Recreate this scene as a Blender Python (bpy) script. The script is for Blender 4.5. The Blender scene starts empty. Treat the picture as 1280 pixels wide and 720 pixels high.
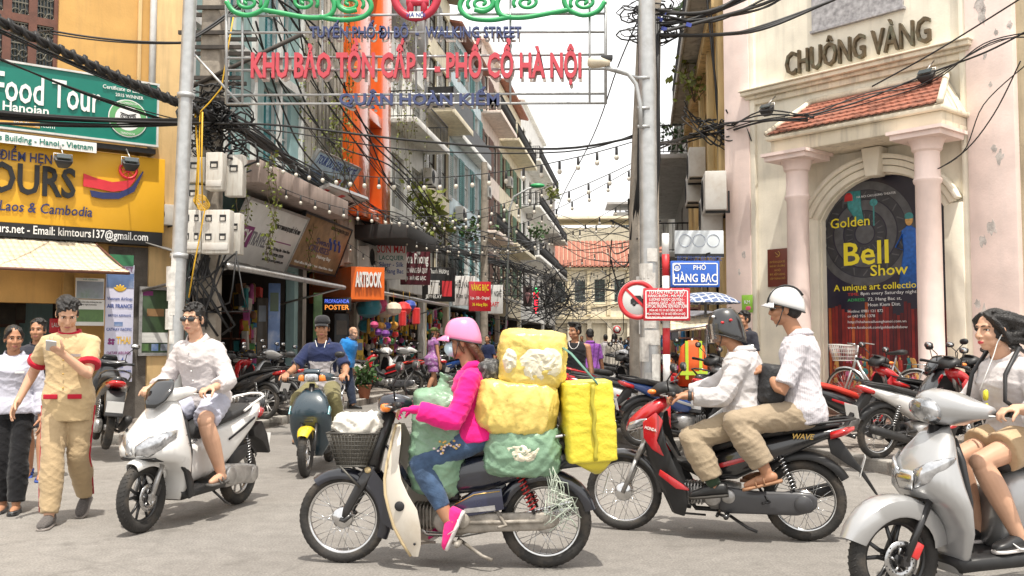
import bpy,bmesh,math,random
import numpy as np
from math import radians,sin,cos,pi
from mathutils import Vector,Matrix,Euler
from mathutils.bvhtree import BVHTree
from mathutils import noise as mnoise
random.seed(7)
SC=bpy.context.scene
COL=SC.collection
V=Vector
FPX,HOR,CAMH=1200.0,428.0,1.35
PITCH=math.atan((HOR-360)/FPX)
camd=bpy.data.cameras.new("camera");cam=bpy.data.objects.new("camera",camd);COL.objects.link(cam)
camd.sensor_width=36;camd.lens=36*FPX/1280
camd.clip_start=.05;camd.clip_end=3000
cam.location=(0,0,CAMH);cam.rotation_euler=(pi/2+PITCH,0,0)
SC.camera=cam
SC.render.resolution_x,SC.render.resolution_y=1280,720
SUN_EL,SUN_AZ=radians(70),radians(164)
world=bpy.data.worlds.new("World");SC.world=world;world.use_nodes=True
nt=world.node_tree;nt.nodes.clear()
wo=nt.nodes.new("ShaderNodeOutputWorld");bg=nt.nodes.new("ShaderNodeBackground")
sky=nt.nodes.new("ShaderNodeTexSky");sky.sky_type='NISHITA';sky.sun_disc=False
sky.sun_elevation=SUN_EL;sky.sun_rotation=SUN_AZ
sky.air_density=1.0;sky.dust_density=6.0;sky.ozone_density=1.0
veil=nt.nodes.new("ShaderNodeMixRGB");veil.inputs[0].default_value=.72
veil.inputs[2].default_value=(15.2,14.9,14.4,1)
nt.links.new(sky.outputs[0],veil.inputs[1]);nt.links.new(veil.outputs[0],bg.inputs[0])
bg.inputs[1].default_value=.10
nt.links.new(bg.outputs[0],wo.inputs[0])
sd=bpy.data.lights.new("sun",'SUN');sd.energy=4.0;sd.angle=radians(.53);sd.color=(1,.94,.84)
sun=bpy.data.objects.new("sun",sd);COL.objects.link(sun)
sdir=V((sin(SUN_AZ)*cos(SUN_EL),cos(SUN_AZ)*cos(SUN_EL),sin(SUN_EL)))
sun.rotation_euler=sdir.to_track_quat('Z','Y').to_euler();sun.location=(0,0,40)
vs=SC.view_settings
vs.view_transform='Standard';vs.look='None';vs.exposure=.42;vs.gamma=1;vs.use_curve_mapping=False
SC.cycles.max_bounces=6;SC.cycles.diffuse_bounces=3;SC.cycles.glossy_bounces=3
SC.cycles.transmission_bounces=4;SC.cycles.transparent_max_bounces=8
SC.cycles.use_denoising=True;SC.cycles.sample_clamp_indirect=6
def P(px,py,Y):
 u,v=(px-640)/FPX,(360-py)/FPX
 dy,dz=cos(PITCH)-sin(PITCH)*v,sin(PITCH)+cos(PITCH)*v
 return V((u/dy*Y,Y,CAMH+dz/dy*Y))
def G(px,py,z=0.):
 a=P(px,py,1.0);t=(z-CAMH)/(a.z-CAMH)
 return V((a.x*t,t,z))
TH=math.atan((800-640)/FPX)
SU,SV=V((sin(TH),cos(TH),0)),V((cos(TH),-sin(TH),0))
def S(u,v,z=0.):return SU*u+SV*v+V((0,0,z))
def su_of(px,v):
 0
 k=(px-640)/FPX
 return v*(k*sin(TH)+cos(TH))/(sin(TH)-k*cos(TH))*-1 if abs(sin(TH)-k*cos(TH))>1e-6 else 1e3
MATS={}
def pm(name,col,rough=.6,metal=0.,var=.12,scale=6.,bump=0.,bscale=60.,coat=0.,stain=None,sscale=1.5,samt=.5,streak=False,alpha=1.,trans=0.,emit=0.,spec=.5,sheen=0.,gen='Object'):
 if name in MATS:return MATS[name]
 m=bpy.data.materials.new(name);m.use_nodes=True;n=m.node_tree;N,L=n.nodes,n.links
 b=N['Principled BSDF']
 c=(*col,1)
 b.inputs['Roughness'].default_value=rough;b.inputs['Metallic'].default_value=metal
 b.inputs['Specular IOR Level'].default_value=spec
 if coat:b.inputs['Coat Weight'].default_value=coat;b.inputs['Coat Roughness'].default_value=.08
 if trans:b.inputs['Transmission Weight'].default_value=trans
 if alpha<1:b.inputs['Alpha'].default_value=alpha
 if emit:b.inputs['Emission Color'].default_value=c;b.inputs['Emission Strength'].default_value=emit
 if sheen:b.inputs['Sheen Weight'].default_value=sheen
 b.inputs['Base Color'].default_value=c
 m.diffuse_color=c
 if not(var or bump or stain):MATS[name]=m;return m
 tc=N.new('ShaderNodeTexCoord')
 src=tc.outputs[gen]
 col_out=None
 if var:
  nz=N.new('ShaderNodeTexNoise');nz.inputs['Scale'].default_value=scale;nz.inputs['Detail'].default_value=5
  L.new(src,nz.inputs['Vector'])
  mr=N.new('ShaderNodeMapRange');mr.inputs[1].default_value=.3;mr.inputs[2].default_value=.7
  mr.inputs[3].default_value=1-var;mr.inputs[4].default_value=1+var*.6
  L.new(nz.outputs[0],mr.inputs[0])
  mx=N.new('ShaderNodeMixRGB');mx.blend_type='MULTIPLY';mx.inputs[0].default_value=1;mx.inputs[1].default_value=c
  L.new(mr.outputs[0],mx.inputs[2]);col_out=mx.outputs[0]
  rr=N.new('ShaderNodeMapRange');rr.inputs[3].default_value=max(.02,rough-.1);rr.inputs[4].default_value=min(1,rough+.1)
  L.new(nz.outputs[0],rr.inputs[0]);L.new(rr.outputs[0],b.inputs['Roughness'])
 if stain:
  n2=N.new('ShaderNodeTexNoise');n2.inputs['Scale'].default_value=sscale;n2.inputs['Detail'].default_value=8
  n2.inputs['Roughness'].default_value=.65
  mp=N.new('ShaderNodeMapping');L.new(src,mp.inputs[0]);L.new(mp.outputs[0],n2.inputs['Vector'])
  if streak:mp.inputs['Scale'].default_value=(5,5,.45)
  r2=N.new('ShaderNodeMapRange');r2.inputs[1].default_value=.5;r2.inputs[2].default_value=.72
  r2.inputs[3].default_value=0;r2.inputs[4].default_value=samt
  L.new(n2.outputs[0],r2.inputs[0])
  m2=N.new('ShaderNodeMixRGB');L.new(r2.outputs[0],m2.inputs[0]);m2.inputs[2].default_value=(*stain,1)
  if col_out:L.new(col_out,m2.inputs[1])
  else:m2.inputs[1].default_value=c
  col_out=m2.outputs[0]
 if col_out:L.new(col_out,b.inputs['Base Color'])
 if bump:
  n3=N.new('ShaderNodeTexNoise');n3.inputs['Scale'].default_value=bscale;n3.inputs['Detail'].default_value=4
  L.new(src,n3.inputs['Vector'])
  bp=N.new('ShaderNodeBump');bp.inputs['Strength'].default_value=bump;bp.inputs['Distance'].default_value=.02
  L.new(n3.outputs[0],bp.inputs['Height']);L.new(bp.outputs[0],b.inputs['Normal'])
 MATS[name]=m
 return m
def paint(name,col,**k):return pm(name,col,rough=k.pop('rough',.3),coat=k.pop('coat',1.),var=k.pop('var',.06),**k)
def cloth(name,col,**k):return pm(name,col,rough=.85,var=k.pop('var',.1),scale=k.pop('scale',9),bump=k.pop('bump',.25),bscale=k.pop('bscale',45),spec=.2,sheen=.15,**k)
class MB:
 def __init__(s):s.v=[];s.f=[];s.m=[];s.s=[];s.M=None;s.mi=0;s.sm=True
 def add(s,vs,fs,smooth=None,mi=None):
  o=len(s.v);M=s.M
  s.v.extend([(M@V(p))if M else V(p)for p in vs])
  sm=s.sm if smooth is None else smooth;mi=s.mi if mi is None else mi
  for f in fs:s.f.append([i+o for i in f]);s.m.append(mi);s.s.append(sm)
  return s
 def box(s,c,d,rot=None,mi=None):
  x,y,z=d[0]/2,d[1]/2,d[2]/2;R=Euler(rot).to_matrix()if rot else None
  vs=[V((a*x,b*y,e*z))for e in(-1,1)for a,b in((-1,-1),(1,-1),(1,1),(-1,1))]
  vs=[(R@q if R else q)+V(c)for q in vs]
  return s.add(vs,[(3,2,1,0),(4,5,6,7),(0,1,5,4),(1,2,6,5),(2,3,7,6),(3,0,4,7)],False,mi)
 def obox(s,o,ax,ay,az,mi=None):
  0
  o,ax,ay,az=V(o),V(ax),V(ay),V(az)
  vs=[o,o+ax,o+ax+ay,o+ay];vs+=[q+az for q in vs]
  fs=[(3,2,1,0),(4,5,6,7),(0,1,5,4),(1,2,6,5),(2,3,7,6),(3,0,4,7)]
  if ax.cross(ay).dot(az)<0:fs=[f[::-1]for f in fs]
  return s.add(vs,fs,False,mi)
 def rings(s,rs,cap=True,closed=False,smooth=None,mi=None):
  n=len(rs[0]);vs=[p for r in rs for p in r];fs=[]
  k=len(rs)
  for i in range(k if closed else k-1):
   j=(i+1)%k
   for a in range(n):
    b=(a+1)%n;fs.append((i*n+a,i*n+b,j*n+b,j*n+a))
  if cap and not closed:fs.append(tuple(range(n))[::-1]);fs.append(tuple(range((k-1)*n,k*n)))
  return s.add(vs,fs,smooth,mi)
 def tube(s,pts,r,n=8,closed=False,cap=True,round_=False,mi=None,smooth=None,flat=1.):
  pts=[V(p)for p in pts];k=len(pts)
  rr=r if isinstance(r,(list,tuple))else[r]*k
  if round_ and not closed:
   np_,nr=[],[]
   d0=(pts[0]-pts[1]).normalized();d1=(pts[-1]-pts[-2]).normalized()
   for a in(90-1,60,30):np_.append(pts[0]+d0*rr[0]*sin(radians(a)));nr.append(rr[0]*cos(radians(a)))
   np_+=pts;nr+=list(rr)
   for a in(30,60,89):np_.append(pts[-1]+d1*rr[-1]*sin(radians(a)));nr.append(rr[-1]*cos(radians(a)))
   pts,rr=np_,nr;k=len(pts)
  rs=[];up=None
  for i in range(k):
   if closed:t=pts[(i+1)%k]-pts[i-1]
   else:t=pts[min(i+1,k-1)]-pts[max(i-1,0)]
   if t.length<1e-9:t=V((0,0,1))
   t.normalize()
   if up is None:up=V((0,0,1))if abs(t.z)<.9 else V((1,0,0))
   a=t.cross(up)
   if a.length<1e-5:a=t.orthogonal()
   a.normalize();b=a.cross(t);up=b
   rs.append([pts[i]+(a*cos(2*pi*q/n)+b*(flat*sin(2*pi*q/n)))*rr[i]for q in range(n)])
  return s.rings(rs,cap,closed,smooth,mi)
 def sweep(s,secs,n=20,p=2.6,cap=True,mi=None,smooth=None):
  0
  rs=[]
  for q in secs:
   c,a,b=V(q[0]),V(q[1]),V(q[2]);e=2/(q[3]if len(q)>3 else p);r=[]
   for i in range(n):
    t=2*pi*i/n;ct,st=cos(t),sin(t)
    r.append(c+a*math.copysign(abs(ct)**e,ct)+b*math.copysign(abs(st)**e,st))
   rs.append(r)
  return s.rings(rs,cap,False,smooth,mi)
 def hull(s,secs,n=20,p=2.8,mi=None,y=0.):
  0
  return s.sweep([((q[0],y,(q[1]+q[2])/2),(0,q[3],0),(0,0,(q[2]-q[1])/2))for q in secs],n,p,mi=mi)
 def lathe(s,prof,n=24,axis='z',c=(0,0,0),mi=None,cap=True,smooth=None):
  rs=[]
  for r,h in prof:
   ring=[]
   for i in range(n):
    t=2*pi*i/n;x,y=r*cos(t),r*sin(t)
    q={'z':(x,y,h),'y':(x,h,y),'x':(h,x,y)}[axis]
    ring.append(V(q)+V(c))
   rs.append(ring)
  return s.rings(rs,cap,False,smooth,mi)
 def ell(s,c,r,rot=None,n=14,m=9,mi=None):
  R=rot if isinstance(rot,Matrix)else(Euler(rot).to_matrix()if rot else None);rs=[]
  for j in range(m+1):
   ph=-pi/2+pi*min(max(j/m,.01),.99)
   ring=[]
   for i in range(n):
    t=2*pi*i/n
    q=V((r[0]*cos(ph)*cos(t),r[1]*cos(ph)*sin(t),r[2]*sin(ph)))
    ring.append((R@q if R else q)+V(c))
   rs.append(ring)
  return s.rings(rs,True,False,None,mi)
 def prism(s,poly,a,b,plane='xz',mi=None,smooth=False):
  0
  f={'xz':lambda u,w,d:(u,d,w),'xy':lambda u,w,d:(u,w,d),'yz':lambda u,w,d:(d,u,w)}[plane]
  n=len(poly);vs=[f(u,w,a)for u,w in poly]+[f(u,w,b)for u,w in poly]
  fs=[tuple(range(n)),tuple(range(2*n-1,n-1,-1))]+[(i,i+n,(i+1)%n+n,(i+1)%n)for i in range(n)]
  return s.add(vs,fs,smooth,mi)
 def quad(s,a,b,c,d,mi=None):return s.add([a,b,c,d],[(0,1,2,3)],False,mi)
 def mesh(s,name,mats,bevel=0.,bseg=2,weld=False,recalc=True):
  me=bpy.data.meshes.new(name)
  me.from_pydata([tuple(p)for p in s.v],[],s.f)
  for m in(mats if isinstance(mats,(list,tuple))else[mats]):me.materials.append(m)
  me.polygons.foreach_set('material_index',s.m);me.polygons.foreach_set('use_smooth',s.s)
  if recalc or bevel or weld:
   bm=bmesh.new();bm.from_mesh(me)
   if weld:bmesh.ops.remove_doubles(bm,verts=bm.verts,dist=1e-4)
   bmesh.ops.recalc_face_normals(bm,faces=bm.faces)
   if bevel:
    es=[e for e in bm.edges if len(e.link_faces)==2 and e.calc_face_angle(0)>radians(35)]
    bmesh.ops.bevel(bm,geom=es,offset=bevel,segments=bseg,affect='EDGES',profile=.5,clamp_overlap=True)
    for f in bm.faces:f.smooth=True
   bm.to_mesh(me);bm.free()
  me.update()
  return me
 def build(s,name,mats,parent=None,bevel=0.,bseg=2,smooth_angle=None,**k):
  me=s.mesh(name,mats,bevel,bseg)
  if smooth_angle or bevel:
   me.set_sharp_from_angle(angle=radians(smooth_angle or 40))if hasattr(me,'set_sharp_from_angle')else None
  return link(name,me,parent,**k)
def link(name,me,parent=None,label=None,cat=None,group=None,kind=None,loc=None):
 o=bpy.data.objects.new(name,me);COL.objects.link(o)
 if parent is not None:o.parent=parent
 if loc is not None:o.location=loc
 if label:o['label']=label
 if cat:o['category']=cat
 if group:o['group']=group
 if kind:o['kind']=kind
 return o
def thing(name,label,cat,loc=(0,0,0),rz=0.,group=None,scale=1.):
 o=link(name,None,None,label,cat,group,None,loc);o.rotation_euler=(0,0,rz);o.scale=(scale,)*3
 o.empty_display_size=.2
 return o
def dup(o,loc=None,rz=None,label=None,group=None,parent=None,scale=None):
 c=o.copy();COL.objects.link(c)
 if parent is not None:c.parent=parent
 if loc is not None:c.location=loc
 if rz is not None:c.rotation_euler=(0,0,rz)
 if label:c['label']=label
 if group:c['group']=group
 if scale:c.scale=(scale,)*3
 for ch in[x for x in list(CH.get(o.name,[]))or list(o.children)]:dup(ch,parent=c)
 return c
CH={}
def text_mb(body,h=.1,ext=.004,bold=0.,align='CENTER',spacing=1.,xs=1.,shear=0.):
 0
 c=bpy.data.curves.new('t','FONT');c.body=body;c.align_x=align;c.size=h/.69
 c.extrude=ext;c.offset=bold*h;c.space_character=spacing;c.shear=shear;c.resolution_u=2
 o=bpy.data.objects.new('t',c)
 me=bpy.data.meshes.new_from_object(o)
 bpy.data.objects.remove(o);bpy.data.curves.remove(c)
 mb=MB();mb.sm=False
 mb.v=[V((v.co.x*xs,v.co.y,v.co.z))for v in me.vertices]
 mb.f=[list(p.vertices)for p in me.polygons];mb.m=[0]*len(mb.f);mb.s=[False]*len(mb.f)
 bpy.data.meshes.remove(me)
 return mb
def lettering(body,mat,parent,org,xdir,h,ydir=(0,0,1),ext=.004,bold=0.,align='CENTER',width=None,shear=0.,name='lettering',spacing=1.,off=0.):
 0
 mb=text_mb(body,h,ext,bold,align,spacing,1.,shear)
 xs=[p.x for p in mb.v]
 if not xs:return None
 w=max(xs)-min(xs);k=width/w if width else 1.
 X,Yv=V(xdir).normalized(),V(ydir).normalized();Z=X.cross(Yv)
 mb.v=[V(org)+X*(p.x*k)+Yv*p.y+Z*(p.z+ext+off)for p in mb.v]
 me=mb.mesh(name,mat,recalc=False)
 return link(name,me,parent)
TMP=bpy.data.scenes.new('scratch')
def remesh(mb,voxel,smooth=4,fac=.6):
 me=mb.mesh('r',[])
 o=bpy.data.objects.new('r',me);TMP.collection.objects.link(o)
 md=o.modifiers.new('r','REMESH');md.mode='VOXEL';md.voxel_size=voxel;md.use_smooth_shade=True
 if smooth:
  s2=o.modifiers.new('s','SMOOTH');s2.factor=fac;s2.iterations=smooth
 TMP.view_layers[0].update();dg=TMP.view_layers[0].depsgraph
 out=bpy.data.meshes.new_from_object(o.evaluated_get(dg),depsgraph=dg)
 bpy.data.objects.remove(o);bpy.data.meshes.remove(me)
 return out
def folds(me,amp=.006,freq=(9,9,14),seed=0.,mask=None):
 n=len(me.vertices);co=np.empty(n*3);me.vertices.foreach_get('co',co);co=co.reshape(-1,3)
 no=np.empty(n*3);me.vertices.foreach_get('normal',no);no=no.reshape(-1,3)
 d=np.empty(n);fx,fy,fz=[q*.75 for q in freq];ns=mnoise.noise
 for i in range(n):
  x,y,z=co[i];h=x+y*.6
  w=ns(V((x*4+seed,y*4,z*4)))*.9
  a=ns(V((h*fx*.5+seed+w,z*fz*1.5+h*fx*.9,y*fy*.35+w)))
  b=ns(V((h*fx*.5-seed,z*fz*1.5-h*fx*.9+w,y*fy*.35+7)))
  r=max(0,1-3.4*abs(a))**1.3+.8*max(0,1-3.4*abs(b))**1.3
  d[i]=r*.75-.3+.35*ns(V((x*5,y*5+seed,z*5)))
 if mask is not None:d*=mask(co)
 co=co+no*(d*amp)[:,None]
 me.vertices.foreach_set('co',co.reshape(-1));me.update()
 #  people
def skin(nm,c):return pm('skin_'+nm,c,rough=.5,var=.08,scale=14,spec=.35)
SKIN=dict(a=skin('warm',(.50,.27,.165)),b=skin('tan',(.40,.20,.115)),c=skin('pale',(.58,.34,.225)))
HAIRM=pm('hair_black',(.012,.010,.009),rough=.42,var=.3,scale=40,bump=.5,bscale=130)
HAIRB=pm('hair_brown',(.10,.035,.014),rough=.42,var=.35,scale=40,bump=.5,bscale=130)
EYEW=pm('eye_white',(.7,.66,.62),rough=.25,var=0);EYED=pm('eye_dark',(.012,.008,.006),rough=.15,var=0)
LIP=pm('lip',(.36,.12,.10),rough=.4,var=.05);LIPR=pm('lip_red',(.50,.05,.06),rough=.35,var=.05)
def ik(a,c,l1,l2,pole):
 d=c-a;L=min(d.length,(l1+l2)*.999);dn=d.normalized()
 x=(l1*l1-l2*l2+L*L)/(2*L);h=math.sqrt(max(0,l1*l1-x*x))
 p=V(pole);p=p-dn*p.dot(dn)
 if p.length<1e-5:p=dn.orthogonal()
 return a+dn*x+p.normalized()*h
def frame(f,up=(0,0,1)):
 f=V(f).normalized();l=V(up).cross(f).normalized();u=f.cross(l)
 return f,l,u
def joints(pel,neck,side,head=None,k=1.,shw=.152,hipw=.085,wrL=None,wrR=None,poleL=None,poleR=None,anL=None,anR=None,kpL=None,kpR=None,tdL=None,tdR=None,elL=None,elR=None,knL=None,knR=None,fwd=None):
 J=dict(pel=V(pel),neck=V(neck));side=V(side).normalized()
 sp=(J['neck']-J['pel']).normalized();J['side']=side;J['sp']=sp
 f=side.cross(sp).normalized()if fwd is None else V(fwd).normalized();J['f']=f
 sh=J['neck']-sp*.085*k
 J['shL'],J['shR']=sh+side*shw*k,sh-side*shw*k
 J['hipL'],J['hipR']=J['pel']+side*hipw*k,J['pel']-side*hipw*k
 J['head']=V(head)if head is not None else J['neck']+V((0,0,.155*k))+f*.03*k
 for q,s in(('L',1),('R',-1)):
  w={'L':wrL,'R':wrR}[q];a={'L':anL,'R':anR}[q]
  pe={'L':poleL,'R':poleR}[q]or(-f*1.0-V((0,0,.5))+side*s*.5)
  w=V(w)if w is not None else J['sh'+q]+V((0,0,-.53*k))+side*s*.06
  e={'L':elL,'R':elR}[q]
  J['wr'+q]=w;J['el'+q]=V(e)if e is not None else ik(J['sh'+q],w,.285*k,.255*k,pe)
  a=V(a);J['an'+q]=a
  kn={'L':knL,'R':knR}[q]
  J['kn'+q]=V(kn)if kn is not None else ik(J['hip'+q],a,.43*k,.42*k,{'L':kpL,'R':kpR}[q]or f)
  td={'L':tdL,'R':tdR}[q];J['td'+q]=V(td).normalized()if td else V((f.x,f.y,0)).normalized()
 J['k']=k
 return J
def shift(J,b):
 for q in list(J):
  if q[:2]in('pe','ne','he','sh','el','wr','hi','kn','an'):J[q]=J[q]-V(b)
 return J
def torso(mb,J,e=0.,female=False,lo=-.12,hi=1.,flare=0.,hk=1.):
 k=J['k'];a,b=J['pel'],J['neck'];side,f=J['side'],J['f']
 prof=[(-.30,.150,.115),(-.12,.150,.115),(-.04,.163,.122),(.08,.163,.12),(.25,.150,.110),(.42,.142,.105),(.6,.155,.112),(.78,.165,.116),(.9,.150,.095),(.965,.115,.075),(1.,.068,.062)]
 if female:prof=[(-.30,.150,.11),(-.12,.150,.115),(-.04,.168,.122),(.08,.168,.118),(.25,.140,.10),(.42,.122,.092),(.6,.138,.108),(.72,.150,.125),(.9,.145,.09),(.965,.10,.07),(1.,.058,.055)]
 secs=[]
 for t,w,d in prof:
  if t<lo-1e-6 or t>hi+1e-6:continue
  ee=e+(flare if t<.2 else 0)
  c=a.lerp(b,t)if t>=0 else a+J['sp']*t*(b-a).length
  o=f*(.012*k*math.sin(max(0,min(1,t))*pi))
  secs.append((c+o,side*(w*k*hk+ee),f*(d*k+ee),2.4))
 mb.sweep(secs,20)
def arm(mb,J,q,e=0.,t=2.,up=True,loose=0.,flat_end=False):
 0
 k=J['k'];s,el,w=J['sh'+q],J['el'+q],J['wr'+q]
 r=lambda x:(.050+(.040-.050)*min(x,1)if x<1 else .040+(.027-.040)*(x-1))*k+e+loose*x
 at=lambda x:s.lerp(el,x)if x<=1 else el.lerp(w,x-1)
 xs=[0,.15,.35,.6,.85,1.0,1.15,1.3,1.6,1.85,2.0]
 xs=[x for x in xs if x<t-.03]+[t]
 pts=[at(x)for x in xs];rr=[r(x)*(1.06 if 1.1<x<1.5 else 1)for x in xs]
 if len(pts)<2:pts=[s,at(t)];rr=[r(0),r(t)]
 mb.tube(pts,rr,14,round_=not flat_end)
 mb.ell(s,(.052*k+e,)*3)
 if up:mb.tube([J['neck']-J['sp']*.05*k,s+J['sp']*.005],[.052*k+e,.046*k+e],12,round_=True)
def leg(mb,J,q,e=0.,t=2.,loose=0.,round_=True,hipk=1.):
 k=J['k'];h,kn,a=J['hip'+q],J['kn'+q],J['an'+q]
 r0,r1,r2=.088*k*hipk,.058*k,.038*k
 bk=(h-kn).normalized()+(a-kn).normalized();bk=(bk.normalized()if bk.length>.05 else-J['f'])*.012*k
 def r(x):
  if x<1:return r0+(r1-r0)*x+e+loose*x
  b=x-1
  return(.056*k+(.010*math.sin(min(1,b/.6)*pi))*k if b<.6 else .056*k+(r2-.056*k)*(b-.6)/.4)+e+loose*x
 def at(x):
  if x<=1:return h.lerp(kn,x)
  return kn.lerp(a,x-1)+bk*math.sin((x-1)*pi)
 xs=[0,.2,.4,.6,.8,.95,1.08,1.2,1.35,1.5,1.7,1.85,2.0]
 xs=[x for x in xs if x<t-.03]+[t]
 mb.tube([at(x)for x in xs],[r(x)for x in xs],16,round_=round_)
 mb.ell(h,(r0+e,)*3)
 if t>1:mb.ell(kn,(r1+e+loose,)*3)
def hand(mb,J,q,d=None,n=None,curl=.35,k=None,spread=.08,thumb=None):
 0
 k=k or J['k'];w=J['wr'+q]
 d=V(d).normalized()if d is not None else(w-J['el'+q]).normalized()
 n=V(n)if n is not None else-J['side']*(1 if q=='L' else-1)
 n=(n-d*n.dot(d)).normalized();s=d.cross(n)
 ts=V(thumb)if thumb is not None else J['f']+V((0,0,.2))
 if s.dot(ts)<0:s=-s
 L=[(.030,.080,.90),(.010,.088,1.),(-.010,.083,.95),(-.029,.072,.78)]
 mb.tube([w-d*.03,w+d*.02],[.027*k,.029*k],10,round_=True)
 for off,base,fl in L:
  kn=w+d*base*k+s*off*k
  mb.tube([w+s*off*.6*k,kn],[.016*k,.0125*k],8,round_=True)
  p,ang=kn,curl*.6
  dd=(d+s*(off*spread*20)).normalized()
  for sl,r in((.042,.0095),(.027,.0085),(.022,.0075)):
   dir_=dd*cos(ang)+n*sin(ang);p2=p+dir_*sl*fl*k
   mb.tube([p,p2],[r*k,r*.92*k],8,round_=True);p=p2;ang+=curl
 b=w+d*.022*k+s*.022*k;td=(d*.55+s*.75+n*.35).normalized()
 p1=b+td*.045*k;td2=(d*.85+s*.25+n*(.35+curl*.4)).normalized();p2=p1+td2*.032*k
 p3=p2+(td2+n*curl*.6).normalized()*.024*k
 mb.tube([b,p1,p2,p3],[.016*k,.0125*k,.0105*k,.008*k],8,round_=True)
def head_mb(mb,H,f,l,u,k,female=False):
 R=Matrix((l,f,u)).transposed()
 A=lambda x,y,z:H+(l*x+f*y+u*z)*k
 def el(x,y,z,rx,ry,rz,tilt=None):mb.ell(A(x,y,z),(rx*k,ry*k,rz*k),R)
 el(0,-.012,.032,.073,.094,.084)
 el(0,.018,-.035,.059 if not female else .056,.068,.078)
 el(0,.040,-.092,.030,.034,.024)
 for s in(1,-1):
  el(s*.036,.045,-.030,.028,.038,.030);el(s*.040,.015,-.070,.022,.045,.026)
  mb.ell(A(s*.074,-.012,-.012),(.009*k,.021*k,.033*k),R)
 mb.tube([A(-.038,.070,.026),A(0,.078,.024),A(.038,.070,.026)],[.011*k,.013*k,.011*k],8,round_=True)
 mb.tube([A(0,.080,.012),A(0,.095,-.014),A(0,.100,-.034)],[.010*k,.0105*k,.0125*k],8,round_=True)
 for s in(1,-1):el(s*.012,.089,-.038,.009,.010,.008)
 mb.tube([A(-.020,.078,-.064),A(0,.086,-.061),A(.020,.078,-.064)],[.007*k,.0095*k,.007*k],8,round_=True)
 mb.tube([A(-.016,.077,-.075),A(0,.084,-.076),A(.016,.077,-.075)],[.007*k,.0095*k,.007*k],8,round_=True)
 return A,R
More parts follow.
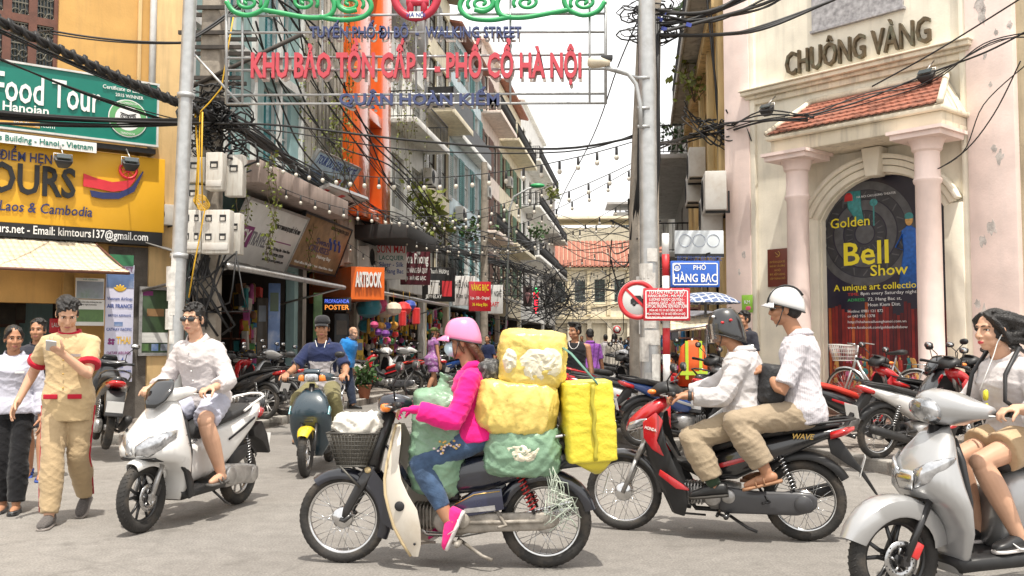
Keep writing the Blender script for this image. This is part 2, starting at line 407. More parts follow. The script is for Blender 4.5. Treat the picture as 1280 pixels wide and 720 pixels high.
def person(label,J,base,face=None,sk='a',hair='short',shirt=None,legs=None,shoes=None,group=None,female=False,res=1.,up=(0,0,1),hL={},hR={},eyes=True,lips=None,hairm=None,headk=1.,cat='person',belly=0.,extra_hair=None):
 base=V(base);J=shift(dict(J),base);k=J['k']
 root=thing('person',label,cat,base,group=group)
 f,l,u=frame(face if face is not None else J['f'],up);hk=k*headk
 H=J['head']
 mb=MB()
 torso(mb,J,-.006,female)
 for q in 'LR':
  arm(mb,J,q);leg(mb,J,q);hand(mb,J,q,**({'L':hL,'R':hR}[q]))
  td=J['td'+q];a=J['an'+q];dn=V((0,0,-1));dn=(dn-td*dn.dot(td)).normalized()
  mb.tube([a-td*.03*k+dn*.04*k,a+td*.07*k+dn*.045*k,a+td*.15*k+dn*.055*k],[.034*k,.034*k,.022*k],10,round_=True)
  mb.tube([a,a+dn*.04*k],[.036*k,.036*k],10,round_=True)
 mb.tube([J['neck']-J['sp']*.05,H+(-f*.015-u*.06)*hk],[.058*k,.052*k],14,round_=True)
 A,R=head_mb(mb,H,f,l,u,hk,female)
 me=remesh(mb,.0055*res,3,.5)
 me.materials.append(SKIN[sk])
 if eyes:
  bv=BVHTree.FromPolygons([v.co for v in me.vertices],[p.vertices for p in me.polygons])
  def on(x,z,d=0.):
   o=A(x,.3,z);h=bv.ray_cast(o,-f)
   return(h[0]if h[0]else A(x,.085,z))+f*d
  for s in(1,-1):
   eb=MB();c=on(s*.031,.001)
   eb.ell(c-f*.004*hk,(.0135*hk,.0075*hk,.0055*hk),R,12,7,mi=0)
   eb.ell(c+f*.0012*hk,(.0058*hk,.0045*hk,.0055*hk),R,10,7,mi=1)
   eb.tube([on(s*x,z,.0015)for x,z in((.016,.0015),(.024,.0065),(.033,.007),(.045,.001))],.0022*hk,6,mi=1)
   eb.tube([on(s*x,z,.001)for x,z in((.013,.021),(.024,.0255),(.036,.0255),(.049,.018))],[.003*hk,.0042*hk,.0036*hk,.0018*hk],6,mi=1)
   eb.ell(on(s*.0085,-.043,-.001),(.004*hk,.003*hk,.0025*hk),R,8,5,mi=1)
   link('eye',eb.mesh('eye',[EYEW,EYED]),root)
  lb=MB()
  for z0,r in((-.0645,.0042),(-.0735,.0048)):
   lb.tube([on(x,z0-abs(x)*.12*(1 if z0>-.07 else-1),.0003)for x in(-.021,-.011,0,.011,.021)],[.0018*hk,r*hk,r*.9*hk,r*hk,.0018*hk],8)
  link('lips',lb.mesh('lips',lips or LIP),root)
 link('body',me,root)
 if hair:
  hb=MB();rnd=random.Random(hash(label)%1000 if False else len(label)*7)
  e2=lambda x,y,z,a,b,c:hb.ell(A(x,y,z),(a*hk,b*hk,c*hk),R)
  if hair in('short','crop','quiff'):
   t=.005 if hair=='crop' else .008
   e2(0,-.024,.043,.073+t,.090+t,.080+t);e2(0,-.055,.0,.066+t,.058+t,.06)
   for s in(1,-1):hb.tube([A(s*.071,.012,.02),A(s*.074,.012,-.012)],[.012*hk,.007*hk],8,round_=True)
   for _ in range(70 if hair!='crop' else 0):
    an=rnd.uniform(-pi,pi);el_=rnd.uniform(.25,1.4);d=V((cos(an)*cos(el_),sin(an)*cos(el_),sin(el_)))
    p=A(d.x*.078,-.024+d.y*.092,.043+d.z*.082)
    tip=p+(l*(d.x*.35+.35)+f*(d.y*.3+.75)+u*(d.z*.25)).normalized()*rnd.uniform(.02,.036)*hk
    hb.tube([p-(tip-p)*.6,p,tip],[.013*hk,.014*hk,.006*hk],7,round_=True)
   if hair=='quiff':
    for x in np.linspace(-.05,.05,9):hb.tube([A(x,.04,.10),A(x*1.05,.075,.118+.01*rnd.random()),A(x*1.1,.07,.135)],[.022*hk,.018*hk,.006*hk],8,round_=True)
  elif hair=='bun':
   e2(0,-.024,.040,.080,.096,.085);e2(0,-.06,.0,.068,.062,.07);e2(0,-.115,.03,.035,.035,.035)
   for s in(1,-1):hb.tube([A(s*.045,.062,.075),A(s*.074,.03,.03),A(s*.078,-.01,-.01)],[.015*hk,.014*hk,.01*hk],8,round_=True)
  elif hair=='long':
   e2(0,-.024,.040,.082,.098,.088)
   for i in range(26):
    x=rnd.uniform(-1,1);y0=rnd.uniform(-.10,.0)
    hb.tube([A(x*.06,-.05+y0*.3,.06),A(x*.084,-.06+y0*.4,-.02),A(x*.08,-.085+y0*.35,-.11),A(x*.085+rnd.uniform(-.02,.02),-.095+y0*.35,-.20-rnd.random()*.06)],[.03*hk,.026*hk,.02*hk,.004*hk],8,round_=True)
  elif hair=='wind':
   e2(0,-.026,.042,.083,.098,.088)
   for i in range(34):
    x=rnd.uniform(-1,1);z0=rnd.uniform(-.06,.09)
    lift=rnd.uniform(-.09,.02)
    hb.tube([A(x*.07,.03,z0+.02),A(x*.085,-.06,z0),A(x*.085,-.14,z0*.7+lift*.6),A(x*.09+rnd.uniform(-.03,.03),-.20-rnd.random()*.07,z0*.5+lift*1.6)],[.012*hk,.024*hk,.02*hk,.003*hk],8,round_=True)
   for i in range(10):
    x=.045+.035*rnd.random()
    for s in(1,-1):hb.tube([A(s*.02,.06,.095),A(s*x,.055,.06),A(s*(x+.02),.02,.01),A(s*.08,-.05,-.05-.03*rnd.random())],[.012*hk,.011*hk,.012*hk,.008*hk],7,round_=True)
  elif hair=='tail':
   for i in range(16):
    x=rnd.uniform(-1,1)
    hb.tube([A(x*.06,-.05,.0),A(x*.065,-.085,-.06),A(x*.05,-.12,-.13),A(x*.035,-.13,-.20-.04*rnd.random())],[.03*hk,.028*hk,.02*hk,.004*hk],8,round_=True)
   for s in(1,-1):hb.tube([A(s*.068,.02,.03),A(s*.074,.0,-.03),A(s*.07,-.02,-.08)],[.013*hk,.012*hk,.006*hk],8,round_=True)
  elif hair=='nape':
   e2(0,-.050,-.005,.073,.066,.07)
   for s in(1,-1):hb.tube([A(s*.07,.01,.03),A(s*.074,.008,-.015)],[.012*hk,.007*hk],8,round_=True)
  if extra_hair:extra_hair(hb,A,hk)
  hm=remesh(hb,.006*res,1,.4);folds(hm,.0035,(55,55,25),rnd.random()*9)
  hm.materials.append(hairm or HAIRM);link('hair',hm,root)
 if shirt:
  s=dict(dict(e=.016,sl=.75,hem=-.12,flare=.012,mat=None,amp=.008,loose=.008,collar=True,seed=1.,name='shirt'),**shirt)
  sb=MB();torso(sb,J,s['e']+belly,female,s['hem'],.985,s['flare'])
  for q in 'LR':
   if s['sl']>0:arm(sb,J,q,s['e']*.8,s['sl'],True,s['loose'],flat_end=True)
   else:sb.tube([J['neck']-J['sp']*.03*k+J['side']*(.05 if q=='L' else-.05)*k,J['sh'+q]*.8+J['neck']*.2-J['sp']*.02],[.05*k,.048*k],12,round_=True)
  sm=remesh(sb,.0085*res,4,.5);folds(sm,s['amp']*.65,(10,10,13),s['seed'])
  sm.materials.append(s['mat']);so=link(s['name'],sm,root)
  nk=J['neck']+J['sp']*.0;ax=(H-nk).normalized()
  if s['collar']:
   cb=MB();n=22
   ring=lambda r,z,dip:[nk+ax*(z-dip*max(0,cos(t))*.03)*k+(J['side']*sin(t)*r+J['f']*cos(t)*r*1.02)*k for t in[2*pi*(i+.5)/n+0 for i in range(n)]]
   rs=[ring(.088,-.018,1.6),ring(.080,.028,1.2),ring(.074,.030,1.2),ring(.080,-.015,1.6)]
   if s['collar']=='fold':rs=[ring(.098,.0,1.8),ring(.080,.036,1.6),ring(.073,.036,1.6),ring(.082,-.015,1.8)]
   cb.rings(rs,False,True)
   link('collar',cb.mesh('collar',s.get('cmat')or s['mat']),root if True else so)
  if s.get('cuff'):
   for q in 'LR':
    a,b=(J['sh'+q],J['el'+q])if s['sl']<=1 else(J['el'+q],J['wr'+q]);t=s['sl']%1.00001
    c=a.lerp(b,t);d=(b-a).normalized();r=.050*k+s['e']+s['loose']
    cb=MB();cb.tube([c-d*.035,c+d*.006],[r,r],16);cm=remesh(cb,.008,1);cm.materials.append(s['cuff']);link('cuff',cm,root)
 if legs:
  s=dict(dict(e=.016,t=1.95,loose=.010,mat=None,amp=.008,seed=3.,name='trousers',hipk=1.),**legs)
  lb=MB();torso(lb,J,.010,female,-.12,.25)
  for q in 'LR':leg(lb,J,q,s['e'],s['t'],s['loose'],False,s['hipk'])
  lm=remesh(lb,.0085*res,4,.5);folds(lm,s['amp']*.65,(10,10,12),s['seed'])
  lm.materials.append(s['mat']);link(s['name'],lm,root)
 if shoes:
  kind,smat,sole=shoes
  for q in 'LR':
   td=J['td'+q];a=J['an'+q];dn=V((0,0,-1));dn=(dn-td*dn.dot(td)).normalized();sd=td.cross(dn)
   s0=a+dn*.088*k
   out=[(-.085,.030),(-.06,.036),(0,.036),(.07,.043),(.13,.045),(.165,.036),(.185,.018)]
   sb=MB()
   sb.sweep([(s0+td*x*k+dn*-.010,sd*(w+.003)*k,dn*.012*k,3)for x,w in out],14)
   so=sb.mesh('sole',sole)
   if kind=='sandal':
    ub=MB()
    for x in(.03,.085):ub.tube([s0+td*x*k+sd*cos(t)*.046*k-dn*(.012+.062*sin(t)*(1-x*3.2))*k for t in np.linspace(0,pi,9)],.012*k,6,flat=.35)
   else:
    ub=MB();hz=[.075,.085,.088,.070,.050,.040,.022]if kind!='pump' else[.05,.05,.03,.028,.034,.032,.018]
    ub.sweep([(s0+td*x*k-dn*(.014+h/2)*k,sd*w*k*.98,dn*h/2*k,2.4)for(x,w),h in zip(out,hz)],16)
    if kind=='lace':
     for i in range(4):ub.tube([s0+td*(.045+i*.022)*k-dn*(.078-i*.008)*k+sd*x*k for x in(-.022,0,.022)],.0045*k,6,mi=1)
   uo=link('shoe',ub.mesh('shoe',[smat,sole]),root);uo.parent=root
   link('sole',so,uo)
 return root,J,A,(f,l,u,hk)
def band(root,name,mat,pts,r,n=8,**k):
 b=MB();b.tube(pts,r,n,**k);return link(name,b.mesh(name,mat),root)
 #  motorbikes
RUB=pm('tyre_rubber',(.028,.026,.024),rough=.8,var=.35,scale=12,bump=.25,bscale=90,stain=(.14,.11,.08),sscale=6,samt=.45)
CHROME=pm('chrome',(.62,.62,.62),rough=.18,metal=1,var=.15,scale=20)
ALU=pm('cast_aluminium',(.46,.45,.44),rough=.42,metal=.85,var=.25,scale=18,bump=.15)
DIRTALU=pm('dirty_aluminium',(.34,.31,.27),rough=.62,metal=.45,var=.35,scale=14,bump=.2,stain=(.10,.075,.05),sscale=9,samt=.7)
BLKP=pm('black_plastic',(.018,.018,.019),rough=.5,var=.3,scale=10,stain=(.06,.055,.05),sscale=5,samt=.35)
SATIN=pm('black_frame_paint',(.02,.019,.02),rough=.35,var=.2,scale=12,coat=.3)
SEATM=pm('seat_vinyl',(.022,.022,.023),rough=.55,var=.2,scale=8,bump=.2,bscale=200)
LENS=pm('clear_lens',(.50,.51,.53),rough=.1,var=.75,scale=16,coat=1,metal=.7)
ORANGE=pm('indicator_orange',(.85,.22,.02),rough=.12,var=.1,coat=1)
REDL=pm('tail_lens_red',(.55,.015,.015),rough=.12,var=.1,coat=1)
DARKG=pm('dark_glass',(.01,.011,.013),rough=.06,var=0,coat=1)
PLATEM=pm('plate_white',(.75,.75,.73),rough=.5,var=.08)
INK=pm('ink_black',(.015,.015,.017),rough=.6,var=0)
REDSPR=pm('spring_red',(.42,.02,.02),rough=.35,var=.1)
DISC=pm('brake_disc_steel',(.5,.5,.5),rough=.28,metal=1,var=.2,scale=30)
REDCAL=paint('caliper_red',(.6,.02,.02))
def wheel(root,x,R,tr,kind='spoke',rim=CHROME,hubm=ALU,tyre_w=1.,disc=False,nsp=32,drum=.06,drum_m=None,side=1,narm=5,spm=CHROME,caliper=None):
 c=V((x,0,R));N=48
 circ=lambda r,y=0.:[c+V((cos(2*pi*i/N)*r,y,sin(2*pi*i/N)*r))for i in range(N)]
 rb=MB();ri=R-tr*2+.004
 rb.lathe([(ri+.010,-.014),(ri,-.016),(ri-.012,-.011),(ri-.014,0),(ri-.012,.011),(ri,.016),(ri+.010,.014)],N,'y',c,cap=False)
 if kind=='spoke':
  hb_w=.03
  rb.lathe([(.002,-.05),(.016,-.05),(.02,-.04),(drum,-.036),(drum+.004,-.03),(drum+.004,.02),(drum,.028),(.035,.032),(.022,.045),(.002,.048)],24,'y',c)
 else:
  rb.lathe([(.002,-.05),(.03,-.05),(.038,-.03),(.038,.03),(.03,.05),(.002,.05)],20,'y',c)
  for i in range(narm):
   a=2*pi*i/narm+.3;d=V((cos(a),0,sin(a)));e=V((-sin(a),0,cos(a)))
   for s in(-1,1):
    rb.tube([c+d*.03+e*s*.012,c+d*(.03+(ri-.03)*.45)+e*s*.018,c+d*(ri-.006)+e*s*.042],[.013,.009,.008],7,flat=1.3)
 w=rb.build('wheel',rim if kind=='spoke' else hubm,root)
 tb=MB();k=[]
 for i in range(13):
  t=2*pi*i/13;k.append((R-tr+cos(t)*tr,sin(t)*tr*tyre_w))
 rs=[[c+V((cos(2*pi*j/N)*r,y,sin(2*pi*j/N)*r))for j in range(N)]for r,y in k]
 tb.rings(rs,False,True)
 for i in range(0,N):
  if R<.2:break
  a=2*pi*i/N;d=V((cos(a),0,sin(a)));e=V((-sin(a),0,cos(a)))
  for s in(-1,1):
   tb.tube([c+d*(R-.0015)+V((0,s*tr*.12,0)),c+d*(R-tr*.28)+e*.02+V((0,s*tr*.72*tyre_w,0))],.0035,4)
 tb.build('tyre',RUB,w)
 if kind=='spoke':
  sb=MB()
  for i in range(nsp):
   a=2*pi*i/nsp;s=1 if i%2 else-1;b=a+(.55 if(i//2)%2 else-.55)
   sb.tube([c+V((cos(b)*drum,s*.028,sin(b)*drum)),c+V((cos(a)*(ri-.01),s*.004,sin(a)*(ri-.01)))],.0021,4)
  sb.build('spokes',spm,w)
 if disc:
  db=MB();y=side*.055;r1=.098
  rs=[[c+V((cos(2*pi*j/36)*r,yy,sin(2*pi*j/36)*r))for j in range(36)]for r,yy in((.055,y-.002),(r1,y-.002),(r1,y+.002),(.055,y+.002))]
  db.rings(rs,False,True,mi=0)
  for i in range(24):
   a=2*pi*i/24;rr=.066+.008*(i%4)
   db.lathe([(.001,side*.0),(.0042,0),(.0042,.0055),(.001,.0055)],7,'y',c+V((cos(a)*rr,y-.0028,sin(a)*rr)),mi=1)
  for i in range(5):
   a=2*pi*i/5;db.tube([c+V((cos(a)*.03,y*.9,sin(a)*.03)),c+V((cos(a+.3)*.06,y,sin(a+.3)*.06))],.007,6,mi=0)
  db.build('brake_disc',[DISC,INK],w)
  cb=MB();cb.box((c.x-.085,y,c.z+.045),(.05,.05,.085),(0,-.5,0))
  cb.build('brake_caliper',caliper or BLKP,root,bevel=.008)
 return w
def mirror(root,x,y,z,tilt=0.,dark=BLKP,up=.17,out=.06):
 s=1 if y>0 else-1
 b=MB();top=V((x-.05,y+s*out,z+up))
 b.tube([(x,y,z),(x+.01,y+s*.01,z+up*.5),top],.0055,7)
 o=b.build('mirror',dark,root)
 m=MB();m.sweep([(top+V((dx,0,.012)),(0,.055*k,0),(.004*k,0,.034*k),2.3)for dx,k in((-.012,.9),(-.008,1.),(.012,.95),(.025,.55))],18)
 m.build('mirror_head',dark,o)
 g=MB();g.sweep([(top+V((dx,0,.012)),(0,.049,0),(0,0,.029),2.3)for dx in(-.0135,-.0125)],18);g.build('mirror_glass',CHROME,o)
def plate(root,c,rx=.35,txt=('29-T1','635.62'),yaw=pi,s=1.):
 0
 b=MB();R=Euler((0,0,0)).to_matrix();n=V((-cos(rx),0,-sin(rx)*.6)).normalized();up=V((0,1,0)).cross(n)*1;c=V(c)
 up=V((0,0,1))-n*n.z;up.normalize();ax=V((0,-1,0))
 b.obox(c-ax*.095*s-up*.07*s,ax*.19*s,up*.14*s,n*.003)
 o=b.build('number_plate',PLATEM,root)
 if txt:
  lettering(txt[0],INK,o,c+n*.0035+up*.01*s,ax,.042*s,up,ext=.0006,bold=.03,width=.13*s)
  lettering(txt[1],INK,o,c+n*.0035-up*.052*s,ax,.042*s,up,ext=.0006,bold=.03,width=.15*s)
 return o
def shock(root,a,b,m=CHROME,r=.022,turns=9,body=SATIN):
 a,b=V(a),V(b);s=MB();s.tube([a,b],r*.45,8,mi=1)
 d=(b-a);x=d.orthogonal().normalized();y=d.normalized().cross(x);n=turns*8
 s.tube([a+d*(.1+.75*i/n)+x*cos(2*pi*i/8)*r+y*sin(2*pi*i/8)*r for i in range(n+1)],r*.2,5,mi=0)
 return s.build('shock_absorber',[m,body],root)
def shell(rows,th,name,mats,root,mirrored=True):
 0
 b=MB()
 n=len(rows[0])
 for sg in((1,-1)if mirrored else(1,)):
  o=[[V((p[0],p[1]*sg,p[2]))for p in r]for r in rows];i_=[[p+V((-th,-th*.4*sg,0))for p in r]for r in o]
  b.rings([oo+ii[::-1]for oo,ii in zip(o,i_)])
 return b.build(name,mats,root,smooth_angle=45)
def fender(root,x,R,a0,a1,w,gap=.02,mats=None,name='front_fender',th=.006,side=.05,steps=14,tail=None):
 b=MB();rs=[]
 for i in range(steps+1):
  t=i/steps;a=radians(a0+(a1-a0)*t);k=1-.35*(abs(t-.5)*2)**3
  rr=R+gap
  prof=[(-w*k,-side),(-w*k*.92,-.012),(-w*k*.6,.006),(0,.012),(w*k*.6,.006),(w*k*.92,-.012),(w*k,-side)]
  out=[V((x+cos(a)*(rr+h),y,R+sin(a)*(rr+h)))for y,h in prof]
  inn=[V((x+cos(a)*(rr+h-th),y*.95,R+sin(a)*(rr+h-th)))for y,h in prof]
  rs.append(out+inn[::-1])
 b.rings(rs)
 return b.build(name,mats,root,smooth_angle=50)
def grips(root,x,z,w=.31,back=.07,m=BLKP,lever=ALU,bar=None):
 b=MB()
 b.tube([(x,-w*.45,z-.01),(x+.0,0,z-.02),(x,w*.45,z-.01)],.011,8)
 o=b.build('handlebar',bar or SATIN,root)
 for s in(1,-1):
  g=MB();g.tube([(x,s*w*.45,z-.01),(x-back,s*w*1.05,z-.005)],[.015,.0165],10,mi=0)
  g.tube([(x-back,s*w*1.05,z-.005),(x-back-.004,s*(w*1.05+.02),z-.005)],[.019,.016],10,mi=0)
  g.build('handlebar_grip',m,root)
  l=MB();l.tube([(x+.02,s*w*.5,z-.012),(x+.045,s*w*.7,z-.018),(x-.02,s*w*1.02,z-.02)],[.007,.006,.005],6);l.build('brake_lever',lever,root)
def underbone(label,style='wave',body=None,accent=None,shieldm=None,inner=None,group=None,lod=0,txt=('29-H1','482.16'),seatm=None,plate_on=True,wheelm=CHROME,cat='motorbike',name='motorbike',alloy=False):
 root=thing(name,label,cat,group=group);dream=style=='dream'
 WB,R,tr=1.25,.275,.032;fx,rx=WB/2,-WB/2;nsp=32 if lod==0 else 18
 shieldm=shieldm or body;inner=inner or BLKP;seatm=seatm or SEATM
 wheel(root,fx,R,tr,'alloy' if alloy else 'spoke',wheelm,DIRTALU if dream else ALU,nsp=nsp,drum=.062)
 wheel(root,rx,R,tr*1.12,'alloy' if alloy else 'spoke',wheelm,DIRTALU if dream else ALU,nsp=nsp,drum=.068)
 b=MB()
 if dream:
  for s in(1,-1):
   b.sweep([((.44,s*.05,.60),(.034,0,.012),(0,.022,0),3),((.50,s*.06,.48),(.031,0,.012),(0,.02,0),3),((.585,s*.064,.33),(.024,0,.01),(0,.017,0),3),((.60,s*.064,.285),(.016,0,.01),(0,.014,0),3)],12)
   b.tube([(.56,s*.066,.30),(.60,s*.07,.265),(.625,s*.066,.275)],.014,8)
  b.sweep([((.33,0,.93),(.035,0,.02),(0,.035,0)),((.42,0,.70),(.05,0,.025),(0,.06,0)),((.465,0,.57),(.07,0,.02),(0,.072,0))],14)
 else:
  for s in(1,-1):
   b.tube([(.45,s*.07,.66),(.52,s*.07,.52)],.021,10);b.tube([(.51,s*.07,.54),(fx-.005,s*.07,.275)],.0165,10)
  b.tube([(.33,0,.95),(.46,0,.62)],.03,10)
  b.box((.455,0,.65),(.05,.18,.03))
 b.build('front_fork',SATIN if dream else ALU,root)
 if dream:
  fender(root,fx,R,-8+60,205,.062,.018,body,side=.045)
  v=MB()
  for s in(1,-1):v.prism([(.52,.55),(.43,.59),(.36,.50),(.30,.36),(.265,.23),(.30,.215),(.365,.26),(.40,.40),(.455,.49)],s*.064,s*.070)
  v.build('fender_valance',body,root,smooth_angle=30)
  l=MB();l.lathe([(.001,.072),(.02,.072),(.02,.078),(.012,.084),(.001,.085)],14,'y',(.455,0,.575));l.build('side_reflector',pm('amber_dusty',(.55,.42,.22),rough=.3,var=.1),root)
 else:fender(root,fx,R,42,178,.058,.022,accent if style=='wave' else body,side=.04)
 if dream:
  H=[(.85,.285,.262,.05),(.80,.29,.25,.10),(.74,.292,.24,.16),(.64,.31,.245,.19),(.54,.322,.225,.205),(.45,.315,.18,.215),(.365,.293,.125,.22),(.26,.262,.105,.215),(.16,.212,.105,.20),(.085,.165,.125,.18)]
  rows=[[(xf+.03 if z>.7 else xf+.012,w*.45,z),(xf+.006,w*.72,z),(xf,w*.9,z),((xf+xr)/2,w*1.0,z),(xr,w*1.0+.004,z)]for z,xf,xr,w in H]
  sh=shell(rows,.006,'leg_shield',shieldm,root)
  e=MB()
  for s in(1,-1):e.tube([(xf+.002,s*w*.93,z)for z,xf,xr,w in H],.0085,8)
  e.build('shield_edge',pm('yellowed_edge',(.52,.41,.24),rough=.5,var=.2),sh)
  h=MB()
  h.lathe([(.001,.222),(.028,.222),(.03,.2195),(.001,.219)],16,'y',(.225,.004,.385));h.lathe([(.001,.21),(.008,.21),(.008,.205),(.001,.205)],10,'y',(.135,.006,.165));h.build('shield_hole',INK,sh)
 else:
  rows=[[(.40,.02,.86),(.37,.06,.86),(.33,.10,.855)],[(.46,.04,.78),(.42,.10,.78),(.33,.15,.77)],[(.47,.06,.66),(.42,.13,.66),(.30,.185,.64)],[(.44,.07,.54),(.39,.15,.53),(.24,.195,.50)],[(.38,.08,.40),(.33,.16,.40),(.17,.20,.37)],[(.32,.08,.27),(.28,.16,.27),(.15,.19,.25)],[(.27,.07,.16),(.24,.14,.16),(.18,.16,.15)]]
  sh=shell(rows,.012,'leg_shield',inner,root)
  for s in(1,-1):
   a=MB()
   a.prism([(.455,.79),(.36,.86),(.31,.80),(.355,.66),(.30,.55),(.39,.60),(.45,.68)],s*.155,s*.172)
   a.prism([(.33,.47),(.20,.39),(.13,.345),(.13,.33),(.22,.34),(.34,.43)],s*.196,s*.208)
   a.build('shield_side_panel',accent,root,bevel=.008)
 c=MB()
 if dream:
  c.sweep([((.395,0,.965),(0,.075,0),(0,0,.05),3),((.37,0,.97),(0,.095,0),(0,0,.062),3),((.30,0,.985),(0,.10,0),(0,0,.055),3),((.235,0,.985),(0,.085,0),(0,0,.035),3),((.20,0,.975),(0,.05,0),(0,0,.02),3)],20)
  c.build('headlight_cowl',body,root)
  d=MB();d.sweep([((.392,0,.967),(0,.07,0),(0,0,.045),3),((.402,0,.967),(0,.06,0),(0,0,.038),3),((.408,0,.967),(0,.03,0),(0,0,.02),3)],18);d.build('headlight',LENS,root)
  for s in(1,-1):
   t=MB();t.sweep([((.34,s*.10,.955),(.035,0,0),(0,0,.028),3),((.335,s*.135,.955),(.03,0,0),(0,0,.024),3),((.33,s*.15,.955),(.012,0,0),(0,0,.012),3)],14);t.build('indicator',ORANGE,root)
 else:
  c.sweep([((.60,0,.735),(0,.035,0),(0,0,.02),2.4),((.565,0,.76),(0,.085,0),(.01,0,.045),2.4),((.50,0,.80),(0,.125,0),(.01,0,.065),2.4),((.42,0,.85),(0,.135,0),(.02,0,.07),2.4),((.35,0,.90),(0,.11,0),(.02,0,.05),2.4),((.30,0,.93),(0,.07,0),(.02,0,.03),2.4)],20)
  c.build('front_cowl',accent,root)
  for s in(1,-1):
   d=MB();d.sweep([((.585,s*.035,.735),(0,.025,0),(0,0,.02),2.2),((.545,s*.085,.755),(.02,.022,0),(0,0,.032),2.2),((.47,s*.125,.785),(.02,.014,0),(0,0,.026),2.2),((.43,s*.137,.80),(.01,.006,0),(0,0,.012),2.2)],14);d.build('headlight',LENS,root)
  d=MB()
  d.sweep([((.42,0,.99),(0,.05,0),(0,0,.03),2.4),((.37,0,1.01),(0,.10,0),(0,0,.05),2.4),((.30,0,1.02),(0,.12,0),(0,0,.06),2.4),((.24,0,1.00),(0,.11,0),(0,0,.05),2.4),((.20,0,.98),(0,.07,0),(0,0,.03),2.4)],18)
  d.build('handlebar_cover',BLKP,root)
  m2=MB();m2.sweep([((.26,0,1.068),(.035,0,-.012),(0,.075,0),3),((.262,0,1.073),(.028,0,-.012),(0,.065,0),3)],16);m2.build('instrument_panel',DARKG,root)
  for s in(1,-1):
   t=MB();t.ell((.40,s*.085,1.0),(.035,.03,.018));t.build('indicator',ORANGE,root)
 grips(root,.275,.99 if dream else 1.0,.30,.06)
 for s in(1,-1):mirror(root,.27,s*.16,1.0,up=.19 if dream else .16,out=.08)
 b=MB()
 b.sweep([((.34,0,.70),(.03,0,.03),(0,.04,0),3),((.22,0,.50),(.04,0,.05),(0,.055,0),3),((.05,0,.44),(.02,0,.065),(0,.07,0),3),((-.10,0,.47),(.0,0,.08),(0,.085,0),3)],14)
 b.build('frame_tunnel',body if dream else inner,root)
 e=MB()
 e.sweep([((.20,0,.30),(0,.055,0),(0,0,.055),4),((.10,0,.295),(0,.065,0),(0,0,.06),4),((.04,0,.29),(0,.07,0),(0,0,.065),4),((.0,0,.285),(0,.11,0),(0,0,.095),3),((-.12,0,.285),(0,.125,0),(0,0,.10),3),((-.20,0,.30),(0,.10,0),(0,0,.07),3)],20)
 for i in range(6):e.sweep([((.06+i*.022,0,.295),(0,.085,0),(0,0,.08),5),((.068+i*.022,0,.295),(0,.085,0),(0,0,.08),5)],16,smooth=False)
 e.lathe([(.002,.13),(.05,.13),(.062,.122),(.065,.09)],20,'y',(-.02,0,.28));e.lathe([(.002,.138),(.04,.138),(.05,.13),(.052,.09)],20,'y',(-.13,0,.29))
 e.build('engine',DIRTALU if dream else ALU,root)
 x_=MB();x_.tube([(.17,-.03,.25),(.12,-.08,.17),(-.1,-.11,.16),(-.3,-.13,.20),(-.36,-.13,.215)],.017,8);x_.tube([(-.34,-.13,.21),(-.40,-.135,.235),(-.85,-.15,.35),(-.88,-.15,.355)],[.03,.045,.047,.03],14)
 x_.build('exhaust',CHROME if dream else BLKP,root)
 cc=MB()
 if dream:
  cc.hull([(-.07,.235,.30,.008),(-.10,.205,.335,.016),(-.36,.225,.335,.018),(-.60,.235,.345,.018),(-.68,.255,.335,.014),(-.71,.28,.31,.006)],18,3,y=.095)
  cc.tube([(-.14,.118,.275),(-.36,.120,.285),(-.62,.120,.295)],[.012,.014,.012],8)
 else:
  cc.hull([(-.06,.20,.33,.01),(-.10,.175,.36,.024),(-.30,.18,.335,.03),(-.58,.185,.345,.03),(-.67,.21,.34,.026),(-.71,.25,.31,.012)],20,3,y=.11)
  cc.lathe([(.001,.147),(.055,.147),(.06,.14),(.06,.12)],20,'y',(-.62,0,.265))
 cc.build('chain_case',DIRTALU if dream else pm('dark_grey_case',(.06,.06,.065),rough=.35,var=.15,coat=.2),root)
 s=MB()
 for sg in(1,-1):
  s.tube([(-.15,sg*.085,.30),(rx,sg*.085,R)],.018,8)
  s.tube([(-.05,sg*.10,.17),(-.12,sg*.2,.165)],.011,8);s.tube([(-.12,sg*.12,.165),(-.12,sg*.245,.17)],.018,8)
  s.tube([(-.33,sg*.10,.36),(-.40,sg*.15,.27),(-.36,sg*.21,.27)],.010,8)
 s.tube([(.03,.10,.155),(.18,.13,.165),(.24,.14,.19)],.008,6)
 s.tube([(-.10,.06,.17),(-.26,.15,.09),(-.32,.16,.07)],.011,7);s.tube([(-.05,-.14,.16),(-.05,.14,.16)],.012,7)
 s.build('swingarm_and_pegs',SATIN if not dream else DIRTALU,root)
 for sg in(1,-1):shock(root,(rx+.06,sg*.115,.335),(rx+.17,sg*.105,.62),REDSPR if dream else CHROME)
 bd=MB()
 if dream:
  bd.hull([(.02,.46,.56,.06),(-.08,.43,.64,.10),(-.25,.45,.68,.115),(-.45,.52,.70,.115),(-.65,.58,.71,.10),(-.82,.60,.70,.07),(-.90,.60,.66,.04)],20,3.2)
  bd.build('body_panel',body,root)
  for sg in(1,-1):
   p=MB();p.prism([(-.075,.37),(-.20,.46),(-.37,.485),(-.385,.36),(-.13,.305)],sg*.114,sg*.128);po=p.build('side_cover',accent,root,bevel=.012)
   t=MB();t.tube([(-.09,sg*.129,.385),(-.205,sg*.129,.445),(-.36,sg*.129,.468)],.0035,5);t.build('gold_stripe',pm('gold_trim',(.55,.36,.12),rough=.35,metal=.6,var=.1),po)
   t=MB();t.prism([(-.15,.335),(-.145,.36),(-.33,.385),(-.335,.355)],sg*.1285,sg*.1305);t.build('badge',ALU,po)
  fender(root,rx,R,165,15,.065,.03,body,'rear_fender',side=.05)
 else:
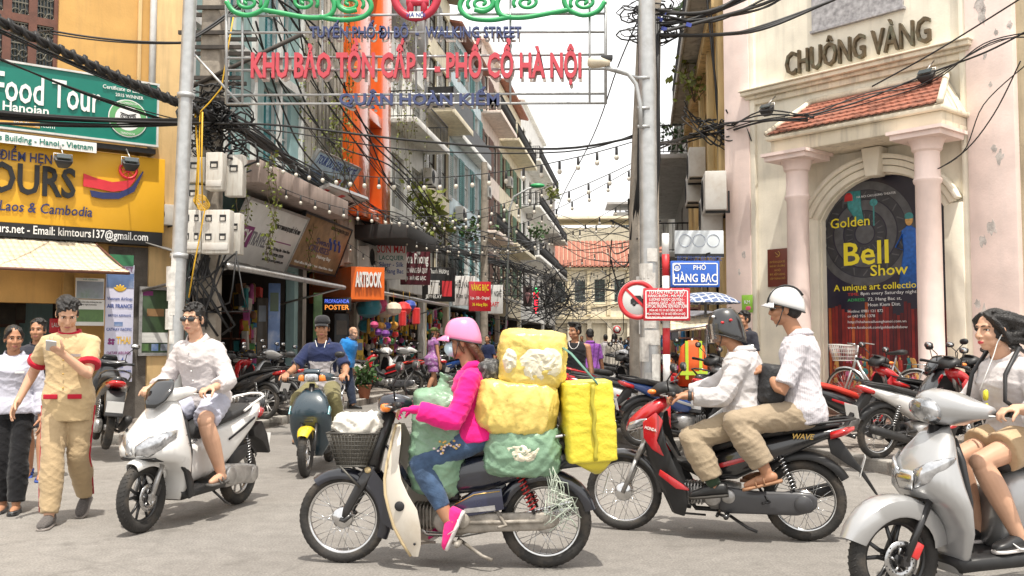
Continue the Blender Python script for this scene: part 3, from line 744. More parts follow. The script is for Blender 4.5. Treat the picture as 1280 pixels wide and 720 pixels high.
  bd.hull([(.06,.40,.50,.06),(-.03,.39,.58,.105),(-.18,.40,.65,.125),(-.38,.50,.70,.13),(-.58,.60,.735,.12),(-.75,.68,.765,.095),(-.88,.735,.785,.05),(-.92,.755,.785,.02)],20,2.8)
  bd.build('body_panel',body,root)
  for sg in(1,-1):
   p=MB();p.prism([(.03,.485),(-.16,.545),(-.36,.60),(-.36,.575),(-.16,.51),(.03,.455)],sg*.117,sg*.134);p.build('body_stripe',accent,root,bevel=.004)
  fender(root,rx,R,150,35,.06,.05,BLKP,'rear_fender',side=.04)
  st=MB();st.prism([(-.78,.70),(-.86,.70),(-1.02,.47),(-1.10,.33),(-1.08,.335),(-.98,.48),(-.80,.60)],-.03,.03);st.build('mudguard',BLKP,root,bevel=.006)
 se=MB()
 if dream:se.hull([(.0,.66,.69,.06),(-.03,.64,.735,.10),(-.15,.65,.765,.12),(-.40,.69,.775,.125),(-.70,.70,.785,.12),(-.80,.71,.775,.09)],20,3.2)
 else:se.hull([(.05,.575,.60,.04),(.0,.57,.65,.08),(-.15,.62,.70,.11),(-.32,.68,.745,.12),(-.55,.725,.79,.12),(-.78,.765,.815,.09),(-.86,.785,.81,.05)],20,3)
 se.build('seat',seatm,root)
 tl=MB()
 if dream:tl.hull([(-.86,.60,.67,.06),(-.93,.60,.665,.055),(-.95,.615,.65,.04)],16,3)
 else:tl.hull([(-.80,.69,.755,.10),(-.90,.72,.78,.075),(-.955,.755,.785,.03)],16,2.4)
 tl.build('tail_light',REDL,root)
 gr=MB();z=.79 if dream else .80
 gr.tube([(-.50,.13,z-.06),(-.66,.15,z),(-.90,.12,z+.03),(-.96,0,z+.035),(-.90,-.12,z+.03),(-.66,-.15,z),(-.50,-.13,z-.06)],.0095,8);gr.build('grab_rail',CHROME if dream else BLKP,root)
 if plate_on:plate(root,(-1.0,0,.52)if not dream else(-.985,0,.50),.45,txt if lod<2 else None)
 if dream:
  rk=MB()
  for y in(-.12,-.04,.04,.12):rk.tube([(-.48,y,.80),(-.98,y,.80)],.008,6)
  for x in(-.5,-.74,-.97):rk.tube([(x,-.15,.80),(x,.15,.80)],.008,6)
  for y in(-.12,.12):rk.tube([(-.9,y,.80),(-.72,y,.60)],.008,6)
  rk.build('luggage_rack',SATIN,root)
 return root
def scooter(label,style='sport',body=None,dark=BLKP,group=None,lod=0,txt=('29-E1','570.38'),mirrors=True,seatm=None,accent=None,name='scooter',cat='scooter',inner=None):
 root=thing(name,label,cat,group=group);seatm=seatm or SEATM
 WB,R,tr=1.26,.25,.042;fx,rx=WB/2,-WB/2;old=style=='old';city=style=='city'
 if old:R,tr=.235,.04
 if city:R=.26
 inner=inner or(dark if not old else body)
 blk=pm('alloy_black',(.02,.02,.021),rough=.35,var=.2,coat=.2)
 if old:wheel(root,fx,R,tr,'spoke',CHROME,ALU,nsp=24,drum=.06)
 else:wheel(root,fx,R,tr,'alloy',hubm=blk,disc=True,side=1,narm=5,caliper=REDCAL if city else BLKP)
 wheel(root,rx,R,tr*1.1,'alloy',hubm=ALU if style=='sport' else blk)
 b=MB()
 for s in(1,-1):
  b.tube([(.46,s*.075,.56),(fx-.01,s*.075,R)],[.02,.018],10,mi=0);b.box((fx-.008,s*.075,R),(.04,.03,.05),mi=0)
 b.tube([(.36,0,.92),(.45,0,.58)],.03,10);b.box((.46,0,.56),(.05,.18,.03),mi=0)
 b.build('front_fork',ALU if style=='sport' else SATIN,root)
 if city:
  fender(root,fx,R,22,168,.085,.05,body,side=.085,th=.008)
 elif old:
  fender(root,fx,R,45,160,.075,.03,body,side=.03)
 else:
  fender(root,fx,R,62,150,.075,.025,body,side=.05)
 a=MB()
 if style=='sport':
  a.sweep([((.325,0,.19),(.03,0,.01),(0,.10,0),3),((.325,0,.28),(.035,0,.01),(0,.155,0),3),((.35,0,.40),(.055,0,.01),(0,.20,0),3),((.42,0,.49),(.12,0,-.01),(0,.235,0),2.8),((.48,0,.555),(.21,0,-.03),(0,.24,0),2.4),((.505,0,.63),(.225,0,-.05),(0,.23,0),2.2),((.49,0,.73),(.19,0,-.08),(0,.20,0),2.1),((.44,0,.84),(.13,0,-.08),(0,.145,0),2.1),((.39,0,.93),(.06,0,-.04),(0,.08,0),2.2)],28)
 elif city:
  a.sweep([((.30,0,.17),(.025,0,.01),(0,.09,0),3),((.305,0,.28),(.03,0,.01),(0,.16,0),3),((.32,0,.40),(.04,0,.01),(0,.205,0),3),((.36,0,.52),(.08,0,.0),(0,.225,0),2.6),((.415,0,.62),(.12,0,-.02),(0,.215,0),2.4),((.43,0,.72),(.12,0,-.04),(0,.19,0),2.3),((.40,0,.82),(.10,0,-.05),(0,.14,0),2.3),((.36,0,.90),(.06,0,-.03),(0,.08,0),2.3)],28)
 else:
  a.sweep([((.33,0,.18),(.03,0,.01),(0,.11,0),4),((.335,0,.30),(.035,0,.01),(0,.18,0),4),((.36,0,.44),(.06,0,.0),(0,.215,0),4),((.41,0,.56),(.10,0,-.01),(0,.215,0),3.4),((.43,0,.68),(.10,0,-.02),(0,.20,0),3.2),((.40,0,.78),(.07,0,-.02),(0,.16,0),3.2),((.37,0,.86),(.05,0,-.02),(0,.08,0),3)],28)
 ap=a.build('front_apron',body,root)
 if style=='sport':
  for s in(1,-1):
   d=MB();d.sweep([((.735,s*.022,.585),(.008,.018,0),(0,0,.04),2.3),((.695,s*.09,.61),(.036,.028,0),(0,0,.072),2.3),((.62,s*.160,.645),(.055,.024,0),(0,0,.068),2.3),((.53,s*.212,.695),(.035,.01,0),(0,0,.03),2.3)],16);d.build('headlight',LENS,root)
   d=MB();d.sweep([((.50,s*.184,.635),(.04,.008,0),(0,0,.016),2.3),((.44,s*.205,.655),(.05,.006,0),(0,0,.018),2.3),((.40,s*.205,.675),(.01,.004,0),(0,0,.004),2.3)],12);d.build('indicator',LENS,root)
   f2=MB();f2.prism([(.35,.20),(.36,.30),(.40,.40),(.45,.45),(.40,.46),(.34,.40),(.30,.33),(.28,.22)],s*.175,s*.205);f2.build('apron_side',dark,root,bevel=.012)
  g=MB();g.prism([(.70,.525),(.66,.505),(.45,.48),(.45,.50),(.66,.54)],-.14,.14);g.build('lower_grille',dark,root,bevel=.008)
  n=MB();n.sweep([((.545,0,.87),(0,.04,0),(.02,0,.01),2.3),((.50,0,.93),(0,.09,0),(.022,0,.012),2.3),((.445,0,1.0),(0,.11,0),(.02,0,.012),2.3),((.40,0,1.045),(0,.09,0),(.014,0,.006),2.3),((.38,0,1.075),(0,.07,0),(.01,0,.004),2.3)],18);n.build('wind_deflector',DARKG,root)
  hb=MB();hb.sweep([((.30,.2,.985),(.025,0,0),(0,0,.025),2.4),((.335,.16,.985),(.05,0,0),(0,0,.04),2.4),((.37,.1,.965),(.07,0,0),(0,0,.05),2.4),((.385,0,.96),(.085,0,0),(0,0,.055),2.4),((.37,-.1,.965),(.07,0,0),(0,0,.05),2.4),((.335,-.16,.985),(.05,0,0),(0,0,.04),2.4),((.30,-.2,.985),(.025,0,0),(0,0,.025),2.4)],18);hb.build('handlebar_cover',body,root)
  gz=.985
 else:
  gz=1.0
  hb=MB()
  if city:
   hb.sweep([((.22,.24,1.0),(.03,0,0),(0,0,.028),2.4),((.25,.17,1.005),(.06,0,0),(0,0,.05),2.4),((.30,.10,1.01),(.10,0,.01),(0,0,.085),2.4),((.32,0,1.015),(.13,0,.01),(0,0,.095),2.4),((.30,-.10,1.01),(.10,0,.01),(0,0,.085),2.4),((.25,-.17,1.005),(.06,0,0),(0,0,.05),2.4),((.22,-.24,1.0),(.03,0,0),(0,0,.028),2.4)],20)
  else:
   hb.sweep([((.28,.22,.985),(.03,0,0),(0,0,.03),3),((.30,.15,.99),(.07,0,0),(0,0,.045),3),((.32,0,.995),(.09,0,0),(0,0,.055),3),((.30,-.15,.99),(.07,0,0),(0,0,.045),3),((.28,-.22,.985),(.03,0,0),(0,0,.03),3)],20)
  hb.build('handlebar_cover',body,root)
  if city:
   d=MB();d.sweep([((.405,0,1.0),(0,.10,0),(.02,0,.07),2.2),((.445,0,1.0),(0,.085,0),(.018,0,.058),2.2),((.462,0,1.0),(0,.045,0),(.01,0,.03),2.2)],20);d.build('headlight',LENS,root)
   for s in(1,-1):
    d=MB();d.sweep([((.545,s*.06,.66),(.01,.02,0),(0,0,.05),2.3),((.51,s*.13,.70),(.03,.015,0),(0,0,.055),2.3),((.44,s*.178,.745),(.03,.008,0),(0,0,.03),2.3),((.40,s*.185,.77),(.01,.004,0),(0,0,.008),2.3)],14);d.build('indicator',LENS,root)
   n=MB();n.sweep([((.548,0,.60),(.004,0,0),(0,.05,0),2.5),((.556,0,.66),(.006,0,0),(0,.07,0),2.5),((.54,0,.70),(.006,0,0),(0,.05,0),2.5)],14);n.build('front_trim',CHROME,root)
  else:
   d=MB();d.sweep([((.385,0,.985),(0,.075,0),(0,0,.045),4),((.415,0,.985),(0,.07,0),(0,0,.04),4),((.42,0,.985),(0,.05,0),(0,0,.03),4)],18);d.build('headlight',LENS,root)
   for s in(1,-1):
    d=MB();d.sweep([((.38,s*.08,.98),(.02,0,0),(0,0,.036),3),((.365,s*.12,.98),(.025,0,0),(0,0,.034),3),((.33,s*.165,.98),(.02,0,0),(0,0,.022),3)],14);d.build('indicator',ORANGE,root)
   w=MB();w.sweep([((.40,0,1.03),(.012,0,0),(0,.09,0),3),((.35,0,1.07),(.02,0,0),(0,.085,0),3),((.30,0,1.075),(.02,0,0),(0,.06,0),3)],16);w.build('visor',body,root)
   for s in(1,-1):
    q=MB();q.prism([(.52,.62),(.45,.70),(.36,.66),(.42,.60)],s*.195,s*.206);q.build('cyan_decal',pm('decal_cyan',(.25,.5,.55),rough=.3,var=.1,coat=.4),root,bevel=.003)
   q=MB();
   for i in range(3):q.box((.513-i*.004,0,.60-i*.03),(.012,.12-i*.02,.008))
   q.build('horn_slots',INK,root)
 grips(root,.29 if style!='city' else .22,gz,{'sport':.25,'city':.285}.get(style,.31),.06)
 if mirrors:
  for s in(1,-1):mirror(root,.28,s*.17,gz+.01,up=.20,out=.09)
 f=MB();f.sweep([((.29,0,.30),(.012,0,0),(0,.17,0),4),((.30,0,.55),(.015,0,0),(0,.185,0),4),((.31,0,.75),(.02,0,0),(0,.15,0),4),((.30,0,.86),(.02,0,0),(0,.08,0),4)],18);f.build('leg_shield',inner,root)
 f=MB();f.sweep([((.33,0,.22),(0,.14,0),(.02,0,.04),4),((.24,0,.235),(0,.175,0),(0,0,.04),5),((-.02,0,.24),(0,.18,0),(0,0,.04),5),((-.18,0,.25),(0,.17,0),(0,0,.045),4),((-.30,0,.28),(0,.12,0),(0,0,.03),4)],20);f.build('footboard',dark,root)
 u=MB()
 if style=='sport':
  u.hull([(.30,.28,.40,.05),(.18,.28,.52,.09),(.08,.28,.60,.105),(-.05,.29,.68,.135),(-.25,.36,.72,.165),(-.45,.50,.76,.165),(-.65,.62,.80,.14),(-.82,.71,.83,.09),(-.92,.78,.84,.03)],22,2.7)
 else:
  u.hull([(.02,.28,.60,.10),(-.06,.28,.69,.15),(-.25,.36,.72,.175),(-.45,.46,.75,.18),(-.65,.56,.77,.16),(-.80,.64,.78,.12),(-.88,.68,.77,.06)],22,3)
 u.build('rear_body',body if not city else body,root)
 if style=='sport':
  for s in(1,-1):
   l=MB();l.prism([(-.22,.59),(-.42,.665),(-.60,.735),(-.60,.72),(-.42,.645),(-.22,.575)],s*.163,s*.172);l.build('side_decal',INK,root)
 s=MB();s.hull([(.08,.62,.66,.05),(.04,.60,.715,.10),(-.08,.66,.76,.13),(-.25,.71,.775,.145),(-.34,.72,.80,.15),(-.55,.76,.835,.14),(-.68,.79,.84,.10),(-.72,.80,.835,.05)]if style=='sport' else[(.03,.68,.72,.08),(-.03,.67,.765,.13),(-.20,.70,.785,.16),(-.45,.73,.80,.165),(-.68,.76,.825,.13),(-.74,.77,.815,.07)],22,3)
 s.build('seat',seatm,root)
 gr=MB();z=.86 if style=='sport' else .83
 gr.tube([(-.45,.16,z-.07),(-.60,.165,z-.01),(-.80,.13,z+.03),(-.90,.05,z+.05),(-.90,-.05,z+.05),(-.80,-.13,z+.03),(-.60,-.165,z-.01),(-.45,-.16,z-.07)],.013,8,flat=.8);gr.build('grab_rail',body if style=='sport' else CHROME,root)
 t=MB();t.hull([(-.80,.70,.785,.12),(-.90,.73,.80,.085),(-.945,.76,.79,.03)]if style=='sport' else[(-.80,.66,.75,.13),(-.89,.67,.75,.10),(-.91,.68,.74,.06)],16,2.5);t.build('tail_light',REDL,root)
 e=MB()
 e.hull([(-.16,.24,.36,.02),(-.22,.20,.39,.055),(-.45,.20,.37,.06),(-.62,.18,.34,.055),(-.70,.21,.32,.03)],20,3,y=.12)
 e.lathe([(.002,.185),(.06,.185),(.072,.178),(.075,.15)],20,'y',(-.25,0,.295));e.lathe([(.002,.18),(.05,.18),(.062,.172),(.065,.15)],20,'y',(-.60,0,.26))
 e.build('engine_case',ALU if style!='city' else BLKP,root)
 e=MB();e.hull([(-.30,.36,.44,.03),(-.34,.34,.50,.05),(-.52,.40,.52,.05),(-.60,.44,.50,.02)],16,3,y=.10);e.build('air_filter_box',BLKP,root)
 e=MB();e.tube([(-.2,-.1,.2),(-.35,-.15,.19),(-.42,-.16,.22)],.018,8);e.tube([(-.38,-.165,.22),(-.44,-.17,.25),(-.78,-.175,.36),(-.82,-.175,.37)],[.03,.052,.055,.03],14);e.build('exhaust',BLKP,root)
 shock(root,(rx+.03,.12,.33),(rx+.07,.12,.60),CHROME)
 h=MB();h.prism([(-.70,.62),(-.84,.68),(-.93,.56),(-.99,.40),(-.96,.39),(-.86,.50),(-.72,.56)],-.10,.10);h.build('mudguard',dark,root,bevel=.008)
 fender(root,rx,R,150,60,.065,.03,dark,'rear_fender',side=.04)
 plate(root,(-.985,0,.50),.35,txt if lod<2 else None,s=.95)
 b=MB();b.tube([(-.1,.10,.20),(-.2,.16,.09),(-.24,.17,.07)],.010,7);b.tube([(-.1,-.1,.2),(-.1,.12,.2)],.012,7);b.build('side_stand',SATIN,root)
 return root
def place(root,F,Rr,lean=0.,wb=1.25,scale=None):
 F,Rr=V(F),V(Rr);m=(F+Rr)/2;d=F-Rr
 root.location=(m.x,m.y,(F.z+Rr.z)/2);root.rotation_euler=(lean,0,math.atan2(d.y,d.x))
 root.rotation_euler=Euler((lean,0,0)).to_matrix().to_4x4().to_euler()
 root.rotation_mode='XYZ';root.rotation_euler=(lean,0,math.atan2(d.y,d.x))
 if scale:root.scale=(scale,)*3
 return root
 #  ground
def ground_mat(name,c1,c2,tile=None,rough=.85):
 m=bpy.data.materials.new(name);m.use_nodes=True;N,L=m.node_tree.nodes,m.node_tree.links;b=N['Principled BSDF']
 b.inputs['Roughness'].default_value=rough;b.inputs['Specular IOR Level'].default_value=.3
 tc=N.new('ShaderNodeTexCoord');src=tc.outputs['Object']
 def nz(s,d=6,r=.6):
  n=N.new('ShaderNodeTexNoise');n.inputs['Scale'].default_value=s;n.inputs['Detail'].default_value=d;n.inputs['Roughness'].default_value=r;L.new(src,n.inputs['Vector']);return n.outputs[0]
 def rng(i,a,b_,c,d):
  n=N.new('ShaderNodeMapRange');n.inputs[1].default_value=a;n.inputs[2].default_value=b_;n.inputs[3].default_value=c;n.inputs[4].default_value=d;L.new(i,n.inputs[0]);return n.outputs[0]
 def mix(f,a,b_,bt='MIX'):
  n=N.new('ShaderNodeMixRGB');n.blend_type=bt
  for k,q in((0,f),(1,a),(2,b_)):
   if isinstance(q,(tuple,float,int)):n.inputs[k].default_value=q
   else:L.new(q,n.inputs[k])
  return n.outputs[0]
 base=mix(rng(nz(.35,8),.35,.65,0,1),(*c1,1),(*c2,1))
 fine=rng(nz(70 if not tile else 40,3),.3,.7,.66,1.26);base=mix(1.,base,fine,'MULTIPLY');base=mix(1.,base,rng(nz(7,5),.3,.7,.86,1.1),'MULTIPLY')
 spots=rng(nz(2.2,9,.7),.57,.72,0,.5);base=mix(spots,base,(.075,.068,.06,1))
 n=N.new('ShaderNodeTexVoronoi');n.feature='DISTANCE_TO_EDGE';n.inputs['Scale'].default_value=.33
 w=N.new('ShaderNodeMixRGB');w.inputs[0].default_value=.25;L.new(src,w.inputs[1]);ns=N.new('ShaderNodeTexNoise');ns.inputs['Scale'].default_value=1.2;ns.inputs['Detail'].default_value=6;L.new(src,ns.inputs['Vector']);L.new(ns.outputs['Color'],w.inputs[2]);L.new(w.outputs[0],n.inputs['Vector'])
 if not tile:
  cr=rng(n.outputs[0],0,.006,.16,0);base=mix(cr,base,(.06,.055,.05,1))
 if tile:
  br=N.new('ShaderNodeTexBrick');br.offset=0.5;br.inputs['Scale'].default_value=tile;br.inputs['Mortar Size'].default_value=.025
  br.inputs['Color1'].default_value=(1,1,1,1);br.inputs['Color2'].default_value=(.8,.8,.8,1);br.inputs['Mortar'].default_value=(.45,.43,.4,1);br.inputs['Row Height'].default_value=.5
  L.new(src,br.inputs['Vector']);base=mix(.8,base,br.outputs[0],'MULTIPLY')
 L.new(base,b.inputs['Base Color'])
 bp=N.new('ShaderNodeBump');bp.inputs['Strength'].default_value=.35;bp.inputs['Distance'].default_value=.008;L.new(nz(120,3),bp.inputs['Height']);L.new(bp.outputs[0],b.inputs['Normal'])
 return m
ASPH=ground_mat('asphalt_dusty',(.185,.172,.158),(.25,.235,.216))
PAVE=ground_mat('pavement_tiles',(.25,.215,.19),(.31,.28,.25),tile=2.4)
KERB=pm('kerb_concrete',(.34,.32,.29),rough=.85,var=.25,scale=5,bump=.3,stain=(.1,.09,.08),sscale=2)
g=MB();g.box((0,100,-.25),(900,1100,.5));g.build('road',ASPH,kind='structure')
def pavement(poly,name):
 b=MB();b.prism(poly,0.002,.125,'xy',0);o=b.build(name,PAVE,kind='structure')
 return o
def kerb(line,name='kerb',w=.16,h=.14):
 b=MB()
 for i in range(len(line)-1):
  a,c=V((*line[i],0)),V((*line[i+1],0));d=(c-a).normalized();nrm=V((-d.y,d.x,0));L_=(c-a).length;k=max(1,int(L_/1.1))
  for j in range(k):
   p=a+d*(L_*j/k);b.obox(p+d*.004+V((0,0,.001)),d*(L_/k-.008),nrm*w,V((0,0,h)))
 return b.build(name,KERB,kind='structure',bevel=.015)
xy=lambda p:(p.x,p.y)
LK=[xy(G(-160,570)),xy(G(60,561)),xy(G(150,556)),xy(G(240,549)),xy(G(314,541)),xy(S(19,-5.9)),xy(S(120,-5.9))]
pavement([(-30,LK[0][1])]+LK+[xy(S(120,-12)),(-30,60)],'pavement')
kerb(LK[::-1],w=-.16)
RK=[xy(S(120,-1.3)),xy(S(17,-1.3)),xy(G(757,548)),xy(G(800,562)),xy(G(900,566)),xy(G(1000,572)),xy(G(1110,594)),xy(G(1330,655))]
pavement(RK+[(20,6),(30,60),xy(S(120,8))],'pavement')
kerb(RK[::-1],w=-.16)
#  facade frames
class Frame:
 0
 def __init__(s,O,ang):s.O=V(O);s.a=ang;s.e=V((cos(ang),sin(ang),0));s.n=V((-sin(ang),cos(ang),0));s.M=Matrix.Translation(s.O)@Matrix.Rotation(ang,4,'Z')
 def __call__(s,px,py,d=0.):
  0
  o=V((0,0,CAMH));r=P(px,py,1.)-o;p0=s.O-s.n*d
  t=(p0-o).dot(s.n)/r.dot(s.n);q=o+r*t
  return((q-s.O).dot(s.e),q.z)
 def w(s,x,y,z):return s.O+s.e*x+s.n*y+V((0,0,z))
TF=Frame((3.9,17.2,0),math.atan2(-.76,.65))
CF=Frame((-5.67,16.0,0),math.atan2(.6,.8))
LF=Frame(S(0,-8),pi/2-TH)
RF=Frame(S(0,1.6),-pi/2-TH)
def lu(px,d=0.):return LF(px,428,d)[0]
PLASTER={}
def plaster(nm,c,dirt=(.13,.11,.09),amt=.55):
 return pm('plaster_'+nm,c,rough=.88,var=.14,scale=2.2,bump=.12,bscale=30,stain=dirt,sscale=1.1,samt=amt,streak=True,spec=.2)
GLASSD=pm('window_glass',(.05,.065,.07),rough=.08,var=.2,scale=1.5,spec=.6)
GLASSP=pm('curtained_glass',(.42,.44,.42),rough=.12,var=.35,scale=1.2,spec=.6);GLASST=pm('teal_glass',(.03,.22,.25),rough=.08,var=.25,scale=1.2,spec=.6)
FRW=pm('white_window_frame',(.62,.62,.6),rough=.5,var=.12,stain=(.2,.18,.15),sscale=4,samt=.4)
FRB=pm('dark_window_frame',(.05,.035,.025),rough=.5,var=.2)
IRON=pm('wrought_iron',(.025,.025,.026),rough=.5,var=.3,metal=.4)
INSIDE=pm('shop_shade_dark',(.05,.042,.036),rough=.9,var=.4,scale=2)  # near-black colour stands in for the shade inside the shops
CONC=pm('weathered_concrete',(.42,.39,.34),rough=.9,var=.3,scale=3,bump=.3,bscale=25,stain=(.05,.045,.04),sscale=1.2,samt=.75,streak=True)
TIN=pm('corrugated_tin',(.42,.41,.40),rough=.5,metal=.4,var=.2,scale=4,stain=(.22,.10,.05),sscale=2,samt=.5)
RTILE=pm('roof_tile_red',(.33,.12,.075),rough=.75,var=.35,scale=9,bump=.2,stain=(.07,.045,.035),sscale=4,samt=.6)
WOODBR=pm('brown_painted_wood',(.14,.055,.035),rough=.55,var=.25,scale=7,bump=.1)
def front(mb,W,z0,z1,holes,depth=.18,y=0.,x0=0.,mi=0,th=None):
 0
 xs=sorted({x0,x0+W}|{q for h in holes for q in h[:2]});zs=sorted({z0,z1}|{q for h in holes for q in h[2:]})
 xs=[q for q in xs if x0-1e-6<=q<=x0+W+1e-6];zs=[q for q in zs if z0-1e-6<=q<=z1+1e-6]
 for i in range(len(xs)-1):
  for j in range(len(zs)-1):
   cx,cz=(xs[i]+xs[i+1])/2,(zs[j]+zs[j+1])/2
   if any(h[0]<cx<h[1]and h[2]<cz<h[3]for h in holes):continue
   mb.quad((xs[i],y,zs[j]),(xs[i+1],y,zs[j]),(xs[i+1],y,zs[j+1]),(xs[i],y,zs[j+1]),mi)
 for a,b,c,d in holes:
  for p,q in(((a,c),(b,c)),((b,c),(b,d)),((b,d),(a,d)),((a,d),(a,c))):
   mb.quad((p[0],y,p[1]),(q[0],y,q[1]),(q[0],y+depth,q[1]),(p[0],y+depth,p[1]),mi)
def window(root,a,b,c,d,y=.12,fm=None,gm=None,nx=2,nz=2,bars=False,shut=None,mesh='window'):
 fm=fm or FRW;gm=gm or GLASSD;t=.045;m=MB()
 for x in(a,b-t):m.box((x+t/2,y,(c+d)/2),(t,.07,d-c))
 for z in(c,d-t):m.box(((a+b)/2,y,z+t/2),(b-a-2*t,.068,t))
 for i in range(1,nx):m.box((a+(b-a)*i/nx,y,(c+d)/2),(t*.8,.06,d-c-2*t))
 for i in range(1,nz):m.box(((a+b)/2,y+.002,c+(d-c)*i/nz),(b-a-2*t,.05,t*.7))
 if bars:
  k=int((b-a)/.12)
  for i in range(1,k):m.tube([(a+(b-a)*i/k,y-.06,c+.02),(a+(b-a)*i/k,y-.06,d-.02)],.008,5)
 w=m.build(mesh,fm,root)
 p=MB();p.box(((a+b)/2,y+.03,(c+d)/2),(b-a-.01,.012,d-c-.01));p.build('pane',gm,w)
 if shut:
  for s,x0,x1 in((-1,a-(b-a)*.5,a),(1,b,b+(b-a)*.5)):
   q=MB();q.box(((x0+x1)/2,-.03,(c+d)/2),(x1-x0-.02,.03,d-c))
   n=int((d-c)/.09)
   for i in range(n):q.box(((x0+x1)/2,-.05,c+.05+(d-c-.1)*i/n),(x1-x0-.1,.012,.05),(.6,0,0))
   q.build('shutter',shut,root)
 return w
def balcony(root,a,b,z,out=.9,rail=None,slab=None,kind='bars',h=.95):
 m=MB();m.box(((a+b)/2,-out/2-.002,z),(b-a,out,.14));m.box(((a+b)/2,-out-.02,z-.02),(b-a+.04,.05,.22));s=m.build('balcony',slab or CONC,root,bevel=.01)
 r=MB();rm=rail or IRON
 if kind=='solid':
  for p,q in(((a,-.01),(a,-out)),((a,-out),(b,-out)),((b,-out),(b,-.01))):
   c=((p[0]+q[0])/2,(p[1]+q[1])/2,z+h/2);r.box(c,(abs(q[0]-p[0])+.08,abs(q[1]-p[1])+.08,h-.16))
 else:
  top=[(a,-.02,z+h),(a,-out+.03,z+h),(b,-out+.03,z+h),(b,-.02,z+h)]
  r.tube(top,.025,6);r.tube([(p[0],p[1],z+.14)for p in top],.016,5)
  for p,q in zip(top[:-1],top[1:]):
   p,q=V(p),V(q);k=max(2,int((q-p).length/.13))
   for i in range(k+1):
    t=p.lerp(q,i/k)
    r.tube([t,(t.x,t.y,z+.1)],.0095,4)
    if kind=='curl' and i<k:
     c=p.lerp(q,(i+.5)/k)-V((0,0,h*.45));d_=(q-p).normalized()
     r.tube([c+d_*cos(2*pi*j/8)*.045+V((0,0,sin(2*pi*j/8)*.09))for j in range(8)],.006,4,closed=True)
 r.build('balcony_railing',rm,s)
 return s
def leaves(mb,pts,size,n,rnd,spread,droop=.4,mi=0):
 for _ in range(n):
  p=V(rnd.choice(pts))+V((rnd.gauss(0,spread),rnd.gauss(0,spread),rnd.gauss(0,spread)))
  d=V((rnd.uniform(-1,1),rnd.uniform(-1,1),rnd.uniform(-1,.6)-droop)).normalized();s=size*rnd.uniform(.6,1.3)
  w=d.orthogonal().normalized();w=Matrix.Rotation(rnd.uniform(0,6.28),3,d)@w;nn=d.cross(w)
  mb.add([p,p+d*s*.5+w*s*.3+nn*s*.06,p+d*s,p+d*s*.5-w*s*.3+nn*s*.06],[(0,1,2,3)],False,mi)
LEAFY=pm('leaf_yellow_green',(.17,.20,.03),rough=.55,var=.45,scale=3);LEAFG=pm('leaf_green',(.045,.10,.025),rough=.5,var=.45,scale=3);STEM=pm('woody_stem',(.12,.08,.05),rough=.8,var=.3)
def vine(label,top,L,w=.25,n=60,seed=1,m=None,group='vines hanging down the left house fronts'):
 rnd=random.Random(seed);root=thing('vine',label,'vine',top,group=group);b=MB();st=MB()
 for k in range(max(2,int(w*14))):
  x,y=rnd.uniform(-w,w),rnd.uniform(-.06,.12);l=L*rnd.uniform(.45,1.);pts=[]
  for i in range(8):pts.append(V((x+.06*sin(i*1.3+k),y+.05*cos(i+k),-l*i/7)))
  st.tube(pts,.006,4);dense=[pts[i].lerp(pts[i+1],t)for i in range(7)for t in(0,.25,.5,.75)]
  leaves(b,dense,.085,n,rnd,.035,.5)
 st.build('stem',STEM,root);b.build('foliage',m or LEAFY,root)
 return root
def plant(label,loc,h=.6,r=.3,n=120,seed=1,pot=None,m=None,group=None,cat='plant',size=.16):
 rnd=random.Random(seed);root=thing('potted_plant' if pot else 'plant',label,cat,loc,group=group);b,st=MB(),MB();z0=0
 if pot:
  p=MB();z0=pot[1];k=pot[0];p.lathe([(.001,0),(k*.7,0),(k,z0*.9),(k*1.1,z0*.9),(k*1.1,z0),(k*.9,z0),(k*.85,z0*.85),(.001,z0*.85)],20);p.build('pot',pot[2],root)
 pts=[]
 for k in range(9):
  a=rnd.uniform(0,6.28);tip=V((cos(a)*r*rnd.random(),sin(a)*r*rnd.random(),z0+h*rnd.uniform(.6,1)));base=V((0,0,z0*.8))
  st.tube([base,base.lerp(tip,.5)+V((0,0,.05)),tip],.008,4);pts+=[base.lerp(tip,t)for t in(.35,.5,.65,.8,.9,1)]
 leaves(b,pts,size,n,rnd,r*.25,-.1)
 st.build('stem',STEM,root);b.build('foliage',m or LEAFG,root)
 return root
 #  theatre on the right corner
CREAM=plaster('cream',(.86,.80,.67),amt=.18);PINK=plaster('pink',(.86,.70,.64),dirt=(.5,.47,.45),amt=.22);MOULD=plaster('mould',(.80,.72,.57),dirt=(.16,.14,.12),amt=.5)
BRONZE=pm('aged_bronze',(.13,.095,.055),rough=.5,metal=.5,var=.4,scale=12,stain=(.16,.22,.17),sscale=7,samt=.5)
th=thing('theatre','cream and pink theatre front with columns, arch and small tiled canopy','building',TF.O,TF.a)
T=TF
ax0,_=T(1030,430);ax1=ax0+2.05;az0=.42;_,aspr=T(1030,275);aw=(ax1-ax0)/2;acx=(ax0+ax1)/2;_,atop=T(1092,219)
sag=atop-aspr;ar=(aw*aw+sag*sag)/(2*sag);a0=math.asin(min(1,aw/ar));acz=atop-ar
HT=11.0;xr=T(1276,300)[0];xp=T(1216,300)[0];xl=T(942,300)[0]
arc=[(acx+ar*sin(-a0+2*a0*i/16),acz+ar*cos(-a0+2*a0*i/16))for i in range(17)]
w=MB();w.sm=False
front(w,xp-xl,0,HT,[(ax0,ax1,az0,atop)],depth=.5,x0=xl)
for i in range(16):
 (xa,za),(xb,zb)=arc[i],arc[i+1]
 w.quad((xa,0,za),(xb,0,zb),(xb,0,atop),(xa,0,atop));w.quad((xa,0,za),(xb,0,zb),(xb,.5,zb),(xa,.5,za))
w.box(((xl+xp)/2,3.3,HT/2),(xp-xl-.02,5.4,HT-.02))
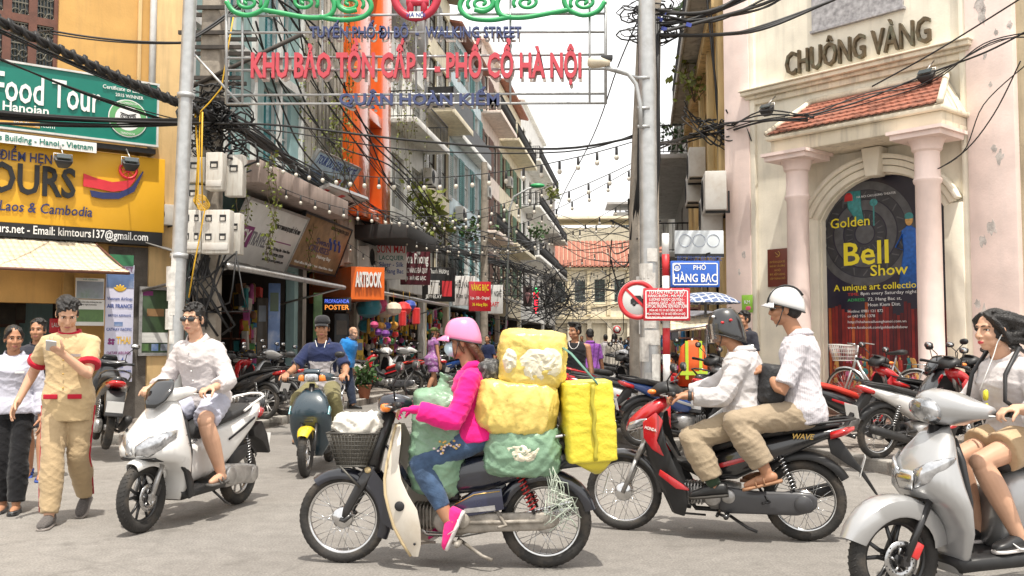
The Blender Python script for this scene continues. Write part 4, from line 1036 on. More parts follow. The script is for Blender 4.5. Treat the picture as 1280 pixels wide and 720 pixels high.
w.build('wall',CREAM,th)
for a,b,nm in((0,xl,0),(xp,xr,1)):
 p=MB();p.box(((a+b)/2,.21,HT/2),(b-a,.6,HT));p.box(((a+b)/2,-.115,.42),(b-a+.02,.06,.84));p.build('pilaster',PINK,th,bevel=.012)
p=MB();p.box((xl+.05,-.03,HT/2),(.10,.08,HT));p.box((xp-.05,-.03,HT/2),(.10,.08,HT));p.build('wall_fillet',CREAM,th,bevel=.01)
p=MB();p.box((xr+.4,.3,HT/2),(.8,.5,HT));p.box((xr+2.9,.9,HT/2),(4.2,1.2,HT));p.build('side_wall',plaster('dirty_cream',(.5,.43,.3),amt=.8),th)
zc=T(945,118)[1];m=MB()
for out,z0,z1 in((.06,-.20,-.10),(.12,-.10,-.04),(.2,-.04,.03),(.24,.03,.06)):m.box(((xl+xp)/2,-out/2-.002,zc+(z0+z1)/2),(xp-xl+out*1,out,z1-z0))
m.build('cornice',MOULD,th,bevel=.012)
sx0,sz0=T(1017,40);sx1,_=T(1130,10)
m=MB();m.box(((sx0+sx1)/2,-.03,sz0+.9),(sx1-sx0,.05,1.8));m.box(((sx0+sx1)/2,-.035,sz0-.02),(sx1-sx0+.06,.075,.04));m.build('stone_panel',pm('grey_granite_blocks',(.42,.41,.42),rough=.8,var=.4,scale=14,stain=(.15,.14,.15),sscale=10,samt=.5),th)
lx0,lz0=T(984,95);lx1,lz1=T(1166,54)
hcap=(T(990,70)[1]-T(990,94)[1])*1.18
lettering('CHUÔNG',BRONZE,th,(lx0,-.02,(lz0+lz1)/2),(1,0,0),hcap,ext=.035,bold=.012,align='LEFT',width=(lx1-lx0)*.575,name='raised_letters')
lettering('VÀNG',BRONZE,th,(lx0+(lx1-lx0)*.625,-.02,(lz0+lz1)/2),(1,0,0),hcap,ext=.035,bold=.012,align='LEFT',width=(lx1-lx0)*.375,name='raised_letters')
PD=.62
c0,zcap0=T(996,196,PD);c1,zcap1=T(1158,165,PD)
zcap=(zcap0+zcap1)/2
for cx in(c0,c1):
 m=MB();c=(cx,-PD,0);r=.18
 m.lathe([(.001,.52),(r*1.45,.52),(r*1.45,.60),(r*1.35,.66),(r*1.38,.70),(r*1.15,.76),(r*1.1,.80),(r,.84),(r*.985,1.6),(r*.95,zcap-.75),(r*1.08,zcap-.72),(r*1.12,zcap-.68),(r*.98,zcap-.64),(r*.96,zcap-.28),(r*1.15,zcap-.25),(r*1.18,zcap-.2),(r*1.35,zcap-.12),(r*1.45,zcap-.10)],36,'z',c)
 m.box((cx,-PD,zcap-.055),(.74,.74,.09));m.box((cx,-PD,zcap+.0),(.82,.82,.05))
 m.build('column',PINK,th,smooth_angle=40)
 m=MB();m.box((cx,-PD+.1,.26),(.78,.95,.51));m.build('pedestal',CREAM,th,bevel=.015)
bx0,bx1=c0-.34,c1+.34
m=MB();m.box(((bx0+bx1)/2,-PD/2-.1,zcap+.14),(bx1-bx0,PD+.25,.22));m.box(((bx0+bx1)/2,-PD/2-.14,zcap+.285),(bx1-bx0+.1,PD+.35,.07));m.build('beam',MOULD,th,bevel=.02)
zt=zcap+.33;ry=-PD-.30;rz1=zt+.60
m=MB();n=22;rws=7;Wd=bx1-bx0
for j in range(rws):
 t0,t1=j/rws,(j+1)/rws;y0,y1=ry+(-.05-ry)*t0,ry+(-.05-ry)*t1;z0,z1=zt+(rz1-zt)*t0,zt+(rz1-zt)*t1
 ins=.28*(t0+t1)/2
 for i in range(n):
  xa=bx0+ins+(Wd-2*ins)*(i+.5*(j%2)-.25)/n;wt=(Wd-2*ins)/n*.96
  if xa<bx0+ins-.06 or xa+wt>bx1-ins+.1:continue
  q=[(xa,y0-.02,z0+.045),(xa+wt/2,y0-.045,z0+.03),(xa+wt,y0-.02,z0+.045),(xa+wt,y1,z1+.03),(xa,y1,z1+.03)]
  b_=[(a_,b2,c_-.022)for a_,b2,c_ in q]
  m.add(q+b_,[(0,1,2,3,4),(9,8,7,6,5)]+[(k,k+5,(k+1)%5+5,(k+1)%5)for k in range(5)],False)
m.build('canopy_tiles',RTILE,th)
m=MB();m.add([(bx0,ry,zt),(bx1,ry,zt),(bx1-.3,-.04,rz1),(bx0+.3,-.04,rz1),(bx0,-.02,zt),(bx1,-.02,zt)],[(0,1,2,3),(1,5,2),(4,0,3),(0,4,5,1)],False)
for s,xx in((1,bx0),(-1,bx1)):m.tube([(xx-s*.02,ry-.02,zt+.03),(xx+s*.28,-.05,rz1+.06)],.05,8)
m.tube([(bx0+.25,-.06,rz1+.05),(bx1-.25,-.06,rz1+.05)],.055,8);m.build('canopy_core',MOULD,th)
m=MB()
for r0,r1,d in((.02,.12,.10),(.13,.22,.14),(.23,.30,.18)):
 rs=[]
 for i in range(25):
  t=-a0*1.02+2.04*a0*i/24
  f=lambda rr,y:V((acx+(ar+rr)*sin(t),y,acz+(ar+rr)*cos(t)))
  rs.append([f(r0,-.001),f(r0,-d),f(r1,-d),f(r1,-.001)])
 m.rings(rs,smooth=False)
for x in(ax0-.16,ax1+.16):m.box((x,-.04,(az0+aspr-.02)/2+.1),(.28,.10,aspr-az0-.1))
m.build('archivolt',CREAM,th,bevel=.012)
m=MB();m.prism([(acx-.10,atop-.05),(acx+.10,atop-.05),(acx+.16,atop+.40),(acx-.16,atop+.40)],-.26,-.0);m.build('keystone',CREAM,th,bevel=.015)
STEPT=pm('brown_step_tile',(.20,.115,.085),rough=.6,var=.3,scale=5,stain=(.35,.3,.27),sscale=4,samt=.4)
m=MB()
for i in range(3):m.box((acx,-.40-.0+(2-i)*-.28*0-.55+i*.28,.06+.12*i),(2.9+.5,1.5-.5*i+.2,.119));
m.build('step',STEPT,th,bevel=.01)
NAVY=pm('poster_navy',(.014,.013,.032),rough=.35,var=.35,scale=1.2);YEL=pm('poster_yellow',(.78,.64,.03),rough=.45,var=.05);TXW=pm('print_white',(.72,.72,.72),rough=.5,var=0)
po=thing('theatre_poster','tall dark arched show poster with yellow title filling the theatre arch','poster',TF.w(0,0,0),TF.a)
m=MB();m.prism([(ax0+.004,az0+.02),(ax1-.004,az0+.02),(ax1-.004,aspr)]+[(x,z-.004)for x,z in arc[::-1]][1:-1]+[(ax0+.004,aspr)],.12,.15);m.build('poster_panel',NAVY,po)
def on_poster(px,py):return T(px,py,-.12)
def ptxt(s,px,py,px2,h,m=None,**k):
 x,z=on_poster(px,py);x2,_=on_poster(px2,py);return lettering(s,m or YEL,po,(x,.110,z),(1,0,0),h,ext=.001,align='LEFT',width=x2-x,**k)
gx,gz=on_poster(1081,292);GRD=pm('medallion_grey',(.085,.085,.09),rough=.5,var=.3,scale=8);GRD2=pm('medallion_dark',(.035,.035,.042),rough=.5,var=.3,scale=8)
for i,(r0,r1,mm)in enumerate(((.0,.16,GRD),(.18,.36,GRD2),(.38,.54,GRD),(.56,.70,GRD2),(.71,.84,GRD))):
 m=MB();r1*=1.0;rs=[[V((gx+min(1,(ax1-gx)/1.)*0+rr*cos(2*pi*j/48),.1165-.0002*i,gz+rr*sin(2*pi*j/48)))for j in range(48)]for rr in(max(r0,.001),r1)]
 m.rings(rs,cap=False);m.build('medallion',mm,po)
m=MB()
for i in range(20):
 a=2*pi*i/20;m.box((gx+.63*cos(a),.1155,gz+.63*sin(a)),(.12,.002,.02),(0,-a+(.7 if i%2 else-.4),0));m.box((gx+.27*cos(a),.1155,gz+.27*sin(a)),(.1,.002,.015),(0,-a,0))
m.build('medallion_figures',GRD,po)
ptxt('Golden',1038,286,1087,.155,bold=.012);ptxt('Bell',1053,332,1109,.36,bold=.02);ptxt('Show',1088,345,1135,.17,bold=.014);ptxt('A unique art collection',1043,364,1152,.10,bold=.012)
ptxt('TIME:',1060,370,1074,.045,pm('print_red',(.55,.04,.04),rough=.5,var=0));ptxt('8pm every Saturday night',1076,369,1146,.05,TXW);ptxt('ADRESS:',1060,377,1082,.045,pm('print_green',(.05,.4,.12),rough=.5,var=0));ptxt('72. Hang Bac st,',1085,376,1127,.05,TXW);ptxt('Hoan Kiem Dist.',1085,383,1126,.05,TXW)
ptxt('Hotline: 0981 121 872',1060,391,1104,.042,TXW);ptxt('or 043 926 1378',1060,397,1094,.042,TXW);ptxt('http://nhahatcailuonghanoi.com.vn',1060,404,1133,.04,TXW);ptxt('www.facebook.com/goldenbellshow',1060,411,1135,.04,TXW)
ptxt('HA NOI CAI LUONG THEATER',1071,248,1120,.035,TXW)
rx_,rz_=on_poster(1061,247);m=MB();m.box((rx_,.117,rz_),(.2,.004,.2));m.build('emblem_frame',GRD,po);m=MB();m.sweep([((rx_,.1135,rz_-.06),(.075,0,0),(0,.002,0),6),((rx_,.1135,rz_+.03),(.07,0,0),(0,.002,0),6),((rx_,.1135,rz_+.075),(.03,0,0),(0,.002,0),6)],12);m.build('emblem',pm('emblem_red',(.5,.03,.03),rough=.5,var=0),po)
rnd=random.Random(5)
cu=[pm('curtain_%s'%n_,c_,rough=.6,var=.35,scale=6)for n_,c_ in(('red',(.22,.015,.012)),('deep',(.10,.008,.012)),('glow',(.42,.09,.02)))]
sz1=on_poster(1085,375)[1];sz2=az0+.06;m=MB();k=34
for i in range(k):
 x0=ax0+.02+(2.0)*i/k;m.box((x0+.03,.1172,(sz1+sz2)/2-.1*rnd.random()),(.05,.003,(sz1-sz2)*rnd.uniform(.75,1)),mi=rnd.choice((0,0,1,1,2)))
m.build('painted_curtain',cu,po)
fg=[pm('figure_%s'%n_,c_,rough=.5,var=.3,scale=20)for n_,c_ in(('gold',(.6,.33,.10)),('pink',(.55,.12,.25)),('red',(.5,.05,.04)),('teal',(.05,.25,.25)),('blue',(.02,.12,.45)))]
m=MB()
for i in range(60):
 x=ax0+.1+1.85*rnd.random();z=sz2+rnd.uniform(.05,.5)+.25*abs(x-acx);mi=rnd.choice((0,0,0,1,2,3));h=rnd.uniform(.07,.16)
 if i%2:m.ell((x,.1144,z),(h*rnd.uniform(.2,.6),.002,h*rnd.uniform(.3,.7)),(0,rnd.uniform(-1,1),0),mi=mi,n=8,m=5);continue
 m.sweep([((x,.1145,z-h),(h*.35,0,0),(0,.002,0)),((x+.01,.1145,z),(h*.2,0,0),(0,.002,0)),((x,.1145,z+h*.5),(h*.25,0,0),(0,.002,0)),((x,.1145,z+h*.6),(h*.05,0,0),(0,.002,0))],8,mi=mi);m.ell((x,.1145,z+h*.72),(h*.13,.002,h*.15),mi=0,n=8,m=5)
m.box((acx,.1142,sz2+.12),(1.7,.002,.22),mi=2)
m.build('painted_stage',fg,po)
m=MB();sx,sz=on_poster(1137,300)
m.sweep([((sx+.02,.114,sz-.75),(.22,0,0),(0,.002,0)),((sx,.114,sz-.15),(.10,0,0),(0,.002,0)),((sx,.114,sz+.15),(.13,0,0),(0,.002,0)),((sx,.114,sz+.22),(.04,0,0),(0,.002,0))],10,mi=4);m.ell((sx,.1135,sz+.31),(.065,.002,.085),mi=0,n=10,m=6);m.ell((sx,.113,sz+.37),(.075,.002,.06),mi=3,n=10,m=6);m.tube([(sx-.1,.113,sz+.1),(sx-.22,.113,sz-.1),(sx-.1,.113,sz-.15)],.04,6,mi=4,flat=.06)
m.build('painted_singer',fg,po)
m=MB();bx,bz=on_poster(1092,253)
m.ell((bx,.1145,bz),(.07,.002,.06),mi=3,n=12,m=6);m.box((bx,.1145,bz-.2),(.025,.002,.34),mi=3);m.sweep([((bx-.35,.1145,bz+.22),(.13,0,0),(0,.002,0)),((bx-.33,.1145,bz-.05),(.12,0,0),(0,.002,0)),((bx-.22,.1145,bz-.3),(.06,0,0),(0,.002,0))],10,mi=3);m.build('painted_drum',fg,po)
def flat_sign(name,label,cat,fr,px0,py0,px1,py1,mat_,d=.03,th_=.025,group=None,par=None,skew=True):
 0
 x0,z1=fr(px0,py0,d);x1,z0=fr(px1,py1,d)
 if skew:z1b=fr(px1,py0,d)[1];z0=fr(px0,py1,d)[1]
 r=thing(name,label,cat,fr.w((x0+x1)/2,-d,(z0+z1)/2),fr.a,group=group);w,h=x1-x0,z1-z0
 b=MB();b.box((0,th_/2,0),(w,th_,h));b.build('board',mat_,r,bevel=.006)
 return r,w,h
def sign_text(r,s,m,x,z,h,w=None,**k):return lettering(s,m,r,(x,-.001,z),(1,0,0),h,ext=k.pop('ext',.0015),width=w,**k)
GOLDT=pm('gold_lettering',(.55,.36,.10),rough=.4,metal=.4,var=0)
r,w_,h_=flat_sign('plaque','small maroon plaque with gold writing beside the left pink column','plaque',TF,959,312,985,359,pm('maroon_plaque',(.16,.035,.02),rough=.4,var=.2),d=.06)
m=MB();m.tube([(.05*cos(t),-.003,h_*.36+.05*sin(t))for t in np.linspace(-2.2,1.2,9)],.006,5);m.tube([(-.04,-.003,h_*.36+.03),(.04,-.003,h_*.36-.04)],.006,5);m.build('emblem',GOLDT,r)
for i,s in enumerate(('DI TÍCH LỊCH SỬ','NHÀ HÁT CẢI LƯƠNG','HÀ NỘI','ĐÃ XẾP HẠNG','CẤP THÀNH PHỐ')):sign_text(r,s,GOLDT,0,h_*.13-i*h_*.11,h_*.05,w_*(.75 if i!=2 else .3))
r,w_,h_=flat_sign('notice_sign','small grey notice sign with three lines of white capitals on cream wall','sign',TF,1181,330,1217,354,pm('grey_sign',(.13,.12,.11),rough=.5,var=.2),d=.05)
for i,s in enumerate(('KV CƠ QUAN','KHÔNG ĐỖ ĐỂ XE','BÁN HÀNG RONG')):sign_text(r,s,TXW,0,h_*(.2-.28*i),h_*.17,w_*.9,bold=.04)
r,w_,h_=flat_sign('paper_notice','torn white paper notice pasted below the grey notice sign','paper',TF,1188,378,1213,397,pm('old_paper',(.6,.58,.54),rough=.8,var=.2,scale=12,stain=(.4,.35,.3),sscale=8),d=.004,th_=.003)
for i in range(4):sign_text(r,('CHO THUÊ NHÀ','KHOAN CẮT','BÊ TÔNG','LH: 0912 345')[i],INK,0,h_*(.25-.2*i),h_*.1,w_*.8)
r,w_,h_=flat_sign('flyer','small bright green flyer pasted on the left pink pilaster','flyer',TF,927,369,941,391,pm('flyer_green',(.25,.48,.06),rough=.5,var=.15),d=.10,th_=.004)
sign_text(r,'KM',TXW,0,0,h_*.2,w_*.5)
m=MB();m.ell((w_*.1,-.003,-h_*.25),(w_*.25,.002,h_*.12));m.build('flyer_print',pm('flyer_pink',(.6,.1,.2),rough=.5,var=.1),r)
PATCH=pm('bare_render',(.50,.46,.43),rough=.95,var=.4,scale=14,bump=.3,stain=(.78,.66,.62),sscale=9,samt=.9)
rnd=random.Random(3)
m=MB()
for px,py,s in((1240,285,.17),(1228,300,.12),(1250,196,.13),(1243,186,.1),(1232,400,.28),(1250,415,.2),(1238,440,.2),(1228,20,.18),(1245,40,.08),(1262,30,.08),(1226,5,.2),(930,318,.10),(924,340,.07),(1231,70,.07),(1238,105,.06),(1222,380,.1)):
 x,z=T(px,py,.092);k=15;s*=.8
 m.prism([(x+s*rnd.uniform(.35,1)*cos(2*pi*i/k)*.7,z+s*rnd.uniform(.35,1)*sin(2*pi*i/k)*1.2)for i in range(k)],-.0925,-.085)
m.build('bare_patch',PATCH,th)
#  left corner house (travel office)
YEW=plaster('ochre',(.62,.37,.13),amt=.25);YEL2=plaster('ochre_pale',(.74,.52,.26),amt=.3)
C=CF
ch=thing('corner_house','ochre corner house with brown shutters over the travel office','building',C.O,C.a)
cw=-12.;fz0,_z=0,0
zs0=C(100,352)[1];zband=C(0,284)[1]
wx0,wz0=C(-60,90);wx1=C(73,50)[0]
m=MB();m.sm=False;front(m,12,0,9.5,[(wx0,wx1,wz0-.1,8.6),(C(-60,400)[0],C(97,400)[0],.15,zs0-.35)],depth=.3,x0=-12)
m.box((-6,4.6,4.75),(11.98,2.4,9.48));m.box((-6,1.8,6.),(11.98,3.1,6.9));m.box((-.15,1.8,1.3),(.28,3.,2.5));m.build('wall',YEW,ch)
m=MB();m.box((C(97,400)[0]+.2,1.7,1.3),(.1,2.6,2.5));m.box((-6,1.8,2.48),(11,2.6,.06));m.build('shop_shade_lining',INSIDE,ch)  # dark sheets added over the ochre so the shop inside looks shaded
m=MB();m.box((-.16,-.03,4.75),(.5,.1,9.5));px_=C(172,50)[0];m.box((px_+.02,-.03,6.8),(.06,.06,5.4));m.build('corner_pilaster',YEL2,ch,bevel=.01)
x_=C(189,60)[0];m=MB();m.tube([(x_,-.09,3.9),(x_,-.09,9.5)],.055,10);m.build('drain_pipe',FRW,ch)
sh=MB();W_=(wx1-wx0)/4
for i in range(4):
 a=wx0+W_*i
 for x in(a+.03,a+W_-.03):sh.box((x,.1,(wz0+8.5)/2),(.06,.08,8.5-wz0))
 for z in(wz0+.05,(wz0+6.8)/2+.3,8.4):sh.box((a+W_/2,.1,z),(W_-.12,.075,.12))
so=sh.build('window_shutter',WOODBR,ch)
gl=MB();gl.box(((wx0+wx1)/2,.14,(wz0+8.5)/2),(wx1-wx0,.01,8.5-wz0));gl.build('pane',GLASSD,so)
gr=MB();GRI=pm('old_grille',(.16,.15,.12),rough=.6,var=.3,metal=.3)
for i in range(4):
 a=wx0+W_*i
 for k in range(1,5):gr.tube([(a+.06+(W_-.12)*k/5,.09,wz0),(a+.06+(W_-.12)*k/5,.09,8.4)],.010,5)
 for z in np.arange(wz0+.15,8.3,.32):
  for k in(.33,.67):gr.tube([(a+W_*k+.06*cos(t),.085,z+.06*sin(t))for t in np.linspace(0,2*pi,9)],.009,4)
  gr.box((a+W_/2,.088,z+.16),(W_-.14,.015,.018))
gr.build('grille',GRI,so)
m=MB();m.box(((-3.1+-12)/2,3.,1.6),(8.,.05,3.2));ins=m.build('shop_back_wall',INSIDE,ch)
WALLD=pm('grimy_wall',(.13,.115,.10),rough=.9,var=.35,scale=4,bump=.3,stain=(.3,.27,.24),sscale=3)
m=MB();m.box((C(187,430)[0]-.05,-.012,1.45),(1.25,.02,2.9));m.build('grimy_wall_base',WALLD,ch)
x0,zt0=C(-60,296);x1,zb0=C(198,306);m=MB();zt0=C(198,286)[1];zb0=C(198,305)[1]
ck=bpy.data.materials.new('checker_tiles');ck.use_nodes=True;t=ck.node_tree.nodes.new('ShaderNodeTexChecker');t.inputs['Scale'].default_value=20;t.inputs[1].default_value=(.6,.52,.45,1);t.inputs[2].default_value=(.22,.08,.06,1);tc=ck.node_tree.nodes.new('ShaderNodeTexCoord');ck.node_tree.links.new(tc.outputs['Object'],t.inputs[0]);ck.node_tree.links.new(t.outputs[0],ck.node_tree.nodes['Principled BSDF'].inputs['Base Color'])
m.box(((x0+x1)/2,-.10,(zt0+zb0)/2),(x1-x0,.2,zt0-zb0));m.build('tile_band',ck,ch)
SY=pm('sign_yellow',(.78,.42,.025),rough=.42,var=.06,scale=2,stain=(.5,.25,.03),sscale=1,samt=.3);SBLK=pm('sign_black',(.012,.012,.013),rough=.4,var=.1);SWH=pm('sign_white_letters',(.78,.78,.76),rough=.5,var=0);SNV=pm('sign_navy',(.02,.03,.12),rough=.45,var=.05);SRED=pm('sign_red',(.62,.03,.045),rough=.42,var=.06);SGRN=pm('sign_green',(.0,.17,.125),rough=.4,var=.06)
x0=C(-75,200,.34)[0];x1,zt=C(207,199,.34);zb=C(203,307,.34)[1];zbb=C(203,291,.34)[1]
ys=thing('shop_sign','large yellow travel office sign with black web address strip','sign',C.w(0,-.34,0),C.a)
m=MB();m.box(((x0+x1)/2,.16,(zt+zbb)/2),(x1-x0,.30,zt-zbb));m.build('board',SY,ys,bevel=.01)
m=MB();m.box(((x0+x1)/2-.01,.155,(zb+zbb)/2-.001),(x1-x0-.03,.30,zbb-zb));m.build('address_strip',SBLK,ys)
def yt(s,px0,py,px1,h,mm,ext=.004,**k):
 a,z=C(px0,py,.34);b_=C(px1,py,.34)[0];return lettering(s,mm,ys,(a,0,z),(1,0,0),h,ext=ext,align='LEFT',width=b_-a,off=.008,**k)
yt('TOURS',-45,236,94,.44,SBLK,.02,bold=.03);yt('H ĐIỂM HẸN',-16,197,64,.135,SNV,bold=.02);yt('Việt Nam,Laos & Cambodia',-78,257,114,.15,SNV,bold=.015,shear=.15)
zc_=C(100,283,.34)[1]*.5+zb*.5
a=C(-66,290,.34)[0];b_=C(185,290,.34)[0];lettering('www.kimtours.net - Email: kimtours137@gmail.com',SWH,ys,(a,0,zb+.06),(1,0,0),.125,ext=.003,align='LEFT',width=b_-a,bold=.015,off=.008)
def sweep2d(top,bot,mm,y,nm):
 m=MB();f=lambda q:(lambda r:(r[0],y,r[1]))(C(q[0],q[1],.34))
 for i in range(len(top)-1):a1,b1,c1,d1=f(top[i]),f(top[i+1]),f(bot[i+1]),f(bot[i]);bk=lambda q:(q[0],q[1]+.02,q[2]);m.add([a1,b1,c1,d1,bk(a1),bk(b1),bk(c1),bk(d1)],[(0,1,2,3),(0,4,5,1),(3,2,6,7),(0,3,7,4),(1,5,6,2)],False)
 m.build(nm,mm,ys)
sweep2d([(104,217),(120,223),(140,228),(158,226),(170,219)],[(103.5,233),(120,236),(140,240),(158,238),(168,226)],SRED,-.03,'emblem_red_sweep')
sweep2d([(112,238),(128,241),(148,241),(165,233),(178,214)],[(114,246),(128,249),(148,249),(167,240),(178.5,216)],SNV,-.035,'emblem_navy_sweep')
wx,wz=C(160,213,.34);m=MB();m.tube([(wx+.13*cos(t),-.02,wz+.13*sin(t))for t in np.linspace(0,2*pi,25)[:-1]],.022,6,closed=True)
for i in range(8):m.tube([(wx,-.02,wz),(wx+.12*cos(i*pi/4),-.02,wz+.12*sin(i*pi/4))],.009,5)
m.ell((wx,-.02,wz),(.04,.02,.04));m.build('emblem_wheel',SRED,ys)
SPB=pm('spotlight_black',(.03,.03,.032),rough=.45,var=.2)
def spot(label,w,ang,group,wallpt=None,tilt=.9):
 r=thing('spotlight',label,'spotlight',w,ang,group=group);m=MB();R=(tilt,0,0)
 m.sweep([((0,-.02,.06),(.13,0,0),(0,.06,.05),6),((0,0,0),(.115,0,0),(0,.05,.04),6),((0,.04,-.06),(.07,0,0),(0,.035,.03),6)],16,smooth=False);m.build('housing',SPB,r,bevel=.006)
 m=MB();m.tube([(-.13,0,.0),(-.13,.03,.13),(.13,.03,.13),(.13,0,0)],.009,5);m.tube([(0,.03,.13),(0,.25,.30)],.011,5);m.build('bracket',IRON if False else ALU,r)
 m=MB();m.box((0,-.052,.086),(.2,.01,.09),(-.75,0,0));m.build('lens',GLASSD,r)
 return r
for i,(px,py)in enumerate(((79,203),(163,207))):
 a,z=C(px,py,.75);r=spot(('spotlight above the yellow sign near the end of its big black word','spotlight above the red and navy emblem of the yellow sign')[i],C.w(a,-.75,z),C.a,'spotlights over the yellow sign')
x0=C(-75,120,.5)[0];x1,zt=C(198,106,.5);zb=C(198,183,.5)[1]
gs=thing('tour_board','long green food tour board above the yellow travel sign','sign',C.w(0,-.5,0),C.a);m=MB()
m.box(((x0+x1)/2,.05,(zt+zb)/2),(x1-x0,.08,zt-zb));m.build('board',SGRN,gs)
m=MB()
for z in(zt,zb):m.box(((x0+x1)/2,.04,z),(x1-x0+.04,.11,.03))
m.box((x1,.041,(zt+zb)/2),(.03,.11,zt-zb));m.build('frame',FRW,gs)
m=MB();m.box(((x0+x1)/2,.22,zb-.08),(x1-x0,.3,.08));m.build('canopy_strip',SPB,gs)
def gt(s,px0,py,px1,h,mm,**k):
 a,z=C(px0,py,.5);b_=C(px1,py,.5)[0];return lettering(s,mm,gs,(a,0,z),(1,0,0),h,ext=.004,align='LEFT',width=b_-a,off=.006,**k)
gt('Food Tour',-10,123,124,.42,SWH,bold=.02);gt('Hanoian',2,137,60,.13,SWH,bold=.03);gt('Certificate of Excellence',128,110,192,.06,SWH,bold=.01);gt('2015 WINNER',144,120,179,.05,SWH,bold=.01)
a,z=C(-60,168,.5);b_=C(121,168,.5)[0];m=MB();m.box(((a+b_)/2,-.004,z+.04),(b_-a,.006,.16));m.build('address_strip',SWH,gs)
lettering('Kim Tours Building - Hanoi - Vietnam',SGRN,gs,(b_-.05,-.007,z-.0),(1,0,0),.085,ext=.002,align='RIGHT',width=b_-a-.2,bold=.02,off=.004)
a,z=C(-40,148,.5);b_=C(50,148,.5)[0];m=MB();m.box(((a+b_)/2,-.004,z+.03),(b_-a,.006,.10));m.build('web_strip',pm('strip_orange',(.7,.4,.1),rough=.5,var=.1),gs)
lettering('foodtour.com',SWH,gs,((a+b_)/2+.4,-.007,z),(1,0,0),.07,ext=.002,off=.004)
cx_,cz_=C(160,148,.5);sl=pm('seal_green',(.12,.36,.14),rough=.5,var=.05)
for r0,r1,mm,y in((.30,.001,SWH,-.004),(.285,.20,sl,-.008),(.195,.001,SWH,-.009)):
 m=MB();m.rings([[V((cx_+r*cos(2*pi*j/32),y,cz_+r*sin(2*pi*j/32)))for j in range(32)]for r in(r0,r1)],cap=False);m.build('seal',mm,gs)
m=MB()
for s in(-1,1):
 for rr in(.055,.03):m.tube([(cx_+s*.06+rr*cos(t),-.012,cz_+.02+rr*.8*sin(t))for t in np.linspace(0,2*pi,13)[:-1]],.006,4,closed=True)
m.tube([(cx_-.12,-.012,cz_+.08),(cx_,-.012,cz_+.05),(cx_+.12,-.012,cz_+.08)],.007,4);m.tube([(cx_-.02,-.012,cz_),(cx_,-.012,cz_-.03),(cx_+.02,-.012,cz_)],.006,4);m.build('seal_owl',INK,gs)
lettering('RECOMMENDED ON',SWH,gs,(cx_,-.01,cz_+.222),(1,0,0),.035,ext=.001,width=.26);lettering('TRIPADVISOR',SWH,gs,(cx_,-.01,cz_-.262),(1,0,0),.035,ext=.001,width=.22)
AWN=pm('awning_canvas',(.72,.60,.42),rough=.8,var=.12,scale=2,bump=.15,bscale=12,sheen=.2)
aw_=thing('awning','cream canvas awning below the checkered tile band of the travel office','awning',C.w(0,0,0),C.a);m=MB();xa0=C(-70,320,.3)[0];xb=C(118,303,.25)[0];xb2,zl=C(162,341,1.5);zh=C(118,303,.25)[1]
rws=[]
for j in range(9):
 t=j/8;rws.append([V((xa0+(xb+(xb2-xb)*t-xa0)*i/24,-.25-1.25*t,zh+(zl-zh)*t-.05*sin(pi*t)+.012*sin(i*1.9)*t))for i in range(25)])
for j in range(8):
 for i in range(24):m.add([rws[j][i],rws[j][i+1],rws[j+1][i+1],rws[j+1][i]],[(0,1,2,3)],True)
cv=m.build('canvas',AWN,aw_);md=cv.modifiers.new('s','SOLIDIFY');md.thickness=.006
m=MB();m.tube([(xa0,-1.5,zl-.01),(xb2,-1.5,zl-.01)],.022,8);m.tube([(xb,-.25,zh),(xb2,-1.5,zl-.01)],.014,6);m.build('awning_frame',WOODBR,aw_)
m=MB();pxx=C(85,380,.35)[0];m.box((pxx,-.3,1.3),(.16,.14,2.6));thing('wooden_post','yellowish wooden post at the travel office doorway','post',C.w(0,0,0),C.a);m.build('shaft',pm('ochre_wood',(.36,.22,.07),rough=.6,var=.25),bpy.data.objects['wooden_post'],bevel=.01)
PICS=[pm('picture_%d'%i,c,rough=.4,var=.5,scale=2.5,stain=d_,sscale=2,samt=.8)for i,(c,d_)in enumerate((((.10,.20,.06),(.03,.05,.03)),((.25,.28,.33),(.08,.18,.05)),((.09,.07,.05),(.2,.15,.1)),((.05,.09,.04),(.015,.02,.015)),((.12,.2,.4),(.5,.5,.5))))]
def board(name,label,cat,fr,pxs,d,mm,texts=(),pics=(),frame=None,th_=.03,group=None):
 r,w_,h_=flat_sign(name,label,cat,fr,*pxs,mm,d=d,th_=th_,group=group)
 for(u0,v0,u1,v1,pmat)in pics:
  m=MB();m.box(((u0+u1)/2*w_-w_/2,-.003,h_/2-(v0+v1)/2*h_),((u1-u0)*w_,.004,(v1-v0)*h_));m.build('picture',pmat,r)
 for tx in texts:
  s,u,v,h,w2,mm2=tx[:6];lettering(s,mm2,r,(u*w_-w_/2,-.006,h_/2-v*h_),(1,0,0),h*h_,ext=.0012,width=w2*w_,bold=tx[6]if len(tx)>6 else .012)
 if frame:
  m=MB();t=.05
  for x in(-w_/2-t/2+.01,w_/2+t/2-.01):m.box((x,.01,0),(t,.09,h_+2*t))
  for z in(-h_/2-t/2,h_/2+t/2):m.box((0,.01,z),(w_-.02,.088,t))
  m.build('frame',frame,r)
 return r
LAV=pm('lavender_panel',(.55,.55,.68),rough=.45,var=.05);WPAP=pm('poster_white',(.66,.66,.64),rough=.5,var=.06);TGOLD=pm('print_gold',(.62,.38,.03),rough=.5,var=0);TBLU=pm('print_blue',(.03,.07,.28),rough=.5,var=0);TREDP=pm('print_red2',(.6,.03,.04),rough=.5,var=0);TPUR=pm('print_purple',(.22,.03,.16),rough=.5,var=0)
